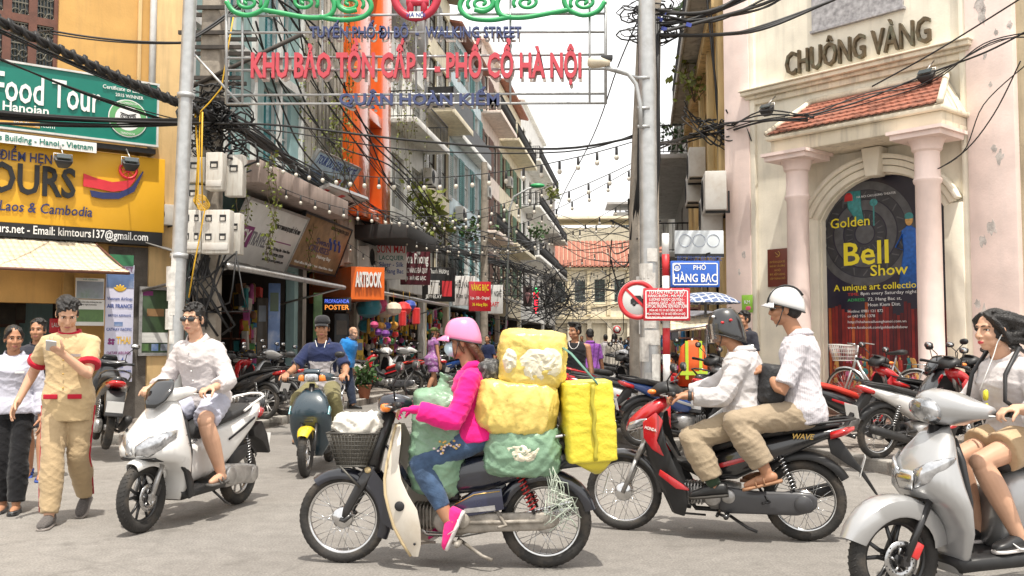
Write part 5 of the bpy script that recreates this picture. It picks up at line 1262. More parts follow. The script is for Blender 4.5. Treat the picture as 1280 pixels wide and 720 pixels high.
r=board('airline_panel','tall lavender panel listing airlines beside the travel office door','panel',C,(133,330,165,478),.55,LAV,[('Jang Bac Str',.5,-.02,.035,.8,SWH),('TICKET',.55,.055,.035,.8,TPUR),('Vietnam Airlines',.5,.305,.028,.9,TBLU),('AIR FRANCE',.5,.37,.032,.9,TBLU,.03),('BRITISH AIRWAYS',.5,.445,.02,.8,TBLU),('CATHAY PACIFIC',.5,.565,.025,.9,TBLU),('THAI',.66,.675,.06,.5,TGOLD,.03),('QATAR AIRLINES',.5,.765,.025,.85,TPUR),('SINGAPORE AIRLINES',.5,.92,.02,.9,TBLU)],[(0.02,.075,.98,.2,PICS[4]),(.32,.49,.62,.525,PICS[4])])
W_=r.children[0].dimensions
w_,h_=C(165,400,.55)[0]-C(133,400,.55)[0],C(165,330,.55)[1]-C(133,478,.55)[1]
m=MB();m.box((0,-.004,h_/2+.06),(w_,.03,.17));m.build('street_name_strip',pm('strip_green',(.03,.16,.07),rough=.5,var=.1),r)
m=MB()
for i in range(5):
 a=radians(30+i*30);m.ell((.0+.05*cos(a),-.005,h_*.27+.05*sin(a)),(.06,.003,.022),(0,-a,0),n=8,m=5)
m.build('lotus_mark',TGOLD,r);m=MB();m.prism([(.02,-h_*.40+.05),(.07,-h_*.40+.05),(.07,-h_*.40+.22),(.02,-h_*.40+.12)],-.006,-.002);m.prism([(-.05,-h_*.40+.05),(0,-h_*.40+.05),(0,-h_*.40+.14),(-.05,-h_*.40+.09)],-.006,-.002);m.build('tail_mark',TBLU,r)
m=MB()
for i in range(4):m.ell((-w_*.3+.035*cos(i*pi/2+.78),-.005,-h_*.155+.035*sin(i*pi/2+.78)),(.03,.003,.022),(0,i*pi/2,0),n=8,m=5)
m.build('petal_mark',TPUR,r)
board('tour_poster','white poster with a red sunset field photo hung left of the airline panel','poster',C,(95,347,130,373),.56,WPAP,[('HÀ GIANG',.5,.10,.06,.5,SGRN)],[(.03,.16,.97,.98,PICS[1])])
board('tour_poster','white poster with a green rice terrace photo hung left of the airline panel','poster',C,(95,374,130,407),.56,WPAP,[('Mai Châu valley trekking two days',.5,.12,.05,.8,INK),('one night homestay',.45,.22,.05,.55,INK)],[(.03,.38,.97,.85,PICS[0])])
board('framed_advert','glass framed bay tour advert on the grimy wall by the steel pole','advert',C,(177,362,211,441),.10,PICS[3],[('HALONG BAY',.3,.74,.035,.5,SWH),('ISLAND TOUR',.3,.81,.035,.5,SWH)],[(.0,.68,1,.84,WPAP),(.04,.86,.28,.97,PICS[0]),(.38,.86,.62,.97,PICS[4]),(.70,.86,.95,.97,PICS[1]),(.05,.02,.4,.09,TPUR),(.2,.3,.8,.42,pm('thatch',(.28,.16,.07),rough=.8,var=.3))],frame=ALU)
for i,(a,b_,c_,d_)in enumerate(((-40,355,20,405),(22,360,48,400))):
 x,z=C(a,b_,-2.9);x2,z2=C(c_,d_,-2.9);r=thing('picture_frame',('dim large framed picture at the back of the dark shop','dim smaller framed picture beside the dark map in the shop')[i],'picture',C.w((x+x2)/2,2.96,(z+z2)/2),C.a);m=MB();m.box((0,0,0),(x2-x,.02,z-z2));m.build('canvas',PICS[2],r);m=MB();m.box((0,.005,0),(x2-x+.12,.02,z-z2+.12));m.build('frame',WOODBR,r)
r=board('red_card','small red notice card hanging behind the khaki man','card',C,(62,398,88,416),-.4,SRED,[('LAUNDRY',.5,.6,.3,.8,SWH)],th_=.01)
ACB=pm('ac_casing',(.58,.56,.52),rough=.55,var=.12,stain=(.25,.18,.12),sscale=3,samt=.5)
def aircon(label,loc,ang,s=1.,group='air conditioner units on the house fronts'):
 r=thing('air_conditioner',label,'air conditioner',loc,ang,group=group,scale=s);m=MB();m.box((0,-.2,0),(.8,.3,.55));m.build('casing',ACB,r,bevel=.015)
 m=MB();m.lathe([(.22,-.352),(.23,-.36),(.215,-.356)],24,'y',(-.12,0,0),cap=False)
 for k in range(5):m.tube([(-.12+.044*k*cos(t)+.02*cos(t),-.358,(.044*k+.02)*sin(t))for t in np.linspace(0,2*pi,17)[:-1]],.004,4,closed=True)
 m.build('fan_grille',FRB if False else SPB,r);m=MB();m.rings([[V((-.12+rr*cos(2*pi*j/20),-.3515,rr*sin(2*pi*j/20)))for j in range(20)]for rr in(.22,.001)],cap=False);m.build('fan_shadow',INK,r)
 m=MB()
 for x in(-.3,.3):m.box((x,-.17,-.295),(.04,.34,.03));m.box((x,-.015,-.15),(.04,.025,.3))
 m.build('bracket',IRON,r)
 return r
ac0=aircon('old air conditioner squeezed between yellow sign and steel pole',C.w(*(lambda q:(q[0],-.05,q[1]))(C(199,268,.2))),C.a,.62)
#  left row of tube houses
def house(label,u0,u1,H,col,floors,front_off=0.,glass=None,frame=None,rail='bars',D=14.,holes=None,balc=(),roofm=None,gz=2.9,win=(2,2),shut=None,slabm=None,side=None,shopcol=None,F=None,x0=None,bars=False,railm=None):
 F=F or LF;W_=abs(u1-u0);a=u0
 r=thing('tube_house',label,'building',F.w(u0,-front_off,0),F.a)
 m=MB();m.sm=False;hs=[(.25,W_-.25,.13,gz)];wins=[]
 for z0,z1,n in floors:
  for i in range(n):
   c=W_*(i+.5)/n;w2=min(W_/n*.36,.8);wins.append((c-w2,c+w2,z0,z1))
 front(m,W_,0,H,hs+wins,depth=.2)
 m.box((W_/2,D/2+3.4,H/2),(W_-.02,D-6.8,H-.02));m.box((.08,1.85,H/2),(.14,3.3,H-.03));m.box((W_-.08,1.85,H/2),(.14,3.3,H-.03));m.box((W_/2,1.85,gz+.12),(W_-.34,3.28,.15));m.box((W_/2,1.85,H-.08),(W_-.34,3.28,.13))
 for z0,z1,n in floors:m.box((W_/2,.55,(z0+z1)/2),(W_-.4,.1,z1-z0+.3),mi=1)
 m.build('wall',[col,INSIDE],r)
 for wq in wins:window(r,*wq,fm=frame,gm=glass,nx=win[0],nz=win[1],shut=shut,bars=bars)
 for z,out,kind in balc:balcony(r,.1,W_-.1,z,out,rail=railm,slab=slabm or col,kind=kind)
 if roofm:
  m=MB();m.prism([(-.5,H),(D*.5,H+1.6),(D*.5,H+1.7),(-.55,H+.08)],-.1,W_+.1,'yz');m.build('roof',roofm,r)
 else:
  m=MB();m.box((W_/2,.0,H+.06),(W_+.1,.5,.22));m.build('parapet',slabm or col,r,bevel=.015)
 b=MB();b.box((W_/2,3.2,1.5),(W_-.3,.1,2.7));b.box((.19,1.7,gz/2),(.06,2.9,gz-.1));b.box((W_-.19,1.7,gz/2),(.06,2.9,gz-.1));b.box((W_/2,1.72,gz-.02),(W_-.5,2.95,.06));b.build('shop_back_wall',shopcol or INSIDE,r)  # back wall plus added side and ceiling sheets, shade put in as dark colour
 return r
ux=[lu(p)for p in(226,372,441,482,531,561,601,624,651,680,694)]
WHP=plaster('white',(.82,.81,.77),amt=.3);BLU=plaster('pale_blue',(.64,.74,.77),amt=.3);CRM2=plaster('cream2',(.78,.70,.53),amt=.4);GRY=plaster('grey',(.42,.41,.39),amt=.6);PNK2=plaster('salmon',(.80,.68,.60),amt=.35);YEO=plaster('old_yellow',(.62,.42,.17),amt=.8);TRQ=plaster('turquoise',(.30,.44,.44),amt=.4)
ORG=paint('orange_cladding',(.78,.13,.012),rough=.4);GRNR=pm('green_tin',(.04,.14,.09),rough=.5,var=.2)
h1=house('teal glazed house with white frames right of the corner house',ux[0]+.05,ux[1],12.5,TRQ,[(5.1,6.9,2),(7.6,9.6,2),(10.2,12,2)],glass=GLASST,gz=3.0,win=(2,2),slabm=WHP)
m=MB();W1=ux[1]-ux[0]-.05
for x in np.linspace(.06,W1-.06,5):m.box((x,-.05,8.5),(.12,.1,8))
for z in(4.75,7.2,9.9):m.box((W1/2,-.07,z),(W1,.16,.2))
m.build('white_frame',FRW,h1)
m=MB();m.box((W1/2+.2,-.62,4.45),(W1-.5,1.2,.42));m.build('concrete_canopy',plaster('pinkish_slab',(.45,.36,.32),amt=.7),h1,bevel=.02)
h2=house('grey concrete house overgrown with yellow green vines',ux[1]+.03,ux[2],14.5,CONC,[(5.6,7.0,1),(8.4,10,1),(11.4,13,1)],gz=3.4,front_off=.1)
m=MB();W2=ux[2]-ux[1]-.03
for i in range(7):m.tube([(W2*.15+i*.28,-.14,3.6),(W2*.15+i*.28,-.14,14)],.05,6)
m.box((W2*.78,-.05,9),(.5,.16,11));m.build('downpipe',CONC,h2)
h3=house('white house with a bold orange frame projecting over the street',ux[2]+.03,ux[3],13,WHP,[(6.2,8.2,2),(9.2,11.4,2)],gz=3.3,front_off=.1,shopcol=INSIDE)
m=MB();W3=ux[3]-ux[2]-.03;zb3,zt3=LF(455,272,.5)[1],12.8;o=.5;xA,xB=lu(441,.5)-ux[2],lu(482,.5)-ux[2]
for x,wd in((xA+.5,.95),(xB-.5,.95)):m.box((x,-o/2-.01,(zb3+zt3)/2),(wd,o,zt3-zb3))
for z in(zb3+.15,7.7,zt3-.15):m.box(((xA+xB)/2,-o/2-.011,z),(xB-xA-1.96,o-.02,.3))
m.build('orange_frame',ORG,h3,bevel=.01)
m=MB();m.box(((xA+xB)/2,-.14,(zb3+zt3)/2),(xB-xA-1.96,.03,zt3-zb3-.6));m.build('frosted_glass_panel',pm('pinkish_glass',(.5,.33,.30),rough=.2,var=.2,scale=1),h3)
m=MB();m.box((W3/2-.2,-.8,zb3-.35),(W3+.5,1.5,.4));m.build('dark_canopy',pm('black_canopy',(.03,.028,.027),rough=.7,var=.3),h3,bevel=.02)
h4=house('white corrugated house front with creepers right of the orange frame',ux[3]+.03,ux[4],15.5,WHP,[(5.8,7.6,2),(9,10.8,2),(12.2,14,2)],balc=((8.5,.9,'bars'),),gz=3.1,frame=FRW,glass=GLASSP)
m=MB();W4=ux[4]-ux[3]-.03
for i in range(int(W4/.11)):m.tube([(.05+i*.11,-.06,11.6),(.05+i*.11,-.06,15.3)],.05,6)
m.build('corrugated_cladding',TIN,h4)
h5=house('cream house with stacked balconies and dark openings',ux[4]+.03,ux[5],15.8,CRM2,[(4.2,6.2,2),(7.4,9.4,2),(10.6,12.6,2),(13.4,15,2)],balc=((3.9,.6,'bars'),(10.2,1.0,'solid')),frame=FRB,glass=GLASSP,shut=FRW,roofm=GRNR)
h6=house('pale blue and white house with tall windows in the left row',ux[5]+.03,ux[6],15,BLU,[(4.4,6.4,3),(7.6,9.6,3),(10.6,12.6,3),(13.2,14.6,3)],balc=((10.2,.5,'solid'),),slabm=WHP,glass=GLASSP,shut=pm('shutter_teal',(.12,.30,.30),rough=.6,var=.2),roofm=RTILE)
h7=house('salmon edged house with iron balconies',ux[6]+.03,ux[7],17,PNK2,[(4.2,6.2,2),(7.4,9.4,2),(10.4,12.4,2),(13.6,15.6,2)],balc=((7.0,.8,'curl'),(13.2,1.,'bars')),frame=FRB,glass=GLASSP,shut=WOODBR)
h8=house('cream house with brown doors behind iron balconies',ux[7]+.03,ux[8],16.5,CRM2,[(4.2,6.2,3),(7.4,9.4,3),(10.4,12.4,3),(13.4,15.4,3)],balc=((7.0,1.0,'curl'),(13.1,1.1,'curl')),frame=WOODBR,shut=pm('shutter_green',(.10,.2,.12),rough=.6,var=.2),roofm=RTILE)
h9=house('white house with black curled balcony rails far down the street',ux[8]+.03,ux[9],18,WHP,[(4.2,6.4,4),(7.6,9.8,4),(11,13.2,4),(14.2,16.4,4)],balc=((7.2,1.3,'curl'),(10.6,1.3,'curl'),(13.8,1.3,'curl')),frame=FRB)
h10=house('grey house at the bend beside the string lights',ux[9]+.03,ux[10],15,GRY,[(4.2,6.4,3),(7.6,9.8,3),(11,13.2,3)],balc=((7.2,1.2,'curl'),(10.6,1.2,'curl')),frame=FRB,roofm=GRNR)
rx=lambda px,d=0.:RF(px,428,d)[0]
r1=house('old yellow house with peeling walls beside the theatre',rx(868),rx(911.5),17,YEO,[(4.6,6.8,3),(8.4,10.6,3),(12.2,14.6,3)],F=RF,gz=3.2,frame=WOODBR,balc=((8.0,.6,'bars'),),D=10,slabm=CONC)
m=MB();Wr=rx(911.5)-rx(868)
for z in(3.9,7.7,11.6):m.box((Wr/2,-.12,z),(Wr,.26,.3))
for x in np.linspace(.25,Wr-.25,5):m.box((x,-.07,8.6),(.4,.14,17-.5))
m.build('pilasters_and_bands',plaster('stained_yellow',(.6,.44,.22),dirt=(.07,.06,.05),amt=.85),r1,bevel=.02)
r2=house('grey balconied house behind the concrete pole',rx(845),rx(868)-.05,9.5,GRY,[(4.4,6.4,3),(7.4,9,3)],F=RF,balc=((4.0,1.2,'bars'),(7.0,1.3,'bars')),frame=FRB,D=9)
r3=house('low pale house far down the right side',rx(828),rx(845)-.05,8.2,WHP,[(4.2,6.2,4)],F=RF,balc=((3.8,1.2,'solid'),),D=9,roofm=TIN)
EF=Frame(S(92,-9),-TH*.4)
e1=thing('colonial_building','long cream colonial building with red tiled roof closing the street','building',EF.O,EF.a);m=MB();m.sm=False;hs=[];ws=[]
for i in range(9):
 ws.append((.9+i*1.9,1.9+i*1.9,5.2,7.4))
 hs.append((.6+i*1.9,2.1+i*1.9,0,3.2))
front(m,18,0,8.6,ws+hs,depth=.3);m.box((9,4.5,4.3),(17.98,8,8.58));m.build('wall',plaster('colonial_cream',(.76,.69,.54),amt=.3),e1)
for q in ws:window(e1,*q,fm=pm('green_shutter_wood',(.12,.18,.15),rough=.6,var=.2),nx=2,nz=3)
m=MB()
for z,o in((3.7,.3),(8.4,.35),(4.9,.15)):m.box((9,-o/2,z),(18.1,o,.22))
for i in range(10):m.box((.35+i*1.9,-.1,6.1),(.35,.2,4.3))
m.build('cornice',plaster('colonial_trim',(.76,.66,.45),amt=.3),e1)
m=MB()
for i in range(44):m.add([(-.4+i*.428,-.7,8.55),(-.4+(i+.9)*.428,-.7,8.55),(-.4+(i+.9)*.428,5,11.6),(-.4+i*.428,5,11.6),(-.4+i*.428+.19,-.7,8.66),(-.4+i*.428+.19,5,11.7)],[(0,4,5,3),(4,1,2,5)],False)
m.build('roof',RTILE,e1);m=MB();m.box((9,2.2,8.7),(18.6,5.4,.1));m.build('roof_soffit',WOODBR,e1)
for i,(x,y,w2,h2_,c_,l_)in enumerate(((-2,30,14,16,CRM2,'beige flat roofed block rising behind the red roof'),(9,45,13,20,GRY,'grey block with wide dark roof canopy far behind the red roof'))):
 b=thing('flat_block',l_,'building',EF.w(x,y,0),EF.a);m=MB();m.sm=False;q=[(1+k*2.2,2.3+k*2.2,z,z+1.5)for k in range(5)for z in np.arange(4,h2_-2.5,3.2)];front(m,w2,0,h2_,q,.25);m.box((w2/2,4.3,h2_/2),(w2-.02,8,h2_-.02));m.build('wall',c_,b)
 for k in q:window(b,*k,nx=2,nz=1)
 m=MB();m.box((w2/2,2.5,h2_+1.2),(w2+2,7,.3));[m.box((xx,2,h2_+.6),(.2,.2,1.2))for xx in(1,w2-1)];m.build('roof_canopy',TIN if i else CRM2,b)
 #  poles
GALV=pm('galvanised_steel',(.47,.48,.48),rough=.45,metal=.55,var=.15,scale=10,stain=(.30,.29,.28),sscale=6,samt=.5)
PCON=pm('pole_concrete',(.33,.29,.24),rough=.9,var=.3,scale=6,bump=.3,bscale=40,stain=(.09,.08,.07),sscale=2.5,samt=.7)
PAPR=pm('pasted_paper',(.62,.6,.56),rough=.8,var=.25,scale=14,stain=(.3,.27,.24),sscale=9,samt=.6)
CABLE=pm('black_cable',(.012,.012,.013),rough=.55,var=.2);YCAB=pm('yellow_cable',(.65,.38,.02),rough=.5,var=.1);GCAB=pm('grey_cable',(.2,.2,.2),rough=.6,var=.1)
def pole(label,base,top,r0,r1,mat_,name='pole',cat='pole',n=18):
 r=thing(name,label,cat,base);b=MB();d=V(top)-V(base);b.tube([V((0,0,0)),d*.35,d*.7,d],[r0,r0+(r1-r0)*.35,r0+(r1-r0)*.7,r1],n);b.tube([(0,0,0),(0,0,.02),(0,0,.03)],[r0*1.9,r0*1.9,r0],n);b.build('shaft',mat_,r,smooth_angle=60);return r
def papers(root,n,z0,z1,r,seed):
 rnd=random.Random(seed)
 for i in range(n):
  a=rnd.uniform(-2.6,-.5);z=z0+(z1-z0)*(i+.5)/n;w,h=rnd.uniform(.12,.24),rnd.uniform(.16,.30);b=MB()
  rows=[[V((cos(a+(k/4-.5)*w/r)*(r+.003+.001*(i%3)),sin(a+(k/4-.5)*w/r)*(r+.003+.001*(i%3)),zz))for k in range(5)]for zz in(z,z+h)]
  for k in range(4):b.add([rows[0][k],rows[0][k+1],rows[1][k+1],rows[1][k]],[(0,1,2,3)])
  b.build('pasted_notice',PAPR,root)
base=G(214,560);base.z=.14;top=P(240,-60,base.y)
pl=pole('leaning galvanised steel pole beside the yellow travel sign',base,top,.10,.085,GALV,'steel_pole');papers(pl,6,1.1,2.2,.102,2)
m=MB();
for z in(2.3,4.4):m.tube([V((z*(top.x-base.x)/(top.z-base.z),0,z)),V(((z+.06)*(top.x-base.x)/(top.z-base.z),0,z+.06))],.112,16)
m.build('clamp',GALV,pl)
b2=P(258,428,15.2);b2.z=.12;t2=P(263,-80,15.2)
pc=thing('utility_pole','weathered concrete utility pole carrying white meter boxes and cable tangles','utility pole',b2);m=MB();H2=t2.z
m.sweep([((0,0,0),(.2,0,0),(0,.16,0),8),((0,0,3.2),(.19,0,0),(0,.15,0),8),((.03,0,H2),(.14,0,0),(0,.12,0),8)],16,smooth=False)
m.build('shaft',PCON,pc)
m=MB()
for z in(.9,1.7,2.5):m.box((0,-.16,z),(.13,.03,.45))
m.build('recess',INK,pc)
RUST=pm('rusty_steel_arm',(.05,.042,.036),rough=.8,var=.4,scale=9)
m=MB()
for py,w in((14,.8),(45,1.1),(63,.9),(101,.8),(128,.9)):
 z=P(262,py,15.2).z-b2.z
 for y in(-.17,.17):m.box((.1,y,z),(w*1.05,.05,.06))
m.tube([(-.4,-.2,5.2),(1.5,-.25,6.1)],.035,6);m.build('crossarm',RUST,pc)
MET=pm('meter_box_plastic',(.60,.58,.53),rough=.55,var=.12,stain=(.30,.22,.15),sscale=5,samt=.55,streak=True)
def meter(label,px0,py0,px1,py1,Y=14.7,nx=1,nz=1,lid=False):
 a=P(px0,py0,Y);b=P(px1,py1,Y);w,h=b.x-a.x,a.z-b.z;r=thing('meter_box',label,'meter box',((a.x+b.x)/2,Y,(a.z+b.z)/2),-.05,group='electric meter boxes on the concrete pole');m=MB();m.box((0,.1,0),(w,.2,h));m.build('casing',MET,r,bevel=.018)
 m=MB()
 for i in range(nx):
  for j in range(nz):
   c=(-w/2+w*(i+.5)/nx,-.004,h/2-h*(j+.45)/(nz+.35));m.box(c,(min(.2,w/nx*.45),.012,.10),mi=1);m.box((c[0],-.008,c[2]-.015),(min(.13,w/nx*.3),.012,.05),mi=0)
 m.build('meter_window',[MET,INK],r)
 if lid:m=MB();m.box((0,-.012,-h/2+h*.16),(w*.9,.02,h*.16));m.build('terminal_cover',ACB,r,bevel=.005)
 return r
meter('narrow upright meter box with one window in the middle of the pole cluster',257,190,278,237,14.6,1,1,True);meter('upper plain grey meter box left of the narrow upright one',231,196,256,228,14.8,1,1);meter('plain grey meter box directly above the wide white one',230,231,254,262,14.85,1,1)
meter('side facing slim meter cabinet right of the narrow upright box',281,193,303,245,14.9);meter('lower left wide white meter box with a double row of windows',228,262,251,316,14.55,2,2,True);meter('lower right white meter box with four small windows',252,262,287,317,14.5,2,2,True);meter('slim grey cabinet right of the lower white meter boxes',288,266,300,318,14.9)
m=MB();rnd=random.Random(4)
for k in range(16):
 a=P(rnd.uniform(236,296),rnd.uniform(310,330),14.9);b_=P(rnd.uniform(244,290),rnd.uniform(380,425),15.0);mid=(a+b_)/2+V((rnd.uniform(-.5,.5),-.1,rnd.uniform(-.5,.1)))
 m.tube([a,a.lerp(mid,.6)+V((0,0,-.1)),mid,mid.lerp(b_,.6),b_],rnd.choice((.012,.016,.02)),5)
for k in range(46):
 c=P(rnd.uniform(244,300),rnd.uniform(120,190),15.0);R_=rnd.uniform(.12,.4);a0_=rnd.uniform(0,6)
 m.tube([c+V((R_*cos(a0_+t),rnd.uniform(-.15,.15),R_*.8*sin(a0_+t)-.02*t))for t in np.linspace(0,rnd.uniform(3,7),12)],rnd.choice((.010,.013,.018)),5)
tag=lambda o,l,c_,g_=None:(o.__setitem__('label',l),o.__setitem__('category',c_),g_ and o.__setitem__('group',g_))
tag(m.build('cable_tangle',CABLE),'black cable tangle knotted around the left concrete pole','cables')
m=MB()
m.tube([P(x,y,14.4)for x,y in((292,20),(285,60),(277,110),(262,128),(250,140),(249,200),(247,250),(256,262),(249,300),(243,330),(236,372))],.011,6)
for k in range(5):c=P(250+k,250,14.4);m.tube([c+V((.10*cos(t),0,.08*sin(t)-.02*k))for t in np.linspace(0,6.3,14)[:-1]],.008,5,closed=True)
for dx in(-.06,.05):m.tube([P(249,140,14.4)+V((dx,0,0)),P(250,200,14.4)+V((dx*.5,0,0)),P(249,255,14.4)+V((dx,0,0))],.014,5)
tag(m.build('coiled_cable',YCAB),'bright yellow cable coiled in front of the meter boxes','cable')
bs=G(812,592);bs.z=.0;bs=P(812,428,11.6);bs.z=.12;ts=P(808,-40,11.6)
pr=pole('tall galvanised steel pole with lamp arm in front of the street signs',bs,ts,.115,.10,GALV,'street_lamp','street lamp');papers(pr,9,.5,2.3,.117,5)
m=MB();q=lambda px,py:P(px,py,11.5)-bs;m.tube([q(801,160),q(800,130),q(795,105),q(785,92),q(770,87),q(757,85)],.028,8)
for py in(135,158,97):m.tube([q(797,py),q(812,py)],.02,6)
m.build('lamp_arm',GALV,pr);m=MB();c=q(748,79);m.sweep([(c+V((.14,0,-.0)),(0,.05,0),(0,0,.035),2.4),(c+V((.02,0,.01)),(0,.09,0),(0,0,.06),2.4),(c+V((-.08,0,.01)),(0,.085,0),(0,0,.07),2.4),(c+V((-.13,0,.01)),(0,.05,0),(0,0,.04),2.4)],14);m.build('lamp_head',pm('lamp_cream',(.62,.55,.42),rough=.5,var=.1),pr);m=MB();m.box(c+V((.1,0,.06)),(.14,.12,.06));m.build('lamp_cap',SPB,pr,bevel=.01)
bq=P(806,428,12.3);bq.z=.12;tq=P(806,-40,12.3);pq=thing('utility_pole','concrete utility pole standing just behind the right steel lamp pole','utility pole',bq);m=MB();m.sweep([((0,0,0),(.19,0,0),(0,.16,0),8),((0,0,3),(.18,0,0),(0,.15,0),8),((.12,0,tq.z),(.13,0,0),(0,.12,0),8)],16,smooth=False);m.build('shaft',PCON,pq);papers(pq,6,.4,2.0,.19,8)
m=MB()
for k in range(26):
 c=P(rnd.uniform(785,830),rnd.uniform(5,50),12.2);R_=rnd.uniform(.12,.3);m.tube([c+V((R_*cos(t+k),rnd.uniform(-.1,.1),.35*R_*sin(t+k)))for t in np.linspace(0,6,12)],rnd.choice((.007,.011)),5)
for x0,x1 in((798,800),(823,821),(800,798),(820,824),(800,801)):m.tube([P(x0,20,12.1),P((x0+x1)/2+1,110,12.1),P(x1,200,12.1),P(x0-8+rnd.uniform(-6,6),300,12.2)],.02,5)
tag(m.build('cable_tangle',CABLE),'cable loops and hanging leads around the right poles','cables')
m=MB();TAGB=pm('blue_tag',(.03,.05,.28),rough=.5,var=.1)
for px,py in((829,17),(825,24),(830,36),(861,31)):m.box(P(px,py,12.),(.07,.01,.05),(0,.3,0))
tag(m.build('cable_tags',TAGB),'small blue tags clipped on the cables by the right pole','tags')
STRR=pm('post_red',(.55,.025,.03),rough=.45,var=.1);STRW=pm('post_white',(.72,.72,.7),rough=.45,var=.12)
Yp=11.0;bp=P(833,428,Yp);bp.z=.12;tp_=P(832,292,Yp);rp=thing('striped_post','red and white striped post carrying the street name sign','post',bp);m=MB();Hp=tp_.z-bp.z
zz=[P(833,y,Yp).z-bp.z for y in(600,545,482,443,410,345,318,292)];zz[0]=0
for i in range(len(zz)-1):m.tube([(0,0,max(0,zz[i])),(0,0,zz[i+1])],.042,14,mi=i%2)
m.build('shaft',[STRW,STRR],rp)
def front_sign(name,label,cat,px0,py0,px1,py1,Y,mm,rz=0.,th_=.02,rim=None):
 a,b=P(px0,py0,Y),P(px1,py1,Y);w,h=b.x-a.x,a.z-b.z;r=thing(name,label,cat,((a.x+b.x)/2,Y,(a.z+b.z)/2),rz);m=MB();m.box((0,th_/2,0),(w,th_,h));m.build('board',mm,r,bevel=.012)
 if rim:
  m=MB();t=.012;i_=.03
  for x in(-w/2+i_,w/2-i_):m.box((x,-.001,0),(t,.004,h-2*i_))
  for z in(-h/2+i_,h/2-i_):m.box((0,-.001,z),(w-2*i_-t-.001,.004,t))
  m.build('border_line',rim,r)
 return r,w,h
BLUES=pm('street_sign_blue',(.015,.10,.46),rough=.3,var=.04,coat=.3)
r,w_,h_=front_sign('street_sign','blue street name sign with white border on the striped post','sign',838,326,900,359,10.94,BLUES,rim=SWH)
lettering('PHỐ',SWH,r,(.05,-.002,h_*.16),(1,0,0),h_*.17,ext=.001,bold=.02);lettering('HÀNG BẠC',SWH,r,(0,-.002,-h_*.30),(1,0,0),h_*.30,ext=.001,bold=.025,width=w_*.88)
m=MB();m.tube([(-w_*.37+.04*cos(t),-.002,h_*.25+.04*sin(t))for t in np.linspace(0,6.28,17)[:-1]],.006,4,closed=True);m.box((-w_*.37,-.002,h_*.25+.01),(.04,.003,.01));[m.box((-w_*.37+dx,-.002,h_*.25-.008),(.008,.003,.036))for dx in(-.014,0,.014)];m.build('emblem',SWH,r)
REDS=pm('sign_board_red',(.50,.018,.03),rough=.35,var=.04,coat=.2)
r,w_,h_=front_sign('traffic_notice','red rectangular walking street notice in white capitals below the blue sign','sign',804,360,863,401,10.86,REDS,rim=SWH)
for i,(s,hh,ww)in enumerate((('TUYẾN PHỐ ĐI BỘ',.10,.78),('HÀNG BUỒM - MÃ MÂY -',.075,.8),('LƯƠNG NGỌC QUYẾN -',.075,.75),('HÀNG GIẦY - TẠ HIỆN',.075,.74),('CẤM CÁC PHƯƠNG TIỆN HOẠT ĐỘNG',.10,.9),('MÙA HÈ: TỪ 19 GIỜ ĐẾN 24 GIỜ',.06,.7),('MÙA ĐÔNG: TỪ 18 GIỜ ĐẾN 24 GIỜ',.06,.82),('NGÀY THỨ SÁU, CHỦ NHẬT HÀNG TUẦN',.06,.88))):lettering(s,SWH,r,(0 if i<5 else-w_*.02,-.002,h_*(.33-.108*i)),(1,0,0),h_*hh,ext=.001,bold=.02,width=w_*ww)
a=P(797,375,10.9);b_=P(778,375,10.9);R_=P(797,350,10.9).z-a.z;r=thing('no_car_sign','round red rimmed no car sign half hidden by the red notice','sign',a);SGR=pm('sign_grey_white',(.6,.6,.58),rough=.4,var=.06)
m=MB();m.lathe([(.001,.0),(R_*.98,.0),(R_,.006),(R_,.014),(.001,.014)],40,'y');m.build('disc',SGR,r);m=MB();m.rings([[V((rr*cos(2*pi*j/40),yy,rr*sin(2*pi*j/40)))for j in range(40)]for rr,yy in((R_*.99,-.001),(R_*.99,-.004),(R_*.76,-.004),(R_*.76,-.001))],closed=True);m.obox((-R_*.62,-.0045,R_*.50),(R_*1.12,0,-R_*1.12),(R_*.09,0,R_*.09),(0,.004,0));m.build('red_ring',STRR,r)
m=MB();m.prism([(.35,-.3),(-.35,-.3),(-.35,0),(-.22,.05),(-.12,.22),(.25,.22),(.35,.0)][::-1]and[(x*R_,z*R_)for x,z in((-.35,-.2),(.4,-.2),(.4,.02),(.24,.06),(.14,.22),(-.2,.22),(-.30,.05),(-.35,.02))],-.0035,-.001);[m.lathe([(.001,-.0037),(R_*.09,-.0037),(R_*.09,-.001),(.001,-.001)],14,'y',(x*R_,0,-.22*R_))for x in(-.18,.22)];m.build('car_symbol',INK,r)
m=MB();m.box((0,.03,0),(.05,.03,R_*1.6));m.box((.13,.04,.1),(.3,.02,.04));m.build('sign_bracket',GALV,r)
#  overhead walking street sign
Yg=12.6;gp=lambda px,py,dy=0.:P(px,py,Yg+dy)
ga=thing('overhead_sign','overhead steel lattice sign with red and blue walking street letters and green scrolls','sign',gp(520,130));GO=gp(520,130);m=MB();L_=lambda px,py,dy=0.:gp(px,py,dy)-GO
for py0,py1 in((20,17),(41,40),(73,68),(88,86),(119,117),(130,129)):m.tube([L_(283,py0),L_(757,py1)],.017,6)
for px in(283,303,403,520,532,638,737,757):m.tube([L_(px,-30),L_(px,130)],.017 if px not in(283,757)else .022,6)
m.tube([L_(300,130,.0),L_(240,65,-.0)],.018,6);m.tube([L_(757,86),L_(808,100,-1.)],.02,6)
fo=m.build('lattice',GALV,ga)
RL=pm('letter_red',(.50,.055,.075),rough=.45,var=.08);BL_=pm('letter_blue',(.045,.06,.15),rough=.45,var=.08);LBK=pm('letter_back',(.55,.5,.45),rough=.6,var=.1)
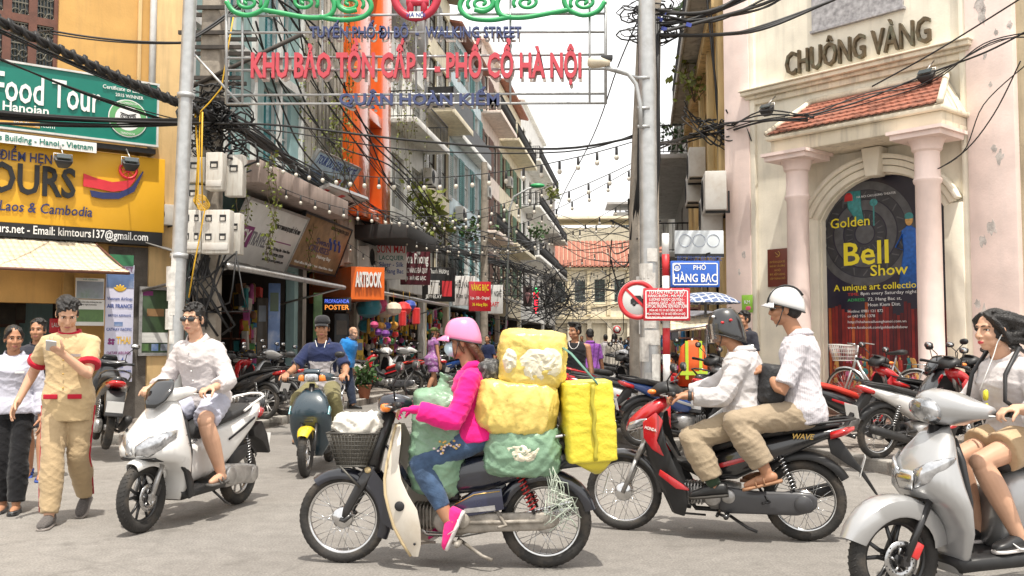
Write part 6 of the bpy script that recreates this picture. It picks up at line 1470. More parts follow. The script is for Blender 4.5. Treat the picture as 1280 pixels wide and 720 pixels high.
def glet(s,px0,px1,py,h_px,mm,bold=.03):
 a,b,t=L_(px0,py),L_(px1,py),L_(px0,py-h_px);h=t.z-a.z;sp=(b-a).normalized()
 lettering(s,mm,ga,a+V((0,-.05,0)),sp,h,ext=.03,bold=bold,align='LEFT',width=(b-a).length,name='letters');lettering(s,LBK,ga,a+V((0.02,.04,-.02)),sp,h,ext=.012,bold=bold,align='LEFT',width=(b-a).length,name='letter_backs')
glet('TUYẾN PHỐ ĐI BỘ  -  WALKING STREET',389,652,49.5,13,BL_);glet('KHU BẢO TỒN CẤP 1 - PHỐ CỔ HÀ NỘI',315,725,98.5,29,RL,.045);glet('QUẬN HOÀN KIẾM',425,624,133,13.5,BL_,.04)
GS=pm('scroll_green',(.03,.33,.11),rough=.4,var=.08)
def spiral(cx,cy,R_,turns,a0_,sgn,w):
 m=MB();pts=[];n=int(turns*18)
 for i in range(n+1):
  t=i/n;a=a0_+sgn*2*pi*turns*t;rr=R_*(1-.85*t);pts.append(L_(cx+rr*1.55*cos(a),cy-rr*sin(a),-.06))
 m.tube(pts,w,8);m.build('scroll',GS,ga)
def arcs(q,w):
 m=MB();pts=[L_(x,y,-.06)for x,y in q];fine=[]
 for i in range(len(pts)-1):
  p0,p1,p2,p3=pts[max(i-1,0)],pts[i],pts[i+1],pts[min(i+2,len(pts)-1)]
  for t in(0,.2,.4,.6,.8):fine.append(.5*((2*p1)+(p2-p0)*t+(2*p0-5*p1+4*p2-p3)*t*t+(3*p1-p0-3*p2+p3)*t**3))
 m.tube(fine+[pts[-1]],w,8);m.build('scroll',GS,ga)
for sx in(1,-1):
 X=(lambda x:x)if sx==1 else(lambda x:1039-x)
 arcs([(X(x),y)for x,y in((283,2),(292,14),(310,19),(328,12),(334,0),(330,-10))],.034);arcs([(X(x),y)for x,y in((328,12),(350,16),(385,22),(410,20),(418,8),(412,-6),(395,-12))],.034);arcs([(X(x),y)for x,y in((400,21),(425,25),(452,22),(464,10),(458,-4),(440,-10),(425,-2),(424,8),(434,14),(446,12))],.034)
 for cx,cy,rr in((310,3,11),(381,3,11),(437,4,12)):spiral(X(cx),cy,rr,1.8,-.6 if sx==1 else pi+.6,sx,.025)
m=MB();m.tube([L_(520+27*cos(t),-6+28*sin(t)*-1,-.06)for t in np.linspace(0,2*pi,33)[:-1]],.055,8,closed=True)
for px in(513,530):m.tube([L_(px,22,-.06),L_(px,-10,-.06)],.05,6)
m.tube([L_(508,3,-.06),L_(536,3,-.06)],.05,6);m.build('emblem_ring',pm('emblem_crimson',(.5,.03,.06),rough=.4,var=.06),ga)
m=MB();c=L_(520,18.5,-.12);m.box(c,(.18,.012,.085));m.build('name_plate',SWH,ga);lettering('HÀ NỘI',TBLU,ga,c+V((0,-.008,-.028)),(1,0,0),.05,ext=.001,bold=.03)
#  cables and string lights
def sag(a,b,s,n=14):
 a,b=V(a),V(b);return[a.lerp(b,i/n)-V((0,0,s*4*(i/n)*(1-i/n)))for i in range(n+1)]
def wires(label,ends,r=.012,sags=.3,mat_=None,jit=.05,twist=False,seed=1,n=16,group='cable runs over the street'):
 rnd=random.Random(seed);m=MB()
 for(a,b,k)in ends:
  for _ in range(k):
   ja,jb=[V((rnd.uniform(-jit,jit),rnd.uniform(-jit,jit),rnd.uniform(-jit,jit)))for _ in '12'];s=sags*rnd.uniform(.7,1.35)*(V(a)-V(b)).length/10
   pts=sag(V(a)+ja,V(b)+jb,s,n);m.tube(pts,r*rnd.uniform(.7,1.2),5)
   if twist:
    fine=sag(V(a)+ja,V(b)+jb,s,n*8);m.tube([p+V((0,r*1.5*cos(i*1.1),r*1.5*sin(i*1.1)))for i,p in enumerate(fine)],r*.8,4)
 o=m.build('cables',mat_ or CABLE);tag(o,label,'cables',group);return o
hubL=P(270,145,14.8);hubR=P(808,30,12.1);hub2=P(688,368,40)
wires('thick black cable bundle sloping down from top left to the left pole',[(P(-40,6,11),P(268,143,14.7),2)],.04,.12,twist=True)
wires('thinner cables beside the thick sloping bundle at top left',[(P(-40,20,11.5),P(262,142,14.8),5),(P(-40,60,11.2),P(250,160,14.8),3)],.012,.2,seed=3)
wires('black cables running level across the green tour board',[(P(-30,141,11.2),P(262,150,14.6),5),(P(-30,148,11.2),P(262,152,14.6),4)],.018,.12,seed=4,jit=.07)
wires('single cable crossing the ochre wall to the left steel pole',[(P(-30,38,12),P(60,40,13.8),1),(P(60,40,13.8),P(230,52,14),2),(P(230,52,14),P(300,5,15),2)],.016,.25,seed=5,jit=.03)
def run(label,pxs,k,r,seed,jit=.12):
 pts=[P(*q)for q in pxs];rnd=random.Random(seed);m=MB()
 for _ in range(k):
  ps=[p+V((rnd.gauss(0,jit),rnd.gauss(0,jit),rnd.gauss(0,jit)))for p in pts];fine=[]
  for i in range(len(ps)-1):
   p0,p1,p2,p3=ps[max(i-1,0)],ps[i],ps[i+1],ps[min(i+2,len(ps)-1)]
   for t in np.linspace(0,.85,6):fine.append(.5*((2*p1)+(p2-p0)*t+(2*p0-5*p1+4*p2-p3)*t*t+(3*p1-p0-3*p2+p3)*t**3))
  m.tube(fine+[ps[-1]],r*rnd.uniform(.6,1.2),5)
 tag(m.build('cables',CABLE),label,'cables','cable runs over the street')
run('heavy cable bundle sagging from the left pole along the shop signs',[(275,148,14.8),(330,180,18),(390,225,22),(440,262,26),(500,300,32),(580,318,40),(650,335,48),(690,350,56)],18,.022,1)
run('steep cables dropping behind the red overhead letters',[(330,-10,16),(380,60,19),(440,150,23),(500,235,28),(560,290,34),(640,310,42),(690,300,50)],7,.02,2,.25)
run('second set of steep cables behind the lattice sign',[(310,40,15),(355,120,17),(400,190,20),(450,250,25),(520,290,32),(600,330,42)],5,.016,3,.2)
run('long level cable crossing the street below the lattice sign',[(268,152,14.8),(350,158,14.5),(520,178,14),(700,186,13),(810,170,12.2)],2,.016,4,.06)
run('cables curving along the left house fronts into the distance',[(640,345,45),(670,372,55),(700,385,68),(730,380,80)],26,.028,5,.9)
run('web of thin wires hung across the middle of the street',[(560,335,40),(640,372,44),(720,385,40),(770,372,30),(812,340,14)],9,.013,31,.5);run('sagging wires over the far lane',[(600,300,44),(680,362,46),(740,372,36),(806,318,14)],8,.012,32,.45)
run('cables swinging from the far knot of wires to the right pole',[(690,270,46),(715,290,40),(750,298,30),(790,282,18),(808,262,12.3)],5,.014,6,.2)
run('lower cables swinging to the right concrete pole',[(690,300,46),(720,312,38),(760,316,26),(795,300,16),(806,285,12.4)],4,.014,7,.25)
run('thin cable falling from the right pole past the lamp arm',[(800,20,12),(770,85,13),(740,170,16),(700,255,24),(690,300,30)],1,.016,8,.02)
run('twisted thick cable from the right pole to the theatre top',[(826,45,12),(900,43,12.5),(960,32,13),(1050,-4,13),(1100,-30,13)],3,.026,9,.02)
run('fan of black cables from the right pole towards the top edge',[(826,22,12),(880,10,12.5),(950,-12,13)],4,.024,10,.06);run('pair of cables over the yellow house from the right pole',[(826,32,12),(890,24,12.4),(960,2,13),(1000,-20,13)],4,.022,11,.04)
run('rope of old cables along the yellow house wall to the theatre',[(822,178,12.4),(860,172,18),(905,160,17.2),(950,150,15.8),(1010,146,14.6)],6,.016,12,.06)
run('cables strung over the tiled canopy and pink pilaster',[(1010,146,14.3),(1080,122,14.2),(1160,95,14),(1235,58,13.2),(1300,40,12.6)],4,.012,13,.05);run('loose wires falling across the right column of the theatre',[(1280,70,12.4),(1240,135,13),(1200,190,13.4),(1143,226,13.9)],2,.012,14,.06)
run('long diagonal wire rising across the theatre front',[(1090,108,14.5),(1160,70,13.8),(1220,35,13.2),(1290,-8,12.4)],1,.012,15,.01)
run('vertical black cable hanging down the yellow house front',[(889,-10,17.6),(890,60,17.6),(896,130,17.6),(902,200,17.7),(908,330,17.6)],2,.02,16,.03)
run('cable knot clinging to the yellow house corner',[(880,150,18),(892,158,17.8),(905,165,17.4),(911,170,17.2)],16,.016,17,.22)
run('cable loops bunched on the far left pole',[(690,345,42),(683,365,42),(694,380,42),(686,395,42)],22,.022,18,.45)
bulb=None;LBULB=pm('milk_bulb',(.62,.58,.50),rough=.2,var=.05)
def string(label,a,b,s,n,k=0):
 global bulb
 pts=sag(a,b,s,n*2);o=thing('string_light',label,'string light',pts[0],group='bulb strings over the street');m=MB();m.tube([p-pts[0]for p in pts],.007,4);m.build('cable',CABLE,o)
 for i in range(1,n*2,2):
  p=pts[i]-pts[0]
  if bulb is None:
   m=MB();m.lathe([(.002,0),(.018,-.01),(.02,-.10),(.012,-.12)],8,mi=0);m.ell((0,0,-.145),(.032,.032,.038),n=8,m=6,mi=1);me=m.mesh('bulb',[SPB,LBULB]);bulb=me
  link('bulb',bulb,o,loc=p)
def sx(px,py,Y):return P(px,py,Y)
SLs=[((300,188,16),(512,205,13.6),(808,172,12.3),26,'from the pole cluster to the right pole, nearest of all'),((460,262,27),None,(806,196,13.5),22,'rising over the street to the right pole'),((330,225,18),None,(700,225,20),22,'crossing just above the blue gallery signs'),((520,300,33),None,(800,205,16),20,'high one slanting up to the right'),((480,290,29),None,(800,262,20),20,'level one in front of the far balconies'),((560,330,42),None,(806,290,26),20,'in front of the red tiled roof'),((600,350,50),None,(812,320,34),18,'below the red roof eave'),((640,372,62),None,(820,345,44),16,'against the cream colonial wall'),((430,300,25),(520,320,30),(600,340,40),16,'draped along the left shop signs'),((660,385,70),None,(826,368,56),14,'lowest one before the colonial arcade')]
SLs+=[((640,355,55),0,(815,300,28),16,'mid height one over the far lane, upper'),((655,362,60),0,(815,330,36),16,'mid height one over the far lane, lower'),((540,320,36),0,(690,352,60),16,'running along the far left fronts'),((670,392,75),0,(822,358,50),14,'just above the heads at the far bend'),((600,300,48),0,(806,236,18),20,'high in front of the far white house'),((520,285,32),0,(660,330,50),16,'under the orange framed house'),((690,340,60),0,(820,310,30),14,'across the red tiled roof')]
for i,(a,mid,b,n,lab)in enumerate(SLs):string('string of hanging bulbs '+lab,P(*a),P(*b),.5+.12*(i%3),n)
b3=S(38,-6.2,.12);r=pole('dark utility pole wrapped in wires far down the left kerb',b3,b3+V((0,0,8.5)),.17,.13,PCON,'utility_pole','utility pole')
g0=P(655,330,44);r=thing('street_lamp','small street lamp with green hood over the far left balconies','street lamp',S(44,-6.2,.12));m=MB();o=r.location;m.tube([V((0,0,0)),P(637,262,44)-o,P(642,246,44)-o,P(660,236,44)-o,P(672,233,44)-o],.05,6);m.build('lamp_arm',GALV,r);m=MB();m.ell(P(672,232,44)-o,(.34,.16,.11));m.build('lamp_hood',GS,r)
#  left row shop signs and awnings
SILV=pm('sign_silver',(.74,.73,.71),rough=.4,var=.08,scale=3,stain=(.5,.48,.45),sscale=2);WOODB=pm('wood_board',(.34,.21,.11),rough=.65,var=.4,scale=4,bump=.2,stain=(.08,.045,.025),sscale=6,streak=True);MARO=pm('sign_maroon',(.11,.018,.03),rough=.45,var=.1)
def tilt_board(name,label,q,Yv,mm,texts=(),d0=.75,d1=.35,marks=None,th_=.05):
 0
 tl,tr=[LF.w(x,-d0,z)for x,z in(LF(*q[0],d0),LF(*q[1],d0))];br,bl=[LF.w(x,-d1,z)for x,z in(LF(*q[2],d1),LF(*q[3],d1))]
 br=bl.lerp(br,1);c=(tl+tr+br+bl)/4;X=((tr-tl)+(br-bl)).normalized();U=((tl-bl)+(tr-br));U=(U-X*U.dot(X)).normalized();N=X.cross(U);w=((tr-tl).length+(br-bl).length)/2;h=((tl-bl).length+(tr-br).length)/2
 r=thing(name,label,'sign',c);m=MB();m.obox(-X*w/2-U*h/2-N*th_,X*w,U*h,N*th_);m.build('board',mm,r,bevel=.01)
 m=MB();t=.05
 for s in(-1,1):m.obox(X*(s*w/2)-X*t*(s<0)-U*(h/2+t)-N*.06,X*t,U*(h+2*t),N*.08);m.obox(U*(s*h/2)-U*t*(s<0)-X*w/2-N*.06,X*w,U*t,N*.075)
 m.build('frame',SPB if mm in(WOODB,)else ALU,r)
 for tx in texts:
  s,u,v,hh,ww,m2=tx[:6];lettering(s,m2,r,X*(u-.5)*w+U*(.5-v)*h+N*.004,X,hh*h,U,ext=.003,width=ww*w,bold=tx[6]if len(tx)>6 else .015)
 if marks:
  for(u,v,du,dv,m2)in marks:b=MB();b.obox(X*(u-.5)*w+U*(.5-v-dv)*h,X*du*w,U*dv*h,N*.006);b.build('colour_block',m2,r)
 return r,X,U,N,w,h
tilt_board('travel_sign','silver travel agency sign with purple square left of the wooden sign',[(291,253),(378,282),(362,333),(298,320)],0,SILV,[('SSY',.13,.64,.20,.16,SWH,.02),('TRAVEL',.36,.66,.22,.26,pm('print_grey',(.2,.2,.22),rough=.5,var=0)),('CÔNG TY TNHH DU LỊCH QUỐC TẾ VIỆT NAM',.74,.30,.07,.44,INK),('Address: 22 Hang Bac - Hoan Kiem',.74,.66,.05,.4,INK),('Tel: 04 3926 3370',.70,.76,.05,.32,INK),('www.travel.com.vn',.72,.86,.05,.36,INK)],marks=[(.04,.38,.20,.34,TPUR),(.56,.50,.34,.02,TPUR)])
r,X,U,N,w_,h_=tilt_board('cruise_sign','brown wooden cruise sign with blue wave logo beside the silver sign',[(378,265),(440,291),(418,342),(364,330)],0,WOODB,[('Swan',.50,.48,.12,.28,SNV),('CRUISES',.48,.64,.12,.42,SNV),('Halong Bay',.62,.75,.07,.3,SWH),('KHÁCH SẠN DU LỊCH',.76,.12,.07,.4,INK),('Head office: Hang Bac street - Hoan Kiem - Hanoi',.5,.94,.05,.8,SWH)])
m=MB()
for k in range(3):m.tube([X*((.60+.10*k+.10*t)-.5)*w_+U*(.5-(.30+.05*k*0+.20*t+.03*sin(t*9)))*h_+N*.01 for t in np.linspace(0,1,8)],.035,6,flat=.4)
m.build('wave_logo',TBLU,r)
tilt_board('tour_banner','white and blue international tour banner with city photos above the wooden sign',[(388,193),(440,217),(433,249),(380,233)],0,pm('banner_blue',(.45,.58,.70),rough=.5,var=.3,scale=2),[('TOUR DU LỊCH QUỐC TẾ',.5,.25,.2,.9,TBLU,.02)],marks=[(.03,.45,.25,.5,PICS[4]),(.33,.40,.25,.5,PICS[1]),(.63,.42,.12,.45,TREDP),(.80,.35,.1,.55,PICS[2])])
tilt_board('phone_banner','thin white banner of phone numbers under the blue tour banner',[(380,238),(431,254),(430,268),(380,253)],0,WPAP,[('04 3926 4952 - 0912 388 999',.5,.6,.4,.9,INK)],marks=[(.05,.1,.1,.5,TREDP),(.45,.1,.1,.5,TREDP)])
OU=lu(452,.6);r=thing('gallery_sign','orange box sign with white block letters over the lantern shop','sign',LF.w(OU,0,0));o=r.location;A_,B_,C_,D_=P(415,372,OU*.98),P(441,372,OU*.93),P(478,373,OU*.93),None
Yo=24.0;a,b_=P(439,333,Yo),P(478,374,Yo);m=MB();m.obox(V((a.x,Yo,b_.z))-o,V((b_.x-a.x,.35,0)),V((-1.6,2.6,0)),V((0,0,a.z-b_.z)));m.build('board',pm('sign_orange',(.78,.15,.015),rough=.4,var=.06),r);lettering('ARTBOOK',SWH,r,V(((a.x+b_.x)/2,Yo+.17,b_.z+.32))-o,(b_.x-a.x,.35,0),.36,ext=.03,bold=.04,width=(b_.x-a.x)*.86,off=.02)
r,w_,h_=front_sign('led_sign','black lit poster shop sign with blue and orange letters','sign',403,372,439,389,23.6,SBLK);lettering('PROPAGANDA',pm('led_blue',(.12,.2,.9),emit=.6,var=0),r,(0,-.004,h_*.1),(1,0,0),h_*.28,ext=.002,width=w_*.84,bold=.03);lettering('POSTER',pm('led_orange',(.9,.3,.05),emit=.7,var=0),r,(0,-.004,-h_*.38),(1,0,0),h_*.34,ext=.002,width=w_*.84,bold=.03)
SG=[((470,303,508,349,28.5),'white hand painted shop sign with red heading before the maroon sign',SILV,[('SƠN MÀI',.5,.28,.2,.9,TREDP),('LACQUER',.5,.48,.12,.8,SGRN),('Silver - Silk',.5,.66,.12,.8,TBLU),('05 Hang Bac',.5,.84,.12,.8,TBLU)]),((501,296,538,356,31),'maroon sign with big white script and an orchid mark',MARO,[('Hoa Phong',.5,.55,.2,.85,SWH,.03),('BẠC VÀNG ĐÁ QUÝ',.5,.75,.1,.8,SWH),('98  HÀNG BẠC',.5,.9,.08,.7,SWH)]),((528,334,569,377,34),'black sign with a grey and a red block',SBLK,[('Thanh Hương',.5,.18,.13,.6,SWH),('JEWELRY',.35,.9,.1,.5,SWH)]),((566,345,594,382,37),'white sign with black ornamental lettering behind the black sign',SILV,[('HIỆU VÀNG',.5,.4,.2,.8,INK),('Kim Linh',.5,.75,.15,.7,INK)]),((586,352,614,389,36),'red sign with yellow letters near the far wire pole',REDS,[('VÀNG BẠC',.5,.3,.2,.8,YEL,.03),('Lụa - Silk - Original',.5,.6,.1,.85,SWH),('36 Hàng Bạc',.5,.82,.1,.7,YEL)]),((603,356,629,392,40),'white fashion sign just right of the red sign',WPAP,[('GỖ MỸ NGHỆ',.5,.4,.18,.85,INK),('CRAFT',.5,.75,.15,.6,TREDP)])]
for(x0,y0,x1,y1,Y),lab,mm,tx in SG:
 r,w_,h_=front_sign('blade_sign',lab,'sign',x0,y0,x1,y1,Y,mm,rz=.22,th_=.1);r['group']='signs projecting from the left shops'
 for t in tx:lettering(t[0],t[5],r,((t[1]-.5)*w_,-.003,(.5-t[2])*h_),(1,0,0),t[3]*h_,ext=.003,width=t[4]*w_,bold=t[6]if len(t)>6 else .02)
 if mm is MARO:m=MB();[m.ell((.05+.13*cos(i*1.26),-.01,h_*.27+.13*sin(i*1.26)),(.12,.01,.06),(0,-i*1.26,0),n=8,m=5)for i in range(5)];m.build('orchid_mark',SWH,r)
 if mm is SBLK:m=MB();m.box((-w_*.15,-.004,-.1),(w_*.35,.01,h_*.4),mi=0);m.box((w_*.25,-.004,-.15),(w_*.3,.01,h_*.45),mi=1);m.build('colour_block',[SILV,TREDP],r)
r,w_,h_=front_sign('neon_sign','small vertical red lit sign with green top far down the left side','sign',667,360,673,390,46,SBLK);lettering('N\nE\nT',pm('neon_red',(.9,.03,.06),emit=1.2,var=0),r,(0,-.01,.12),(1,0,0),.26,ext=.01,bold=.04);m=MB();m.ell((0,-.02,h_*.40),(.1,.02,.12));m.build('green_tip',pm('neon_green',(.05,.8,.2),emit=.8,var=0),r)
r,w_,h_=front_sign('ice_cream_sign','dark ice cream cone sign beside the red lit sign','sign',654,357,665,383,46,pm('sign_darkred',(.05,.03,.03),rough=.5,var=.2));m=MB();m.lathe([(.001,-.4),(.1,.0)],10,'z',(0,-.1,.0));m.ell((0,-.1,.05),(.13,.08,.13));m.build('cone_picture',pm('cone_pink',(.6,.3,.3),rough=.5,var=.3),r)
r,w_,h_=front_sign('round_sign','little round no entry sign far along the street centre','sign',767,407,775.5,417,42,WPAP);m=MB();m.lathe([(.001,-.02),(.17,-.02),(.17,0),(.001,0)],20,'y');m.build('ring',STRR,r);m=MB();m.lathe([(.001,-.025),(.11,-.025),(.11,0),(.001,0)],20,'y');m.box((0,-.028,0),(.2,.01,.03),(0,.8,0));m.build('ring_centre',[WPAP],r)
def slope_awning(label,px0,px1,py0,py1,d,mm,z_in=.35,u_in=.0,group='awnings over the left shops'):
 (x0,z0),(x1,z1)=LF(px0,py0,d),LF(px1,py1,d);z=(z0+z1)/2;r=thing('awning',label,'awning',LF.w(x0,0,z),LF.a,group=group);w=x1-x0;m=MB();k=12
 rows=[[V((w*i/k,-d*j/4,z_in*(1-j/4)-.03*sin(pi*j/4)))for i in range(k+1)]for j in range(5)]
 for j in range(4):
  for i in range(k):m.add([rows[j][i],rows[j][i+1],rows[j+1][i+1],rows[j+1][i]],[(0,1,2,3)])
 o=m.build('canvas',mm,r);md=o.modifiers.new('s','SOLIDIFY');md.thickness=.02
 m=MB();m.tube([(0,-d,-.02),(w,-d,-.02)],.05,8);m.tube([(0.1,-.02,-.4),(.1,-d,-.03)],.025,6);m.tube([(w-.1,-.02,-.4),(w-.1,-d,-.03)],.025,6);m.build('awning_arm',ALU,r);return r
GREYAW=pm('awning_grey',(.20,.19,.18),rough=.8,var=.2,scale=2);slope_awning('retractable awning with white front bar below the silver travel sign',284,430,333,357,1.5,GREYAW,.4)
slope_awning('dim beige awning over the shops below the black blade sign',478,560,362,384,1.3,pm('awning_beige',(.42,.37,.30),rough=.8,var=.2),.3);slope_awning('beige awning at the end of the left shops near the neon',632,668,372,385,1.6,pm('awning_beige',(.42,.37,.30)),.5)
for i,(px,py,d,L2,w2,n)in enumerate(((315,190,1.2,2.6,.4,60),(397,40,.4,5.5,.6,60),(385,265,.6,1.9,.25,24),(420,-10,.5,6.,.7,60),(517,20,.9,8,.6,60),(640,250,1.,5,.4,22),(420,120,.6,3.2,.6,60))):
 x,z=LF(px,py,d);vine('creeper '+('spilling from the teal house canopy','high on the grey house behind the red letters','dangling between silver and wooden signs','topmost on the grey house tower','long and yellow on the white house front','on the far curled balcony','in the middle of the grey house tower')[i],LF.w(x,-d,z),L2,w2,n,i+3)
x,z=LF(538,262,1.1);plant('spiky palm leaning from a cream house balcony',LF.w(x,-1.1,z-.6),1.3,.8,110,3,m=LEAFY,group='balcony plants',size=.36)
for i,(px,py,d)in enumerate(((672,300,1.5),(690,248,1.5),(590,300,1.),(552,300,1.))):x,z=LF(px,py,d);plant(('flowering','tall','low','trailing')[i]+' green plant on the '+('third far balcony','highest far balcony','pale blue house ledge','cream house ledge')[i],LF.w(x,-d,z),.9,.8,120,i,m=(LEAFG,LEAFY)[i%2],group='balcony plants',size=.28)
for i,(px,py)in enumerate(((866,42),(868,128),(852,190))):plant(('dry fern growing from the top of the yellow house edge','bright sapling sprouting halfway up the yellow house edge','green fern on the grey balcony slab')[i],RF.w(*(lambda q:(q[0],-.3,q[1]))(RF(px,py,.3))),1.1,.7,90,i+9,m=(LEAFG,LEAFY,LEAFG)[i],size=.2)
for i,(px,py,fr)in enumerate(((874,207,RF),(871,238,RF),(897,243,RF),(893,270,RF),(458,322,LF),(536,222,LF),(575,268,LF),(608,240,LF),(636,228,LF),(662,268,LF))):
 x,z=fr(px,py,.2);o=dup(ac0,fr.w(x,-.02,z),fr.a,('air conditioner high on the yellow house, nearest the street','air conditioner below the high one on the yellow house','largest air conditioner on the yellow house beside the theatre','air conditioner just above the white banner','air conditioner right above the orange gallery sign','air conditioner on the cream house front','air conditioner on the pale blue house','air conditioner on the salmon edged house','air conditioner among the iron balconies','air conditioner on the far white house')[i],scale=1.25 if fr is RF else 1.1)
for i,(px,py,w)in enumerate(((959,139,.2),(1158,97,.2))):
 x,z=T(px,py,.35);spot(('black spotlight at the left end of the tiled canopy','black spotlight at the right end of the tiled canopy')[i],TF.w(x,-.35,z),TF.a,'spotlights on the theatre canopy')
r,w_,h_=front_sign('rolled_banner','white curled plastic banner above the blue street sign','banner',843,288,905,322,13.6,pm('banner_plastic',(.62,.66,.68),rough=.4,var=.12,scale=3));m=MB();m.box((0,-.004,-h_*.42),(w_,.006,h_*.12));m.build('banner_edge',SBLK,r);lettering('BEST PRICE ALCOHOL',TBLU,r,(0,-.006,-h_*.62),(1,0,0),.07,ext=.002,width=w_*.9)
m=MB();[m.tube([(-.2+.2*i+.09*cos(t),-.004,.05+.09*sin(t))for t in np.linspace(0,6.28,14)[:-1]],.005,4,closed=True)for i in range(3)];m.build('banner_print',pm('print_faint',(.45,.5,.58),rough=.5,var=0),r)
PLAID=bpy.data.materials.new('plaid_cloth');PLAID.use_nodes=True;N_,K_=PLAID.node_tree.nodes,PLAID.node_tree.links;br=N_.new('ShaderNodeTexBrick');br.offset=0;br.inputs['Scale'].default_value=5;br.inputs['Mortar Size'].default_value=.06;br.inputs['Row Height'].default_value=.5;br.inputs['Color1'].default_value=(.06,.10,.22,1);br.inputs['Color2'].default_value=(.10,.14,.26,1);br.inputs['Mortar'].default_value=(.5,.52,.55,1);tc=N_.new('ShaderNodeTexCoord');K_.new(tc.outputs['Object'],br.inputs['Vector']);K_.new(br.outputs[0],N_['Principled BSDF'].inputs['Base Color'])
def umbrella(label,c,R_,h,mm,ph):
 r=thing('parasol',label,'parasol',c,ph,group='parasols at the right stall');m=MB();n=8;ap=V((0,0,h));rim=[V((R_*cos(2*pi*i/n),R_*sin(2*pi*i/n),h*.55))for i in range(n)]
 for i in range(n):
  a,b=rim[i],rim[(i+1)%n];k=5;g_=[]
  for u in range(k+1):t=u/k;p,q_=ap.lerp(a,t)+V((0,0,.10*R_*sin(pi*t))),ap.lerp(b,t)+V((0,0,.10*R_*sin(pi*t)));g_.append((p,q_))
  for u in range(k):m.add([g_[u][0],g_[u][1],g_[u+1][1],g_[u+1][0]],[(0,3,2,1)],False)
 m.build('canopy',mm,r);m=MB();m.tube([(0,0,-2.0+h*.3),(0,0,h)],.018,6);m.build('pole',ALU,r)
umbrella('blue plaid parasol above the beige stall awning',P(882,396,13.4),.52,.34,PLAID,.2);umbrella('grey checked parasol behind the striped post',P(866,414,15),.7,.3,pm('parasol_grey',(.16,.16,.18),rough=.7,var=.3,scale=12),.5)
r=thing('awning','saggy beige stall awning under the blue plaid parasol','awning',P(885,402,12.9));m=MB();k=10;o=r.location;rows=[[P(838+76*i/k,398+8*j+(-14*(i/k)**2 if j==0 else-8*(i/k)**2),13.6-.5*j)-o for i in range(k+1)]for j in range(3)]
for j in range(2):
 for i in range(k):m.add([rows[j][i],rows[j][i+1],rows[j+1][i+1],rows[j+1][i]],[(0,1,2,3)])
c_=m.build('canvas',AWN,r);md=c_.modifiers.new('s','SOLIDIFY');md.thickness=.01;m=MB();m.tube([P(838,414,12.6)-o,P(914,402,12.6)-o],.018,6);m.build('awning_arm',ALU,r)
#  moving traffic: bikes, riders, loads
BLKB=paint('paint_black',(.014,.014,.016));REDB=paint('paint_red',(.48,.012,.018));WHTB=paint('paint_white',(.71,.70,.68));NAVB=paint('paint_dark_navy',(.010,.012,.022));SILB=paint('paint_champagne_silver',(.40,.40,.40),metal=.45,rough=.32);TEALB=paint('paint_dark_teal',(.015,.035,.05));BLUB=paint('paint_blue',(.02,.06,.22));YELB=paint('fender_yellow',(.75,.55,.02))
OFFW=pm('dirty_white_plastic',(.60,.555,.48),rough=.45,var=.12,scale=4,stain=(.36,.27,.16),sscale=3,samt=.5)
def tform(o):return Matrix.Translation(o.location)@o.rotation_euler.to_matrix().to_4x4()
F1,R1=G(427,703),G(684,709)
b1=underbone('worn navy moped with off white leg shield and wire front basket','dream',NAVB,paint('side_navy',(.012,.016,.05)),OFFW);place(b1,F1,R1)
m=MB();BK=pm('basket_wire',(.10,.095,.085),rough=.5,metal=.5,var=.3)
top=[(.385,-.13,.80),(.70,-.13,.80),(.70,.13,.80),(.385,.13,.80)];bot=[(.46,-.10,.60),(.64,-.10,.60),(.64,.10,.60),(.46,.10,.60)]
for q in(top,bot):m.tube(q,.006,6,closed=True)
for i in range(4):
 a,b,c,d=V(top[i]),V(top[(i+1)%4]),V(bot[i]),V(bot[(i+1)%4])
 for k in range(14):m.tube([a.lerp(b,k/14),c.lerp(d,k/14)],.0028,4)
 for k in range(1,8):m.tube([a.lerp(c,k/8),b.lerp(d,k/8)],.0026,4)
for k in range(1,6):m.tube([V(bot[0]).lerp(V(bot[3]),k/6),V(bot[1]).lerp(V(bot[2]),k/6)],.0028,4)
m.tube([(.62,.1,.60),(.50,.085,.47)],.007,6);m.tube([(.62,-.1,.60),(.50,-.085,.47)],.007,6)
m.build('front_basket',BK,b1);m=MB();m.sweep([((.55,0,.605),(.085,0,0),(0,.095,0),5),((.545,0,.79),(.145,0,0),(0,.122,0),5)],20,cap=False);m.build('basket_lining',pm('basket_mesh_lining',(.15,.135,.11),rough=.8,var=.6,scale=60),b1)
B1=tform(b1)
def crumple(c,h,seed,vox=.012,amp=.02,fr=(14,14,16),p=3.2,rot=None,blobs=0,tie=None):
 0
 rnd=random.Random(seed);m=MB();n=11
 for j in range(1):m.sweep([((0,0,h[2]*z),(h[0]*k,0,0),(0,h[1]*k,0),p)for z,k in(((-1,.94),(-.98,.98),(0,1.),(.98,.98),(1,.94))if p>6 else((-1,.72),(-.93,.90),(-.7,.98),(-.3,1.0),(.2,1.01),(.65,.99),(.9,.92),(1,.7)))],26)
 for _ in range(blobs):m.ell((rnd.uniform(-.85,.85)*h[0],rnd.uniform(-.85,.85)*h[1],rnd.uniform(-.85,.85)*h[2]),[q*rnd.uniform(.25,.5)for q in h])
 if tie:m.tube([V((0,0,h[2]*.8)),V((0,0,h[2]*1.15)),V((.02,0,h[2]*1.3))],[h[0]*.5,h[0]*.12,h[0]*.35],10)
 me=remesh(m,vox,3,.5);folds(me,amp*.7,[q*.6 for q in fr],seed*1.7);folds(me,amp*.28,[q*1.8 for q in fr],seed*3.1)
 return me
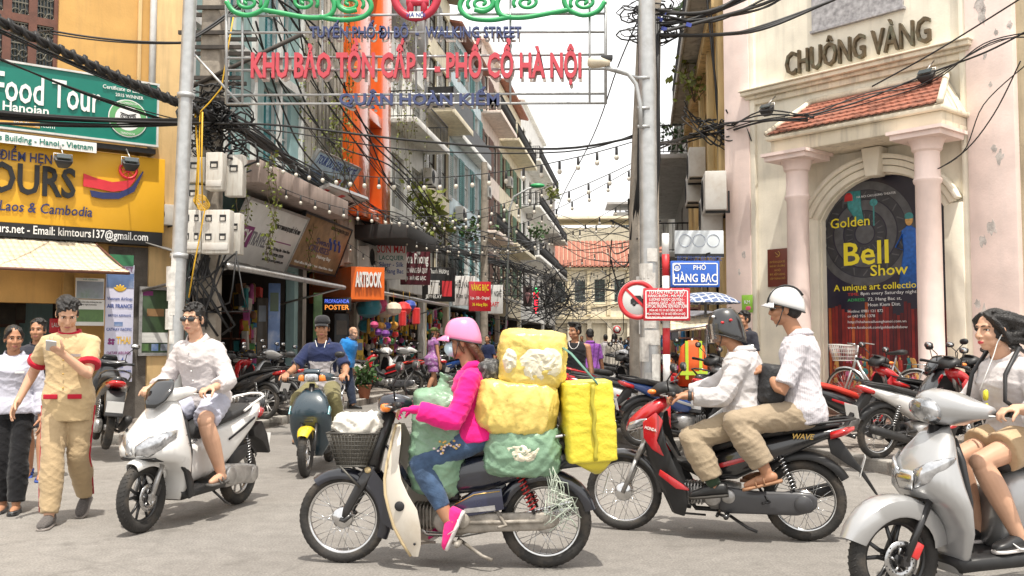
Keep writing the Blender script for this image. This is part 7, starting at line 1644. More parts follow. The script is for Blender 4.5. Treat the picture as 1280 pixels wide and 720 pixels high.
def bag(label,loc,h,mat_,seed,rz=0.,rx=0.,ry=0.,amp=.02,group='plastic wrapped bundles on the moped',torn=None,cat='bundle',**k):
 r=thing('bundle',label,cat,loc,group=group);r.rotation_euler=(rx,ry,rz);me=crumple(loc,h,seed,amp=amp,**k);me.materials.append(mat_);link('wrapping',me,r)
 if torn:
  m=MB();N=26
  for u,w,a,b in torn:
   gr=[]
   for i in range(N+1):
    t_=2*pi*i/N;row=[]
    for q in range(9):
     rr=q/8*(1+.22*mnoise.noise(V((cos(t_)*1.7+seed,sin(t_)*1.7,3))))if i<N else 0
     if i==N:row=list(gr[0]);break
     x,z=u+a*rr*cos(t_),w+b*rr*sin(t_);nz_=mnoise.noise(V((x*38+seed,z*38,1)))+.6*abs(mnoise.noise(V((x*70,z*22,5))))
     row.append(V((x,-h[1]*(1.0-.10*((x/h[0])**4+(z/h[2])**4))+.012-(1-(q/8)**4)*(.022+.014*nz_),z)))
    gr.append(row)
   for i in range(N):
    for q in range(8):m.add([gr[i][q],gr[i][q+1],gr[i+1][q+1],gr[i+1][q]],[(0,1,2,3)],False)
  m.build('torn_opening',TORN,r)
 return r
TORN=pm('clear_plastic_strips',(.70,.65,.50),rough=.18,var=.3,scale=14);YBAG=pm('yellow_plastic',(.73,.56,.15),rough=.3,var=.18,scale=6,bump=.3,bscale=30,spec=.5);YBAG2=pm('lemon_plastic_tarp',(.68,.57,.045),rough=.38,var=.10,scale=6,bump=.3,bscale=35);GBAG=pm('green_plastic',(.20,.33,.22),rough=.35,var=.25,scale=6,bump=.35,bscale=26,stain=(.07,.13,.08),sscale=5,samt=.5)
P1=lambda px,py,d=0.:(lambda q:FR1.w(q[0],-d,q[1]))(FR1(px,py,d));FR1=Frame(F1,math.atan2((R1-F1).y,(R1-F1).x));k1=1/203.
bag('topmost pale yellow bundle torn open on clear plastic strips',P1(665,447),(.205,.21,.165),YBAG,1,.04,.05,.06,.018,torn=[(.035,-.015,.135,.115),(-.14,-.01,.045,.07)]);bag('middle bulging yellow bundle between the torn yellow and the green one',P1(646,507),(.245,.24,.155),YBAG,2,.0,0,.08,.024,fr=(20,12,5))
bag('lower green bundle torn open behind the pink rider',P1(653,561),(.235,.22,.145),GBAG,3,0,0,.03,.02,torn=[(.0,.0,.115,.062)])
r=bag('lemon yellow tarp parcel hanging off the back of the moped',P1(733,525,.02),(.15,.19,.235),YBAG2,4,.10,0,-.06,.006,p=9,fr=(10,10,22));m=MB();m.tube([(0.01+.006*sin(z*40),-.19-.012,z)for z in np.linspace(-.22,.22,18)],.012,6);m.build('taped_seam',pm('seam_olive',(.42,.36,.03),rough=.6,var=.3),r);m=MB();m.sweep([((.0,0,-.22),(.14,0,0),(0,.18,0),4),((.03,-.02,-.29),(.06,0,0),(0,.08,0),3),((.04,-.02,-.32),(.02,0,0),(0,.03,0),3)],16);m.build('gathered_bottom',YBAG2,r)
bag('tall green sack wedged between the leg shield and the rider',P1(549,551,-.02),(.17,.19,.315),GBAG,6,0,0,.06,.024,tie=True)
bag('ball of white shredded plastic heaped in the front basket',P1(449,530),(.15,.12,.06),pm('white_plastic_film',(.72,.69,.62),rough=.3,var=.2,scale=12),8,amp=.03,fr=(26,26,26),cat='plastic scraps')
m=MB();m.tube([P1(700,432,.1),P1(714,442,.22),P1(742,474,.21),P1(768,502,.1)],.012,6,flat=.4);tag(m.build('tie_strap',pm('strap_green',(.10,.22,.17),rough=.6,var=.2)),'green elastic strap from the top yellow bundle to the hanging parcel','strap')
m=MB()
for k in range(16):
 a=P1(690+rnd.uniform(-8,8),590,.15);m.tube([a+V((rnd.uniform(-.05,.18)*t,rnd.uniform(-.04,.04),-.33*t*rnd.uniform(.6,1.)+.05*sin(t*5+k)))for t in np.linspace(0,1,7)],.003,4)
tag(m.build('loose_string',pm('string_white_green',(.5,.56,.47),rough=.6,var=.2)),'loose pale plastic strings trailing over the rear wheel of the moped','string')
bag('crumpled black jacket bundle stuffed behind the pink hood',P1(612,463),(.07,.14,.06),cloth('black_white_print',(.05,.05,.05),stain=(.5,.5,.5),sscale=30,samt=.6),9,amp=.02,group=None,cat='jacket')
def helmet(root,A,fr,mat_,cut=-.02,brim=None,full=False,visor=None,s=1.):
 f,l,u,hk=fr;b=MB();rs=[];n=28;m_=12
 for j in range(m_+1):
  ring=[]
  for i in range(n):
   t=2*pi*i/n;low=cut-(.06 if full else .035)*max(0,-sin(t))+(.045 if full else .03)*max(0,sin(t));zt=.155
   ph=pi/2*(1-j/m_);z=low+(zt-low)*sin(ph);r=cos(ph)**.62 if j<m_ else 1.
   k=1-.12*max(0,(low+.03-z)/.1);ring.append(A(cos(t)*.099*s*max(r,.01)*k,-.012+sin(t)*.125*s*max(r,.01)*k,z*(1 if z<.08 else 1)))
  rs.append(ring)
 b.rings(rs,cap=True);inner=[[A(0,-.012,.02)*.08+p*.92 for p in rs[-1]],[A(0,-.012,.08)*.2+p*.8 for p in rs[-3]]];b.rings([rs[-1]]+inner,cap=True)
 h=b.build('helmet',mat_,root)
 t=MB();t.tube(rs[-1],.005*hk,6,closed=True);t.build('helmet_rim',BLKP,h)
 if brim:
  q=MB();rr=[[A(x*.085,.07+(brim*(1-x*x)+.045*(1-x*x))*k_,.055-.02*k_-.018*x*x+dz)for x in np.linspace(-1,1,13)]for k_,dz in((0,0),(.5,.0),(1,-.012),(1,-.018),(0,-.008))]
  q.rings(rr,cap=False);q.build('peak',mat_,h)
 for sg in(1,-1):
  q=MB();q.tube([A(sg*.094,.01,-.01),A(sg*.075,.03,-.08),A(sg*.02,.055,-.122)],.006*hk,6,flat=.5);q.build('chin_strap',BLKP,h)
 if visor:
  q=MB();rr=[[A(sin(a)*.112,-.01+cos(a)*.142,z)for a in np.linspace(-1.25,1.25,17)]for z in(.05,.0,-.06,-.085)]
  for j in range(3):
   for i in range(16):q.add([rr[j][i],rr[j][i+1],rr[j+1][i+1],rr[j+1][i]],[(0,1,2,3)])
  q.build('visor',visor,h)
 return h
def cap_hat(root,A,fr,mat_):
 f,l,u,hk=fr;b=MB();b.sweep([(A(0,-.018,z),(l*.086*k*hk),(f*.104*k*hk),2.1)for z,k in((.045,1.0),(.08,1.0),(.11,.9),(.13,.7),(.14,.35))],22);c=b.build('cap',mat_,root)
 q=MB();rr=[[A(x*.07,.075+k*.075*(1-x*x*.8),.052-k*.02-x*x*.012+dz)for x in np.linspace(-1,1,11)]for k,dz in((0,0),(1,0),(1,-.005),(0,-.006))];q.rings(rr,cap=False);q.build('peak',mat_,c)
def stroke(root,nm,mm,pts,r):b=MB();b.tube(pts,r,6);return b.build(nm,mm,root)
MASKM=pm('mask_blue',(.45,.58,.66),rough=.8,var=.06)
pt=lambda px,py,d=0.:P1(px,py,d)
fwd1=(F1-R1).normalized();left1=V((0,0,1)).cross(fwd1)
PINKC=cloth('pink_hoodie',(.72,.015,.20),amp=0)if False else cloth('pink_hoodie',(.74,.014,.20));JEAN=cloth('blue_denim',(.055,.095,.17),var=.4,scale=14,bscale=120);PKSH=cloth('pink_shoe',(.80,.03,.22));SOLEW=pm('sole_white',(.66,.62,.6),rough=.6,var=.1)
J=joints(pt(601,546),pt(590,458),left1,head=pt(577,426),k=.93,shw=.165,wrL=pt(520,512,.27),wrR=pt(520,508,-.27),poleL=V((0,-.3,-1)),poleR=V((0,.3,-1)),anL=pt(559,648,.17),anR=pt(559,645,-.17),knL=pt(524,580,.15),knR=pt(524,578,-.15),tdL=fwd1*.40+V((0,0,-1))*.9,tdR=fwd1*.8-V((0,0,.5)))
base1=b1.location+V((0,0,.75))
p1,J1,A1,f1=person('woman rider in pink hoodie, pink helmet and mask on the loaded moped',J,base1,face=fwd1+V((0,0,-.08)),sk='b',hair='tail',hairm=HAIRB,female=True,hL=dict(n=V((0,0,-1)),d=fwd1,curl=.9),hR=dict(n=V((0,0,-1)),d=fwd1,curl=.9),shirt=dict(mat=PINKC,sl=1.93,e=.018,hem=-.04,collar='fold',seed=5,amp=.012,name='hoodie'),legs=dict(mat=JEAN,t=1.80,loose=.0,e=.006,amp=.006,name='jeans'),shoes=('plain',PKSH,SOLEW))
helmet(p1,A1,f1,paint('helmet_pink',(.74,.22,.42)),cut=.0,brim=.055)
for o in p1.children:
 if o.name.split('.')[0]=='body':
  o.data.materials.append(PINKC)
  for p_ in o.data.polygons:
   c=p_.center
   for q in 'LR':
    d_=(J1['wr'+q]-J1['el'+q]).normalized();t=(c-J1['wr'+q]).dot(d_)
    if-.05<t<.085 and(c-J1['wr'+q]-d_*t).length<.09:p_.material_index=1
m=MB();f,l,u,hk=f1;m.sweep([(A1(0,.055,-.05),l*.068,u*.052,2.6),(A1(0,.098,-.048),l*.05,u*.042,2.4),(A1(0,.116,-.045),l*.02,u*.02,2.2)],18);m.build('face_mask',MASKM,p1)
for o in p1.children:
 if o.name.startswith('jeans'):
  m=MB();a,b=J1['hipL'],J1['knL'];rnd=random.Random(2)
  for i in range(24):c=a.lerp(b,.35+.3*rnd.random())+V((0,-.098,.045))+V((rnd.gauss(0,.02),0,rnd.gauss(0,.018)));m.ell(c,(.009,.006,.007),n=7,m=5,mi=i%2)
  m.build('embroidery',[GOLDT,pm('thread_pale',(.6,.5,.5),var=0)],o);break
a=J1['anL'];td=J1['tdL'];dn=(V((0,0,-1))-td*-td.z).normalized();c=a+dn*.045;m=MB();m.tube([c+td*x+dn*z+V((0,-.052,0))for x,z in((-.03,.012),(.0,.03),(.03,.026),(.075,-.006))],[.002,.007,.006,.002],6);m.build('shoe_mark',SOLEW,p1)
F2,R2=G(779,662),G(1008,676);b2=underbone('black underbone motorbike with red nose carrying two men','wave',BLKB,REDB,group=None);place(b2,F2,R2)
FR2=Frame(F2,math.atan2((R2-F2).y,(R2-F2).x));pt2=lambda px,py,d=0.:(lambda q:FR2.w(q[0],-d,q[1]))(FR2(px,py,d));fwd2=(F2-R2).normalized();left2=V((0,0,1)).cross(fwd2)
for o in b2.children:
 if o.name.startswith('front_fender'):o.data.materials[0]=BLKB
for s_,nm in((1,0),):lettering('HONDA',SWH,b2,(.40,.1745,.735),(-1,0,-.25),.02,(-.25,0,1),ext=.001,bold=.03,width=.085);lettering('WAVE',GOLDT,b2,(-.62,.134,.70),(-1,0,.0),.035,(0,0,1),ext=.001,bold=.03,width=.14,shear=.3)
WSH=cloth('white_shirt',(.56,.535,.535));WSH2=cloth('white_striped_shirt',(.60,.57,.60));KHA=cloth('khaki_trousers',(.36,.285,.195));KHA2=cloth('khaki_trousers_dark',(.33,.26,.18));SHB=pm('shoe_black',(.02,.02,.021),rough=.4,var=.15);SOLB=pm('sole_dark',(.04,.035,.03),rough=.7,var=.1);SANB=pm('sandal_tan',(.33,.17,.09),rough=.6,var=.2);SKG=cloth('green_sock',(.035,.06,.035))
w_=WSH2.node_tree;wv=w_.nodes.new('ShaderNodeTexWave');wv.inputs['Scale'].default_value=22;wv.inputs['Distortion'].default_value=.6;mx=w_.nodes.new('ShaderNodeMixRGB');mx.blend_type='MULTIPLY';mx.inputs[0].default_value=.16;bs_=w_.nodes['Principled BSDF'];old=bs_.inputs['Base Color'].links[0].from_socket;w_.links.new(old,mx.inputs[1]);w_.links.new(wv.outputs[0],mx.inputs[2]);w_.links.new(mx.outputs[0],bs_.inputs['Base Color']);tc=w_.nodes.new('ShaderNodeTexCoord');w_.links.new(tc.outputs['Object'],wv.inputs[0])
J=joints(pt2(932,525),pt2(928,437),left2,head=pt2(906,412),k=.98,wrL=pt2(857,495,.27),wrR=pt2(857,493,-.27),poleL=V((0,-.2,-1)),poleR=V((0,.2,-1)),anL=pt2(893,606,.20),anR=pt2(893,604,-.2),knL=pt2(864,548,.2),knR=pt2(864,546,-.2),tdL=fwd2+V((0,0,-.12)),tdR=fwd2)
pd,Jd,Ad,fd=person('man in white shirt and black visor helmet steering the red nosed motorbike',J,b2.location+V((.1,0,.7)),face=fwd2+V((0,0,-.12)),sk='b',hair='nape',hL=dict(n=V((0,0,-1)),d=fwd2,curl=.9),hR=dict(n=V((0,0,-1)),d=fwd2,curl=.9),shirt=dict(mat=WSH,sl=1.80,e=.022,loose=.009,amp=.013,seed=7,hem=-.05,collar='fold'),legs=dict(mat=KHA,t=1.86,loose=.008,e=.018,amp=.012,name='trousers'),shoes=('plain',SHB,SOLB))
GVIS=pm('smoky_visor',(.35,.36,.38),rough=.08,trans=.9,var=0);hm=helmet(pd,Ad,fd,paint('helmet_black',(.012,.012,.013)),cut=-.05,full=True,visor=GVIS,s=1.06)
for x,y,z in((.100,.0,.05),(.085,.06,.10),(.1,-.06,.06)):m=MB();m.ell(Ad(x*1.03,y,z),(.013,.009,.009),n=10,m=6);m.build('helmet_sticker',[STRR,SWH][int(y>.05)],hm)
band(pd,'sock',SKG,[Jd['anL'].lerp(Jd['knL'],t)for t in(-.02,.1,.2)],[.047,.05,.05],12);band(pd,'wristwatch',SPB,[Jd['wrL'].lerp(Jd['elL'],t)for t in(.06,.16)],.034,12)
J=joints(pt2(1006,516),pt2(999,417),left2,head=pt2(981,386),k=1.0,wrL=pt2(957,463,.12),wrR=pt2(957,463,-.12),elL=pt2(977,489,.24),elR=pt2(977,489,-.24),anL=pt2(958,590,.235),anR=pt2(958,588,-.22),knL=pt2(919,528,.24),knR=pt2(919,526,-.24),tdL=fwd2+V((0,0,-.28)),tdR=fwd2)
pp,Jp,Ap,fp=person('passenger in short sleeved white striped shirt and white helmet on the red nosed motorbike',J,b2.location+V((.5,0,.8)),face=fwd2+V((0,0,.02)),sk='b',hair='nape',hL=dict(d=fwd2+V((0,.6,.4)),n=V((0,.6,-1)),curl=.5),hR=dict(d=fwd2+V((0,-.6,.4)),n=V((0,-.6,-1)),curl=.5),shirt=dict(mat=WSH2,sl=.85,e=.02,loose=.012,amp=.011,seed=9,hem=-.14,collar='fold'),legs=dict(mat=KHA2,t=1.86,loose=.010,e=.018,amp=.012,name='trousers'),shoes=('sandal',SANB,SANB))
hw=helmet(pp,Ap,fp,paint('helmet_white',(.6,.6,.6)),cut=.01,brim=.045,s=1.02);band(hw,'helmet_stripe',BLKP,[Ap(x,-.012+.131*sin(t),.012+.15*cos(t))for t in np.linspace(-1.0,1.4,12)for x in(.03,)],.016,6,flat=.4);m=MB();m.sweep([(Ap(0,.088,.001),fp[1]*.07,fp[2]*.018),(Ap(0,.1,.0),fp[1]*.06,fp[2]*.016)],16);[m.tube([Ap(s_*.07,.08,.004),Ap(s_*.077,-.0,.004)],.003,5)for s_ in(1,-1)];m.build('sunglasses',DARKG,pp)
r=bag('black shoulder bag held between driver and passenger',pt2(963,480,.05),(.09,.15,.135),pm('bag_black_nylon',(.02,.02,.022),rough=.6,var=.25,bump=.3),12,ry=.1,amp=.008,group=None,cat='bag')
def ride(bike,label,pel,neck,head,grip,an,kn=None,k=1.,**kw):
 M=tform(bike);q=lambda p:M@V(p);R3=M.to_3x3();fw=R3@V((1,0,0));lf=R3@V((0,1,0));mir=lambda p:(p[0],-p[1],p[2])
 J=joints(q(pel),q(neck),lf,head=q(head),k=k,shw=kw.pop('shw',.158),wrL=q(grip),wrR=q(mir(grip)),poleL=lf*.6-V((0,0,1))-fw*.3,poleR=-lf*.6-V((0,0,1))-fw*.3,anL=q(an),anR=q(mir(kw.pop('anR',an))),knL=q(kn)if kn else None,knR=q(mir(kn))if kn else None,kpL=fw+V((0,0,.6))+lf*.35,kpR=fw+V((0,0,.6))-lf*.35,tdL=fw+lf*.1,tdR=fw-lf*.1)
 d=fw*.9+V((0,0,-.05));face=R3@V(kw.pop('face',(1,0,0)));nn=V((0,0,-1))+fw*.2
 return person(label,J,M@V((pel[0],0,pel[2]-.1)),face=face,hL=dict(n=nn,d=d-lf*.15,curl=.95),hR=dict(n=nn,d=d+lf*.15,curl=.95),**kw)
F3,R3_=G(176,666),G(297,630);b3=scooter('white sport scooter with black windscreen ridden by a man in sunglasses','sport',WHTB,mirrors=False);place(b3,F3,R3_);lettering('HONDA',INK,b3,(.36,.218,.60),(-1,0,.28),.026,(.28,0,1),ext=.001,bold=.03,width=.15)
LSH=cloth('white_linen',(.56,.52,.515));SHO=cloth('lavender_shorts',(.44,.45,.54));SLIP=pm('slipper_grey',(.09,.085,.08),rough=.7,var=.2)
pw,Jw,Aw,fw_=ride(b3,'man in sunglasses, white shirt and lavender shorts on the white scooter',(-.20,-.02,.885),(-.10,-.06,1.375),(-.06,-.075,1.535),(.175,.26,1.005),(.0,.235,.355),(.17,.20,.76),k=1.,face=(1,.10,-.04),sk='c',hair='short',shirt=dict(mat=LSH,sl=1.72,e=.020,loose=.008,amp=.013,seed=11,hem=-.1,collar='fold'),legs=dict(mat=SHO,t=.86,loose=.022,e=.02,amp=.011,name='shorts'),shoes=('sandal',SLIP,SLIP))
def shades(p,A,fr):
 m=MB();l,u=fr[1],fr[2]
 for s_ in(1,-1):m.sweep([(A(s_*.033,.084,.0),l*.027,u*.019,3),(A(s_*.033,.096,.0),l*.026,u*.018,3),(A(s_*.033,.099,.0),l*.02,u*.013,3)],16);m.tube([A(s_*.058,.088,.008),A(s_*.078,.05,.008),A(s_*.08,-.01,.004)],.0035,5)
 m.tube([A(-.012,.098,.006),A(.012,.098,.006)],.004,5);m.build('sunglasses',DARKG,p)
shades(pw,Aw,fw_)
m=MB();nf=Jw['f'];[m.ell(Jw['neck'].lerp(Jw['pel'],t)+nf*(.135+.012*sin(pi*t)),(.007,.007,.007),n=8,m=5)for t in(.15,.3,.45,.6,.75)];m.build('buttons',SWH,pw)
F4,R4=G(376,600),G(416,574);b4=scooter('old dark teal scooter with yellow fender heading towards the camera','old',TEALB,inner=BLKP);place(b4,F4,R4)
for o in b4.children:
 if o.name.startswith('front_fender'):o.data.materials[0]=YELB
NVP=cloth('navy_polo',(.018,.026,.075));GRP=cloth('grey_panel',(.50,.47,.48));OLV=cloth('olive_trousers',(.19,.17,.08))
pb,Jb,Ab,fb=ride(b4,'man in black cap and navy grey polo on the old teal scooter',(-.25,0,.87),(-.17,0,1.36),(-.13,0,1.51),(.19,.31,1.01),(-.02,.20,.36),(.17,.19,.75),k=.98,face=(1,.12,-.06),sk='b',hair='nape',shirt=dict(mat=NVP,sl=.85,e=.02,loose=.016,amp=.010,seed=13,collar='fold',name='polo_shirt'),legs=dict(mat=OLV,t=1.9,loose=.008,name='trousers'),shoes=('plain',SANB,SOLB))
cap_hat(pb,Ab,fb,cloth('cap_black',(.022,.022,.024)))
for o in pb.children:
 if o.name.startswith('polo'):
  o.data.materials.append(GRP);nk,pe=Jb['neck'],Jb['pel']
  for p_ in o.data.polygons:
   c=p_.center;t=(c-nk).dot(pe-nk)/(pe-nk).length_squared
   if t>.40 and min((c-Jb['elL']).length,(c-Jb['elR']).length)>.17:p_.material_index=1
stroke(pb,'earphone_cord',SWH,[Jb['neck']+nf*0+Jb['f']*.1+Jb['side']*x+V((0,0,z))for x,z in((-.06,.03),(-.03,-.08),(0,-.14),(.03,-.08),(.06,.03))],.004)
b5=scooter('champagne silver scooter ridden by a girl at the right edge','city',SILB,mirrors=False,name='scooter');place(b5,(1.93,4.93,0),(3.14,5.30,0));WBL=cloth('white_blouse',(.56,.525,.52));TAN=cloth('tan_shorts',(.50,.36,.22))
pg,Jg,Ag,fg_=ride(b5,'girl with windblown dark hair, white blouse and tan shorts on the silver scooter',(-.19,0,.84),(-.10,0,1.275),(-.025,0,1.415),(.115,.30,1.02),(-.03,.13,.36),(.155,.085,.735),k=.92,shw=.15,face=(1,-.02,-.02),sk='c',hair='wind',female=True,lips=LIPR,shirt=dict(mat=WBL,sl=1.6,e=.022,loose=.016,amp=.012,seed=17,hem=-.12,name='blouse'),legs=dict(mat=TAN,t=.58,loose=.035,e=.022,amp=.011,name='shorts'),shoes=('lace',SHB,SOLEW),anR=(.02,.10,.36))
stroke(pg,'earphone_cord',SWH,[Ag(.079,.0,-.02),Ag(.07,.03,-.07),Ag(.06,.05,-.14),Ag(.045,.09,-.24),Ag(.03,.13,-.34)],.0028);s_=Jg['side'];f_=Jg['f']
for q in(1,-1):stroke(pg,'backpack_strap',BLKP,[Jg['neck']+s_*q*.09-f_*.07,Jg['neck']+s_*q*.10+V((0,0,.045)),Jg['neck']+s_*q*.115+f_*.11-V((0,0,.07)),Jg['neck']+s_*q*.13+f_*.13-V((0,0,.2)),Jg['neck']+s_*q*.15+f_*.02-V((0,0,.30))],.012)
c=Jg['neck']+f_*.155+s_*.03-V((0,0,.17));m=MB()
for dz in(0,.07):m.sweep([(c-V((0,0,dz))+f_*.0,s_*.016,V((0,0,.03)),2.4),(c-V((0,0,dz))+f_*.012,s_*.014,V((0,0,.027)),2.4)],14)
m.build('hanging_sunglasses',pm('yellow_lens',(.7,.62,.05),rough=.15,var=.1),pg)
a=Jg['anL'];td=Jg['tdL'];c=a+V((0,0,-.045))+s_*.045;m=MB();m.tube([c+td*x+V((0,0,z))for x,z in((-.04,.01),(.0,-.018),(.04,-.012),(.085,.018))],[.002,.008,.006,.002],6);m.build('shoe_mark',SWH,pg)
#  people on foot
def walker(label,px,Y,k,fdir,z0=0.,pose=None,res=1.,**kw):
 g0=P(px,428,Y);base=V((g0.x,Y,z0));f=V((*fdir,0)).normalized();l=V((0,0,1)).cross(f);q=lambda x,y,z:base+(f*x+l*y)*k+V((0,0,z*k));d=dict(pel=(0,0,.93),neck=(.015,0,1.45),head=(.055,0,1.60),wrL=(.05,.27,.83),wrR=(.05,-.27,.83),anL=(.16,.09,.088),anR=(-.2,-.09,.12));d.update(pose or{})
 J=joints(q(*d['pel']),q(*d['neck']),l,head=q(*d['head']),k=k,wrL=q(*d['wrL']),wrR=q(*d['wrR']),anL=q(*d['anL']),anR=q(*d['anR']),tdL=d.get('tdL')and(f*d['tdL'][0]+V((0,0,d['tdL'][1]))),tdR=(lambda t:f*t[0]+V((0,0,t[1])))(d.get('tdR',(1,-.35))),poleL=d.get('poleL')and(f*d['poleL'][0]+l*d['poleL'][1]+V((0,0,d['poleL'][2]))),shw=kw.pop('shw',.158))
 fc=kw.pop('face',(1,0,0));return person(label,J,base,face=f*fc[0]+l*fc[1]+V((0,0,fc[2])),res=res,**kw)
UNI=cloth('khaki_uniform',(.52,.385,.215));UNR=cloth('uniform_red',(.42,.012,.03));UNT=cloth('khaki_uniform_trousers',(.44,.325,.19));BTR=cloth('black_trousers',(.012,.012,.014));BLO=cloth('pale_blouse',(.50,.50,.58))
pk,Jk,Ak,fk=walker('young man in khaki uniform with red trim walking and looking at his phone',88,7.3,.985,(.15,-1),pose=dict(wrL=(.30,.03,1.29),poleL=(-.2,.6,-1),wrR=(-.02,-.37,.93),anR=(.17,-.07,.088),anL=(-.27,.06,.16),tdR=(1,0),tdL=(1,-.5),head=(.095,0,1.59)),sk='c',hair='short',face=(1,.38,-.68),hL=dict(d=V((-.35,-.5,.35)),n=V((.2,.75,.6)),curl=.6,thumb=V((0,.3,1))),hR=dict(curl=.3),shirt=dict(mat=UNI,sl=.72,e=.018,loose=.016,amp=.010,seed=19,hem=-.30,flare=.010,cuff=UNR,cmat=UNR,name='tunic'),legs=dict(mat=UNT,t=1.97,loose=.002,e=.020,amp=.008,name='trousers'),shoes=('plain',cloth('shoe_grey_knit',(.10,.09,.085),var=.4,scale=90),pm('sole_grey',(.28,.25,.23),rough=.7)))
f,l,u,hk=fk;hp=Jk['wrL'];m=MB();m.box((0,0,0),(.072,.010,.145));o=m.build('phone',pm('phone_silver',(.55,.55,.55),rough=.35,var=.05),None,bevel=.004);tag(o,'silver mobile phone held up by the khaki uniformed man','phone');o.location=pk.location+hp+V((-.045,-.075,.055));o.rotation_euler=(1.05,.15,.35)
fT=Jk['f'];sT=Jk['side']
for s2 in(1,-1):m=MB();m.obox(Jk['pel']+fT*.150+sT*(s2*.085-.05)+V((0,0,.02)),sT*.10,fT*.014,V((0,0,.035)));m.build('pocket_flap',UNR,pk,bevel=.004)
for s2 in(1,-1):h_,kk,aa=[Jk[q+'LR'[s2<0]]for q in('hip','kn','an')];band(pk,'trouser_stripe',UNR,[p+sT*s2*r_ for p,r_ in((h_.lerp(kk,.1),.106),(h_.lerp(kk,.5),.093),(kk,.082),(kk.lerp(aa,.5),.078),(kk.lerp(aa,.95),.066))],.011,6,flat=.5)
m=MB();[m.ell(Jk['neck'].lerp(Jk['pel'],t)+fT*(.142+.012*sin(pi*t)),(.007,.007,.007),n=8,m=5)for t in(.2,.4,.6,.8,1.0)];m.build('buttons',GOLDT,pk);m=MB();m.obox(Jk['neck'].lerp(Jk['pel'],.35)+fT*.148+sT*.05,sT*.07,fT*.006,V((0,0,.02)));m.build('name_badge',ALU,pk)
pa,Ja,Aa,fa=walker('woman in pale blouse and black trousers at the left edge',19,7.75,.865,(.25,-1),pose=dict(anL=(.1,.07,.088),anR=(-.02,-.07,.09),tdR=(1,-.15),wrL=(.1,.26,.86)),sk='b',hair='bun',female=True,face=(1,.42,-.1),shirt=dict(mat=BLO,sl=1.85,e=.018,seed=21,collar='fold',hem=-.05,name='blouse'),legs=dict(mat=BTR,t=1.96,loose=.008,e=.012,name='trousers'),shoes=('pump',SHB,SHB));m=MB();m.obox(Ja['neck'].lerp(Ja['pel'],.32)+Ja['f']*.142+Ja['side']*.04,Ja['side']*.07,Ja['f']*.006,V((0,0,.018)));m.build('name_badge',SILV,pa)
NV=cloth('dark_shirt',(.03,.03,.04));BLUSH=cloth('blue_tshirt',(.02,.20,.55));PURP=cloth('purple_polo',(.24,.075,.34));BEIG=cloth('beige_shirt',(.46,.42,.36));DNIM=cloth('dark_jeans',(.03,.04,.07));LIV='sandal'
walker('boy in dark shirt half hidden behind the woman and the khaki man',48,9.6,.92,(.3,-1),sk='b',res=1.3,hair='short',shirt=dict(mat=NV,sl=.8),legs=dict(mat=NV,t=.9,name='shorts'),shoes=('sandal',TBLU,TBLU),face=(1,-.1,0))
walker('bald older tourist in bright blue shirt seen behind the teal scooter',431,19.5,1.0,(1,-.2),pose=dict(neck=(.10,0,1.42),head=(.18,0,1.54)),sk='c',res=1.5,hair=None,headk=1.05,shirt=dict(mat=BLUSH,sl=.9,e=.03),belly=.03,legs=dict(mat=DNIM),face=(1,-.35,-.2),shoes=('plain',SHB,SOLB));plaidd=cloth('purple_check_dress',(.30,.12,.32),stain=(.7,.62,.7),sscale=14,samt=.8)
pv,Jv,Av,fv=walker('woman in purple checked dress and green cap on the left pavement',541,22,.9,(.8,.55),.13,sk='b',res=1.6,hair='tail',female=True,shirt=dict(mat=plaidd,sl=.25,hem=-.30,flare=.05,name='dress'),legs=dict(mat=plaidd,t=.75,loose=.06,name='dress_skirt'),shoes=('sandal',SANB,SANB));cap_hat(pv,Av,fv,cloth('cap_green',(.10,.12,.03)))
pm_,Jm,Am,fm_=walker('young man in sleeveless black top with quiff behind the bundles',719,13.3,.94,(-.25,-1),pose=dict(tdR=(1,0),anR=(-.1,-.09,.088)),sk='b',res=1.2,hair='quiff',shw=.185,shirt=dict(mat=cloth('black_vest',(.015,.015,.017)),sl=0,collar=False,e=.012),legs=dict(mat=DNIM),face=(1,-.75,0),shoes=('plain',SHB,SOLB));stroke(pm_,'necklace',SILV,[Jm['neck']+Jm['f']*(.08+.04*sin(t))+Jm['side']*.07*cos(t)-V((0,0,.10*sin(t)))for t in np.linspace(0,pi,9)],.005);m=MB();m.box(Jm['pel']+Jm['f']*.145+V((-.0,0,.06)),(.06,.02,.04));m.build('belt_buckle',GOLDT,pm_)
walker('man in purple polo walking away behind the black topped man',738,17.5,.93,(-.15,1),sk='b',res=1.5,hair='crop',shirt=dict(mat=PURP,sl=.85,collar='fold'),legs=dict(mat=NV),shoes=('plain',SHB,SOLB));walker('man in loose beige shirt walking away further up the street',768,22,.90,(.2,1),sk='b',res=1.8,hair='crop',shirt=dict(mat=BEIG,sl=1.8,e=.03,hem=-.30),legs=dict(mat=KHA),shoes=('plain',SHB,SOLB))
FAR=[((757,30,.93,(.1,1)),'far man in grey shirt left of the beige shirted man',GRP),((786,33,.9,(-.2,-1)),'far person in blue top right of the beige shirted man',BLUSH),((797,38,.95,(.1,1)),'far person in lime shirt beside the concrete pole',cloth('lime_top',(.3,.5,.05))),((727,40,.95,(0,-1)),'far person in dark top glimpsed past the purple polo',NV),((776,44,.93,(0,1)),'far person in white top near the colonial arcade',WSH),((702,34,.93,(.3,1)),'far person in red top near the left shops',UNR),((610,27,.9,(-.4,-1)),'shopkeeper in dark blue by the far left awnings',NVP)]
for(px,Y,k,fd_),lab,mm in FAR:walker(lab,px,Y,k,fd_,sk='b',res=2.6,hair='crop',eyes=False,shirt=dict(mat=mm,sl=.9),legs=dict(mat=DNIM),shoes=('plain',SHB,SOLB))
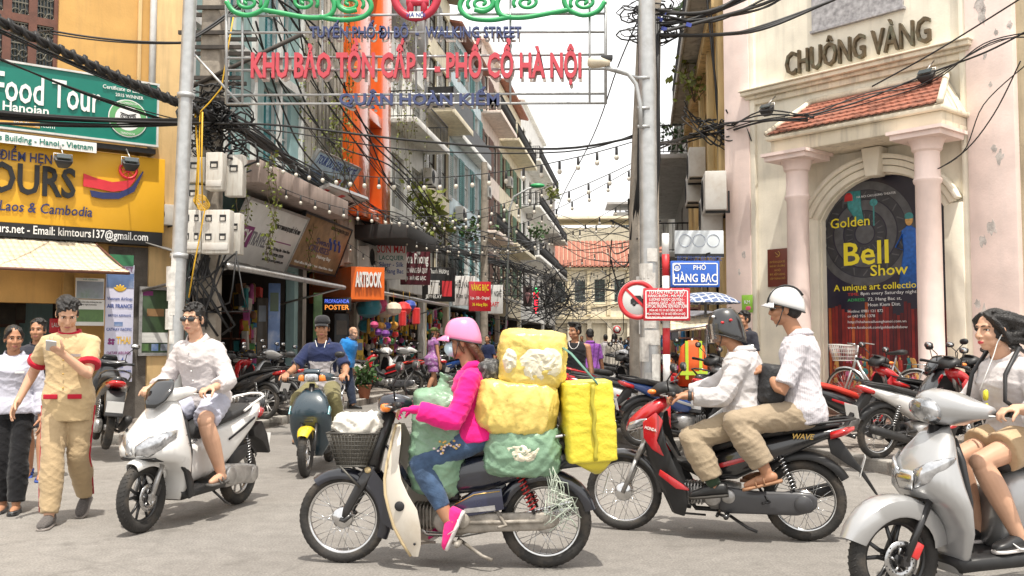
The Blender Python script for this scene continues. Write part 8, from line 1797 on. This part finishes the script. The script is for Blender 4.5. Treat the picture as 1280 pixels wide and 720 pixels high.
walker('person in grey glimpsed behind the black visor helmet',933,13.2,.96,(-.9,-.5),.13,sk='b',res=1.5,hair='short',shirt=dict(mat=NV,sl=.8),legs=dict(mat=DNIM),shoes=('plain',SHB,SOLB))
def sitter(label,px,Y,z,fdir,mm,**kw):
 sit=dict(pel=(0,0,.36),neck=(.06,0,.86),head=(.10,0,1.01),wrL=(.33,.15,.45),wrR=(.33,-.15,.45),anL=(.36,.12,.088),anR=(.36,-.12,.088),tdR=(1,0));return walker(label,px,Y,.95,fdir,z,sit,sk='b',res=1.6,shirt=dict(mat=mm,sl=.9),legs=dict(mat=DNIM),shoes=('sandal',SHB,SHB),**kw)
for lab,px,mm,hr,Y in(('vendor with dark hair seated low in front of the right stall',846,NV,'short',12.9),('vendor in bright blue seated behind the handlebars at the right stall',895,BLUSH,'crop',13.)):
 a=sitter(lab,px,Y,.13,(-.8,-.7),mm,hair=hr);r=thing('stool','low red plastic stool under the seated vendor in '+('black' if px<880 else 'blue'),'stool',P(px,428,Y)*1);r.location.z=.126;m=MB();m.box((0,0,.24),(.28,.28,.03));r.location.x+=0;m.build('seat',pm('plastic_red',(.5,.03,.03),rough=.4,var=.1),r,bevel=.012)
 for sx_ in(-1,1):
  for sy in(-1,1):m=MB();m.tube([(sx_*.12,sy*.12,.226),(sx_*.14,sy*.14,0)],.016,6);m.build('leg',MATS['plastic_red'],r)
  #  parked motorbikes and the bicycle
protos=[underbone('x','wave',BLKB,REDB,lod=1,seatm=pm('seat_red',(.50,.035,.02),rough=.5,var=.15)),underbone('x','wave',BLKB,BLKB,lod=2,alloy=True),underbone('x','wave',BLUB,SILB,lod=2),underbone('x','dream',paint('paint_maroon',(.12,.01,.015)),OFFW,OFFW,lod=2,plate_on=True),scooter('x','city',WHTB,lod=2),scooter('x','sport',BLKB,lod=2),scooter('x','sport',REDB,lod=2),underbone('x','wave',WHTB,REDB,lod=2),scooter('x','city',SILB,lod=2)]
used=set()
def park(i,p,ang,label,group,lean=.12):
 o=protos[i]
 if i in used:o=dup(o)
 used.add(i);o.location=p;o.rotation_euler=(lean,0,radians(ang));o['label']=label;o['group']=group
zl=.13;Lg,Rg='motorbikes parked on the left pavement','motorbikes parked on the right pavement'
gp2=lambda px,Y:V((P(px,428,Y).x,Y,zl))
for i,px,Y,a,lab in((5,128,11.6,118,'black scooter parked on the pavement behind the khaki uniformed man'),(1,296,15.6,150,'black motorbike tail out beside the white scooter rider, nearest the pole'),(7,322,16.4,150,'white and red motorbike parked tail out left of the teal scooter'),(8,345,17.2,148,'champagne scooter wedged in the row left of the teal scooter'),(1,362,17.8,150,'black motorbike behind the capped man, right end of the near row'),(4,466,23.6,40,'white scooter turned nose in before the lantern shop'),(0,484,22.6,165,'red seated black motorbike in front of the lantern shop'),(8,508,24.8,140,'champagne scooter right of the red seated motorbike'),(4,520,26,150,'white scooter just left of the woman in the purple dress'),(2,553,27.5,150,'blue motorbike just right of the woman in the purple dress'),(5,566,29,150,'black scooter further along behind the pink rider'),(1,592,33,150,'black motorbike far along the left pavement'),(6,606,36,150,'red scooter far along the left pavement'),(3,620,39,150,'maroon motorbike farthest along the left pavement')):park(i,gp2(px,Y),a,lab,Lg)
for i,px,Y,a,lab in((1,752,14.3,28,'black motorbike tail out just right of the hanging yellow parcel'),(6,770,13.0,25,'red scooter tail out right of the hanging yellow parcel'),(7,792,12.3,22,'white and red motorbike tail out by the concrete pole foot'),(8,758,16.2,32,'champagne scooter in the middle of the right row'),(4,764,18.2,32,'white scooter in the middle of the right row'),(5,770,20.4,32,'black scooter behind the white one in the right row'),(1,774,23,32,'black motorbike with alloy wheels far in the right row'),(2,778,26,32,'blue motorbike far in the right row'),(3,782,30,32,'maroon motorbike far in the right row'),(6,786,34,32,'red scooter far in the right row'),(2,858,11.6,20,'blue motorbike parked behind the visor helmet driver'),(5,893,12.3,60,'black scooter with its nose to the stall behind the driver'),(8,840,13.6,40,'champagne scooter half behind the striped post')):park(i,gp2(px,Y),a,lab,Rg)
park(0,gp2(1062,11.3),12,'black motorbike with a bright red seat beside the passenger',Rg);park(7,gp2(1150,10.4),22,'white and red motorbike with plate facing out by the theatre step',Rg);park(5,gp2(1215,10.9),200,'black scooter half hidden behind the silver scooter',Rg);park(1,gp2(1180,11.6),26,'black motorbike behind the white and red one by the step',Rg)
bz=.43;xa=T(1055,480,1.0)[0];bc=thing('bicycle','silver city bicycle with front basket leaning under the theatre poster','bicycle',TF.w(T(1100,480,1.0)[0],-1.0,.30),TF.a+pi);SBK=paint('bicycle_silver',(.5,.5,.5),metal=.5)
for x in(.54,-.54):
 m=MB();c=V((x,0,.335));rb=wheel(bc,x,.335,.019,'spoke',CHROME,ALU,nsp=36,drum=.022)
 fender(bc,x,.335,165 if x<0 else 150,10 if x<0 else 60,.03,.015,CHROME,side=.012,name='mudguard')
m=MB();hd=V((.36,0,.80));bb=V((-.08,0,.30));st=V((-.22,0,.72));ra=V((-.54,0,.335))
for a,b,r_ in((hd,V((.20,0,.45)),.02),(V((.20,0,.45)),bb,.02),(V((.34,0,.72)),V((.12,0,.42)),.014),(bb,st,.016),(st,V((-.26,0,.86)),.013),(hd+V((0,0,.06)),hd-V((-.06,0,.16)),.02)):m.tube([a,b],r_,8)
for y in(-.05,.05):m.tube([bb+V((0,y*.6,0)),ra+V((0,y,0))],.009,6);m.tube([st,ra+V((0,y,0))],.009,6);m.tube([V((.42,y,.64)),V((.54,y,.335))],.011,6)
m.build('frame',SBK,bc);m=MB();m.tube([hd,hd+V((-.03,0,.20))],.012,8);m.tube([hd+V((-.14,-.27,.22)),hd+V((-.0,-.24,.24)),hd+V((-.02,-.1,.21)),hd+V((-.02,.1,.21)),hd+V((0,.24,.24)),hd+V((-.14,.27,.22))],.011,8);m.build('handlebar',CHROME,bc)
m=MB();m.sweep([((-.12,0,.89),(0,.025,0),(0,0,.018)),((-.22,0,.895),(0,.05,0),(0,0,.028)),((-.34,0,.91),(0,.09,0),(0,0,.04)),((-.40,0,.91),(0,.06,0),(0,0,.03))],14);m.build('saddle',SEATM,bc);m=MB();top=[(.42,-.14,1.0),(.74,-.14,1.02),(.74,.14,1.02),(.42,.14,1.0)];bt=[(.46,-.11,.78),(.68,-.11,.78),(.68,.11,.78),(.46,.11,.78)]
for q in(top,bt):m.tube(q,.006,5,closed=True)
for i in range(4):
 a,b,c,d=V(top[i]),V(top[(i+1)%4]),V(bt[i]),V(bt[(i+1)%4])
 for k in range(9):m.tube([a.lerp(b,k/9),c.lerp(d,k/9)],.003,4)
 for k in range(1,4):m.tube([a.lerp(c,k/4),b.lerp(d,k/4)],.003,4)
m.build('basket',pm('basket_white_wire',(.6,.58,.55),rough=.4,var=.1),bc);m=MB();m.lathe([(.001,.03),(.085,.03),(.085,.036),(.001,.036)],24,'y',bb);m.tube([bb+V((0,.05,0)),bb+V((.12,.06,-.12))],.009,6);m.box(bb+V((.13,.10,-.13)),(.09,.08,.02));m.tube([bb+V((0,-.05,0)),bb+V((-.12,-.06,.12))],.009,6);m.box(bb+V((-.13,-.1,.13)),(.09,.08,.02));m.tube([(-.54,.06,.335),(-.62,.12,0)],.008,6);m.build('pedal_crank',CHROME,bc)
m=MB();m.tube([(-.40,-.06,.74),(-.76,-.06,.74),(-.76,.06,.74),(-.40,.06,.74)],.007,6,closed=True);[m.tube([(x,-.06,.74),(x,.06,.74)],.005,5)for x in(-.5,-.6,-.68)];m.tube([(-.7,.05,.74),(-.54,.05,.335)],.006,5);m.build('carrier',CHROME,bc)
#  shop goods, pots and lanterns
rnd=random.Random(21);LC=[pm('lantern_%s'%n_,c_,rough=.45,var=.12,sheen=.3)for n_,c_ in(('red',(.60,.02,.02)),('teal',(.02,.20,.26)),('cream',(.66,.58,.45)),('gold',(.62,.32,.04)),('blue',(.03,.07,.35)),('pink',(.62,.08,.22)),('purple',(.18,.04,.28)),('green',(.06,.25,.06)))];TAS=pm('tassel_gold',(.5,.28,.05),rough=.7,var=.2);LN='red teal cream gold blue pink purple green'.split()
def lantern(ci,loc,s,drum=False):
 r=thing('lantern',LN[ci]+(' drum' if drum else ' round')+(' big' if s>.24 else ' small')+' silk lantern hanging in the lantern shop','lantern',loc,group='silk lanterns hanging at the lantern shop');m=MB()
 m.lathe([(s*.3,s*.8),(s*.8,s*.55),(s,0),(s*.8,-s*.55),(s*.3,-s*.8)]if not drum else[(s*.5,s*1.2),(s*.62,s*1.1),(s*.62,-s*1.1),(s*.5,-s*1.2)],12);m.build('shade',LC[ci],r,smooth_angle=30);m=MB();m.lathe([(.002,-s*.8),(s*.12,-s*.9),(s*.16,-s*2.0),(.002,-s*2.0)],8);m.tube([(0,0,s*.8),(0,0,s*2.0)],.006,4);m.build('tassel',TAS,r)
for ci,px,py,s,d in((1,461,384,.42,0),(0,504,386,.28,0),(2,481,388,.30,0),(5,473,382,.32,0),(2,492,386,.26,0),(4,512,382,.22,0),(0,520,395,.22,1),(0,503,398,.20,1),(1,458,407,.28,0),(3,476,407,.14,0),(5,468,406,.14,0),(4,484,407,.14,0),(3,492,407,.16,0),(6,473,415,.14,0),(0,471,426,.14,0),(1,476,426,.14,0),(5,483,426,.15,0),(6,482,417,.14,0),(7,489,427,.13,0),(4,488,416,.12,0),(3,466,418,.13,0),(0,494,418,.12,0)):
 Y=25.5+rnd.random()*1.2;lantern(ci,P(px,py,Y),s*.85,bool(d))
GC=[pm('goods_%d'%i,c,rough=.6,var=.3,scale=9)for i,c in enumerate(((.55,.06,.05),(.6,.4,.05),(.05,.2,.4),(.1,.3,.1),(.5,.1,.3),(.6,.55,.5),(.25,.12,.06),(.05,.3,.32),(.03,.03,.035)))]
def goods(label,x0,x1,y,z1,n,seed,F=LF,z0=.2):
 rnd=random.Random(seed);r=thing('goods_display',label,'shop goods',F.w(x0,y,.13),F.a,group='goods displayed in the open shopfronts');w=x1-x0;m=MB()
 for z in np.arange(z0,z1,.55):m.box((w/2,.2,z),(w,.4,.03))
 for x in(0.02,w/2,w-.02):m.box((x,.38,z1/2),(.04,.04,z1))
 m.build('shelf',WOODBR,r);m=MB()
 for i in range(n):
  x,z=rnd.random()*w,z0+rnd.random()*(z1-z0);a,b=rnd.uniform(.08,.24),rnd.uniform(.10,.42);mi=rnd.randrange(9)
  k=rnd.random()
  if k<.4:m.box((x,rnd.uniform(-.1,.2),z),(a,.12,b),(0,rnd.uniform(-.15,.15),rnd.uniform(-.4,.4)),mi=mi)
  elif k<.7:m.sweep([((x,.0,z-b/2),(a*.6,0,0),(0,.05,0)),((x,.0,z),(a*.45,0,0),(0,.06,0)),((x,.0,z+b/2),(a*.5,0,0),(0,.05,0)),((x,.0,z+b*.6),(a*.15,0,0),(0,.03,0))],8,mi=mi)
  else:m.ell((x,rnd.uniform(-.15,.1),z),(a*.5,a*.5,a*.55),n=8,m=6,mi=mi)
 o=m.build('wares',GC,r);o['kind']='stuff'
for a,b,lab in((441,482,'lantern shop'),(483,531,'shop under the white blade sign'),(533,560,'shop under the black blade sign'),(562,600,'shop under the red blade sign'),(602,640,'shop near the far wire pole')):
 goods('crowded souvenirs at the front of the '+lab,lu(a)+.3,lu(b)-.3,.25,2.5,150,a);goods('deeper shelves of souvenirs inside the '+lab,lu(a)+.3,lu(b)-.3,1.5,2.6,70,b)
goods('narrow rack of scarves and bags in the dark shop by the pole',lu(318),lu(345),.4,2.4,60,5)
goods('colourful clothes and bags piled at the right stall',rx(872),rx(911),-.9,2.0,160,8,RF);goods('helmets and bags along the far right shopfronts',rx(846),rx(868),-.6,2.2,120,9,RF)
for i,(px0,py0,px1,py1,Y,mm,lab)in enumerate(((322,372,333,472,18.9,PICS[2],'tall narrow picture banner with a pale top at the grey shop door'),(336,354,349,472,18.6,PICS[4],'tall city photo banner beside the narrow one'),(392,366,402,470,22.5,PICS[0],'green landscape banner under the awning end'),(418,392,436,480,24.5,SBLK,'black poster shop banner with white art under the lit sign'),(446,424,454,470,25.3,pm('banner_yellow',(.6,.4,.05),rough=.5,var=.3),'yellow lettered banner by the lantern shop door'))):
 r,w_,h_=front_sign('hanging_banner',lab,'banner',px0,py0,px1,py1,Y,mm,rz=.35)
 m=MB();m.box((0,-.004,h_*.3),(w_*.7,.004,h_*.2));m.build('picture',PICS[(i*2+1)%5],r)
 if i in(1,3,4):lettering(('HANOI','','','POSTER','ZANY')[i],SWH if i!=4 else INK,r,(0,-.006,-h_*.1),(1,0,0),.16,ext=.002,width=w_*.7)
TERR=pm('terracotta',(.36,.13,.07),rough=.8,var=.2);plant('leafy green plant in a terracotta pot at the left kerb',gp2(456,21),.42,.28,150,4,(.15,.30,TERR),LEAFG,size=.16)
r=thing('safety_vest','orange and lime safety vest hung up at the right stall','vest',P(866,452,12.6));m=MB();m.sweep([((0,0,-.32),(.2,0,0),(0,.06,0)),((0,0,0),(.19,0,0),(0,.07,0)),((0,0,.2),(.15,0,0),(0,.06,0)),((0,0,.28),(.06,0,0),(0,.03,0))],14,mi=0);[m.box((x,-.06,.02),(.04,.03,.5),mi=1)for x in(-.09,.09)];m.box((0,-.062,-.15),(.36,.03,.05),mi=1);m.build('cloth',[pm('vest_orange',(.75,.12,.02),rough=.7,var=.2),pm('vest_lime',(.5,.7,.05),rough=.7,var=.1)],r);m=MB();m.tube([(0,.05,.3),(0,.05,-1.8)],.02,6);m.build('stand',ALU,r)
bpy.data.scenes.remove(TMP)
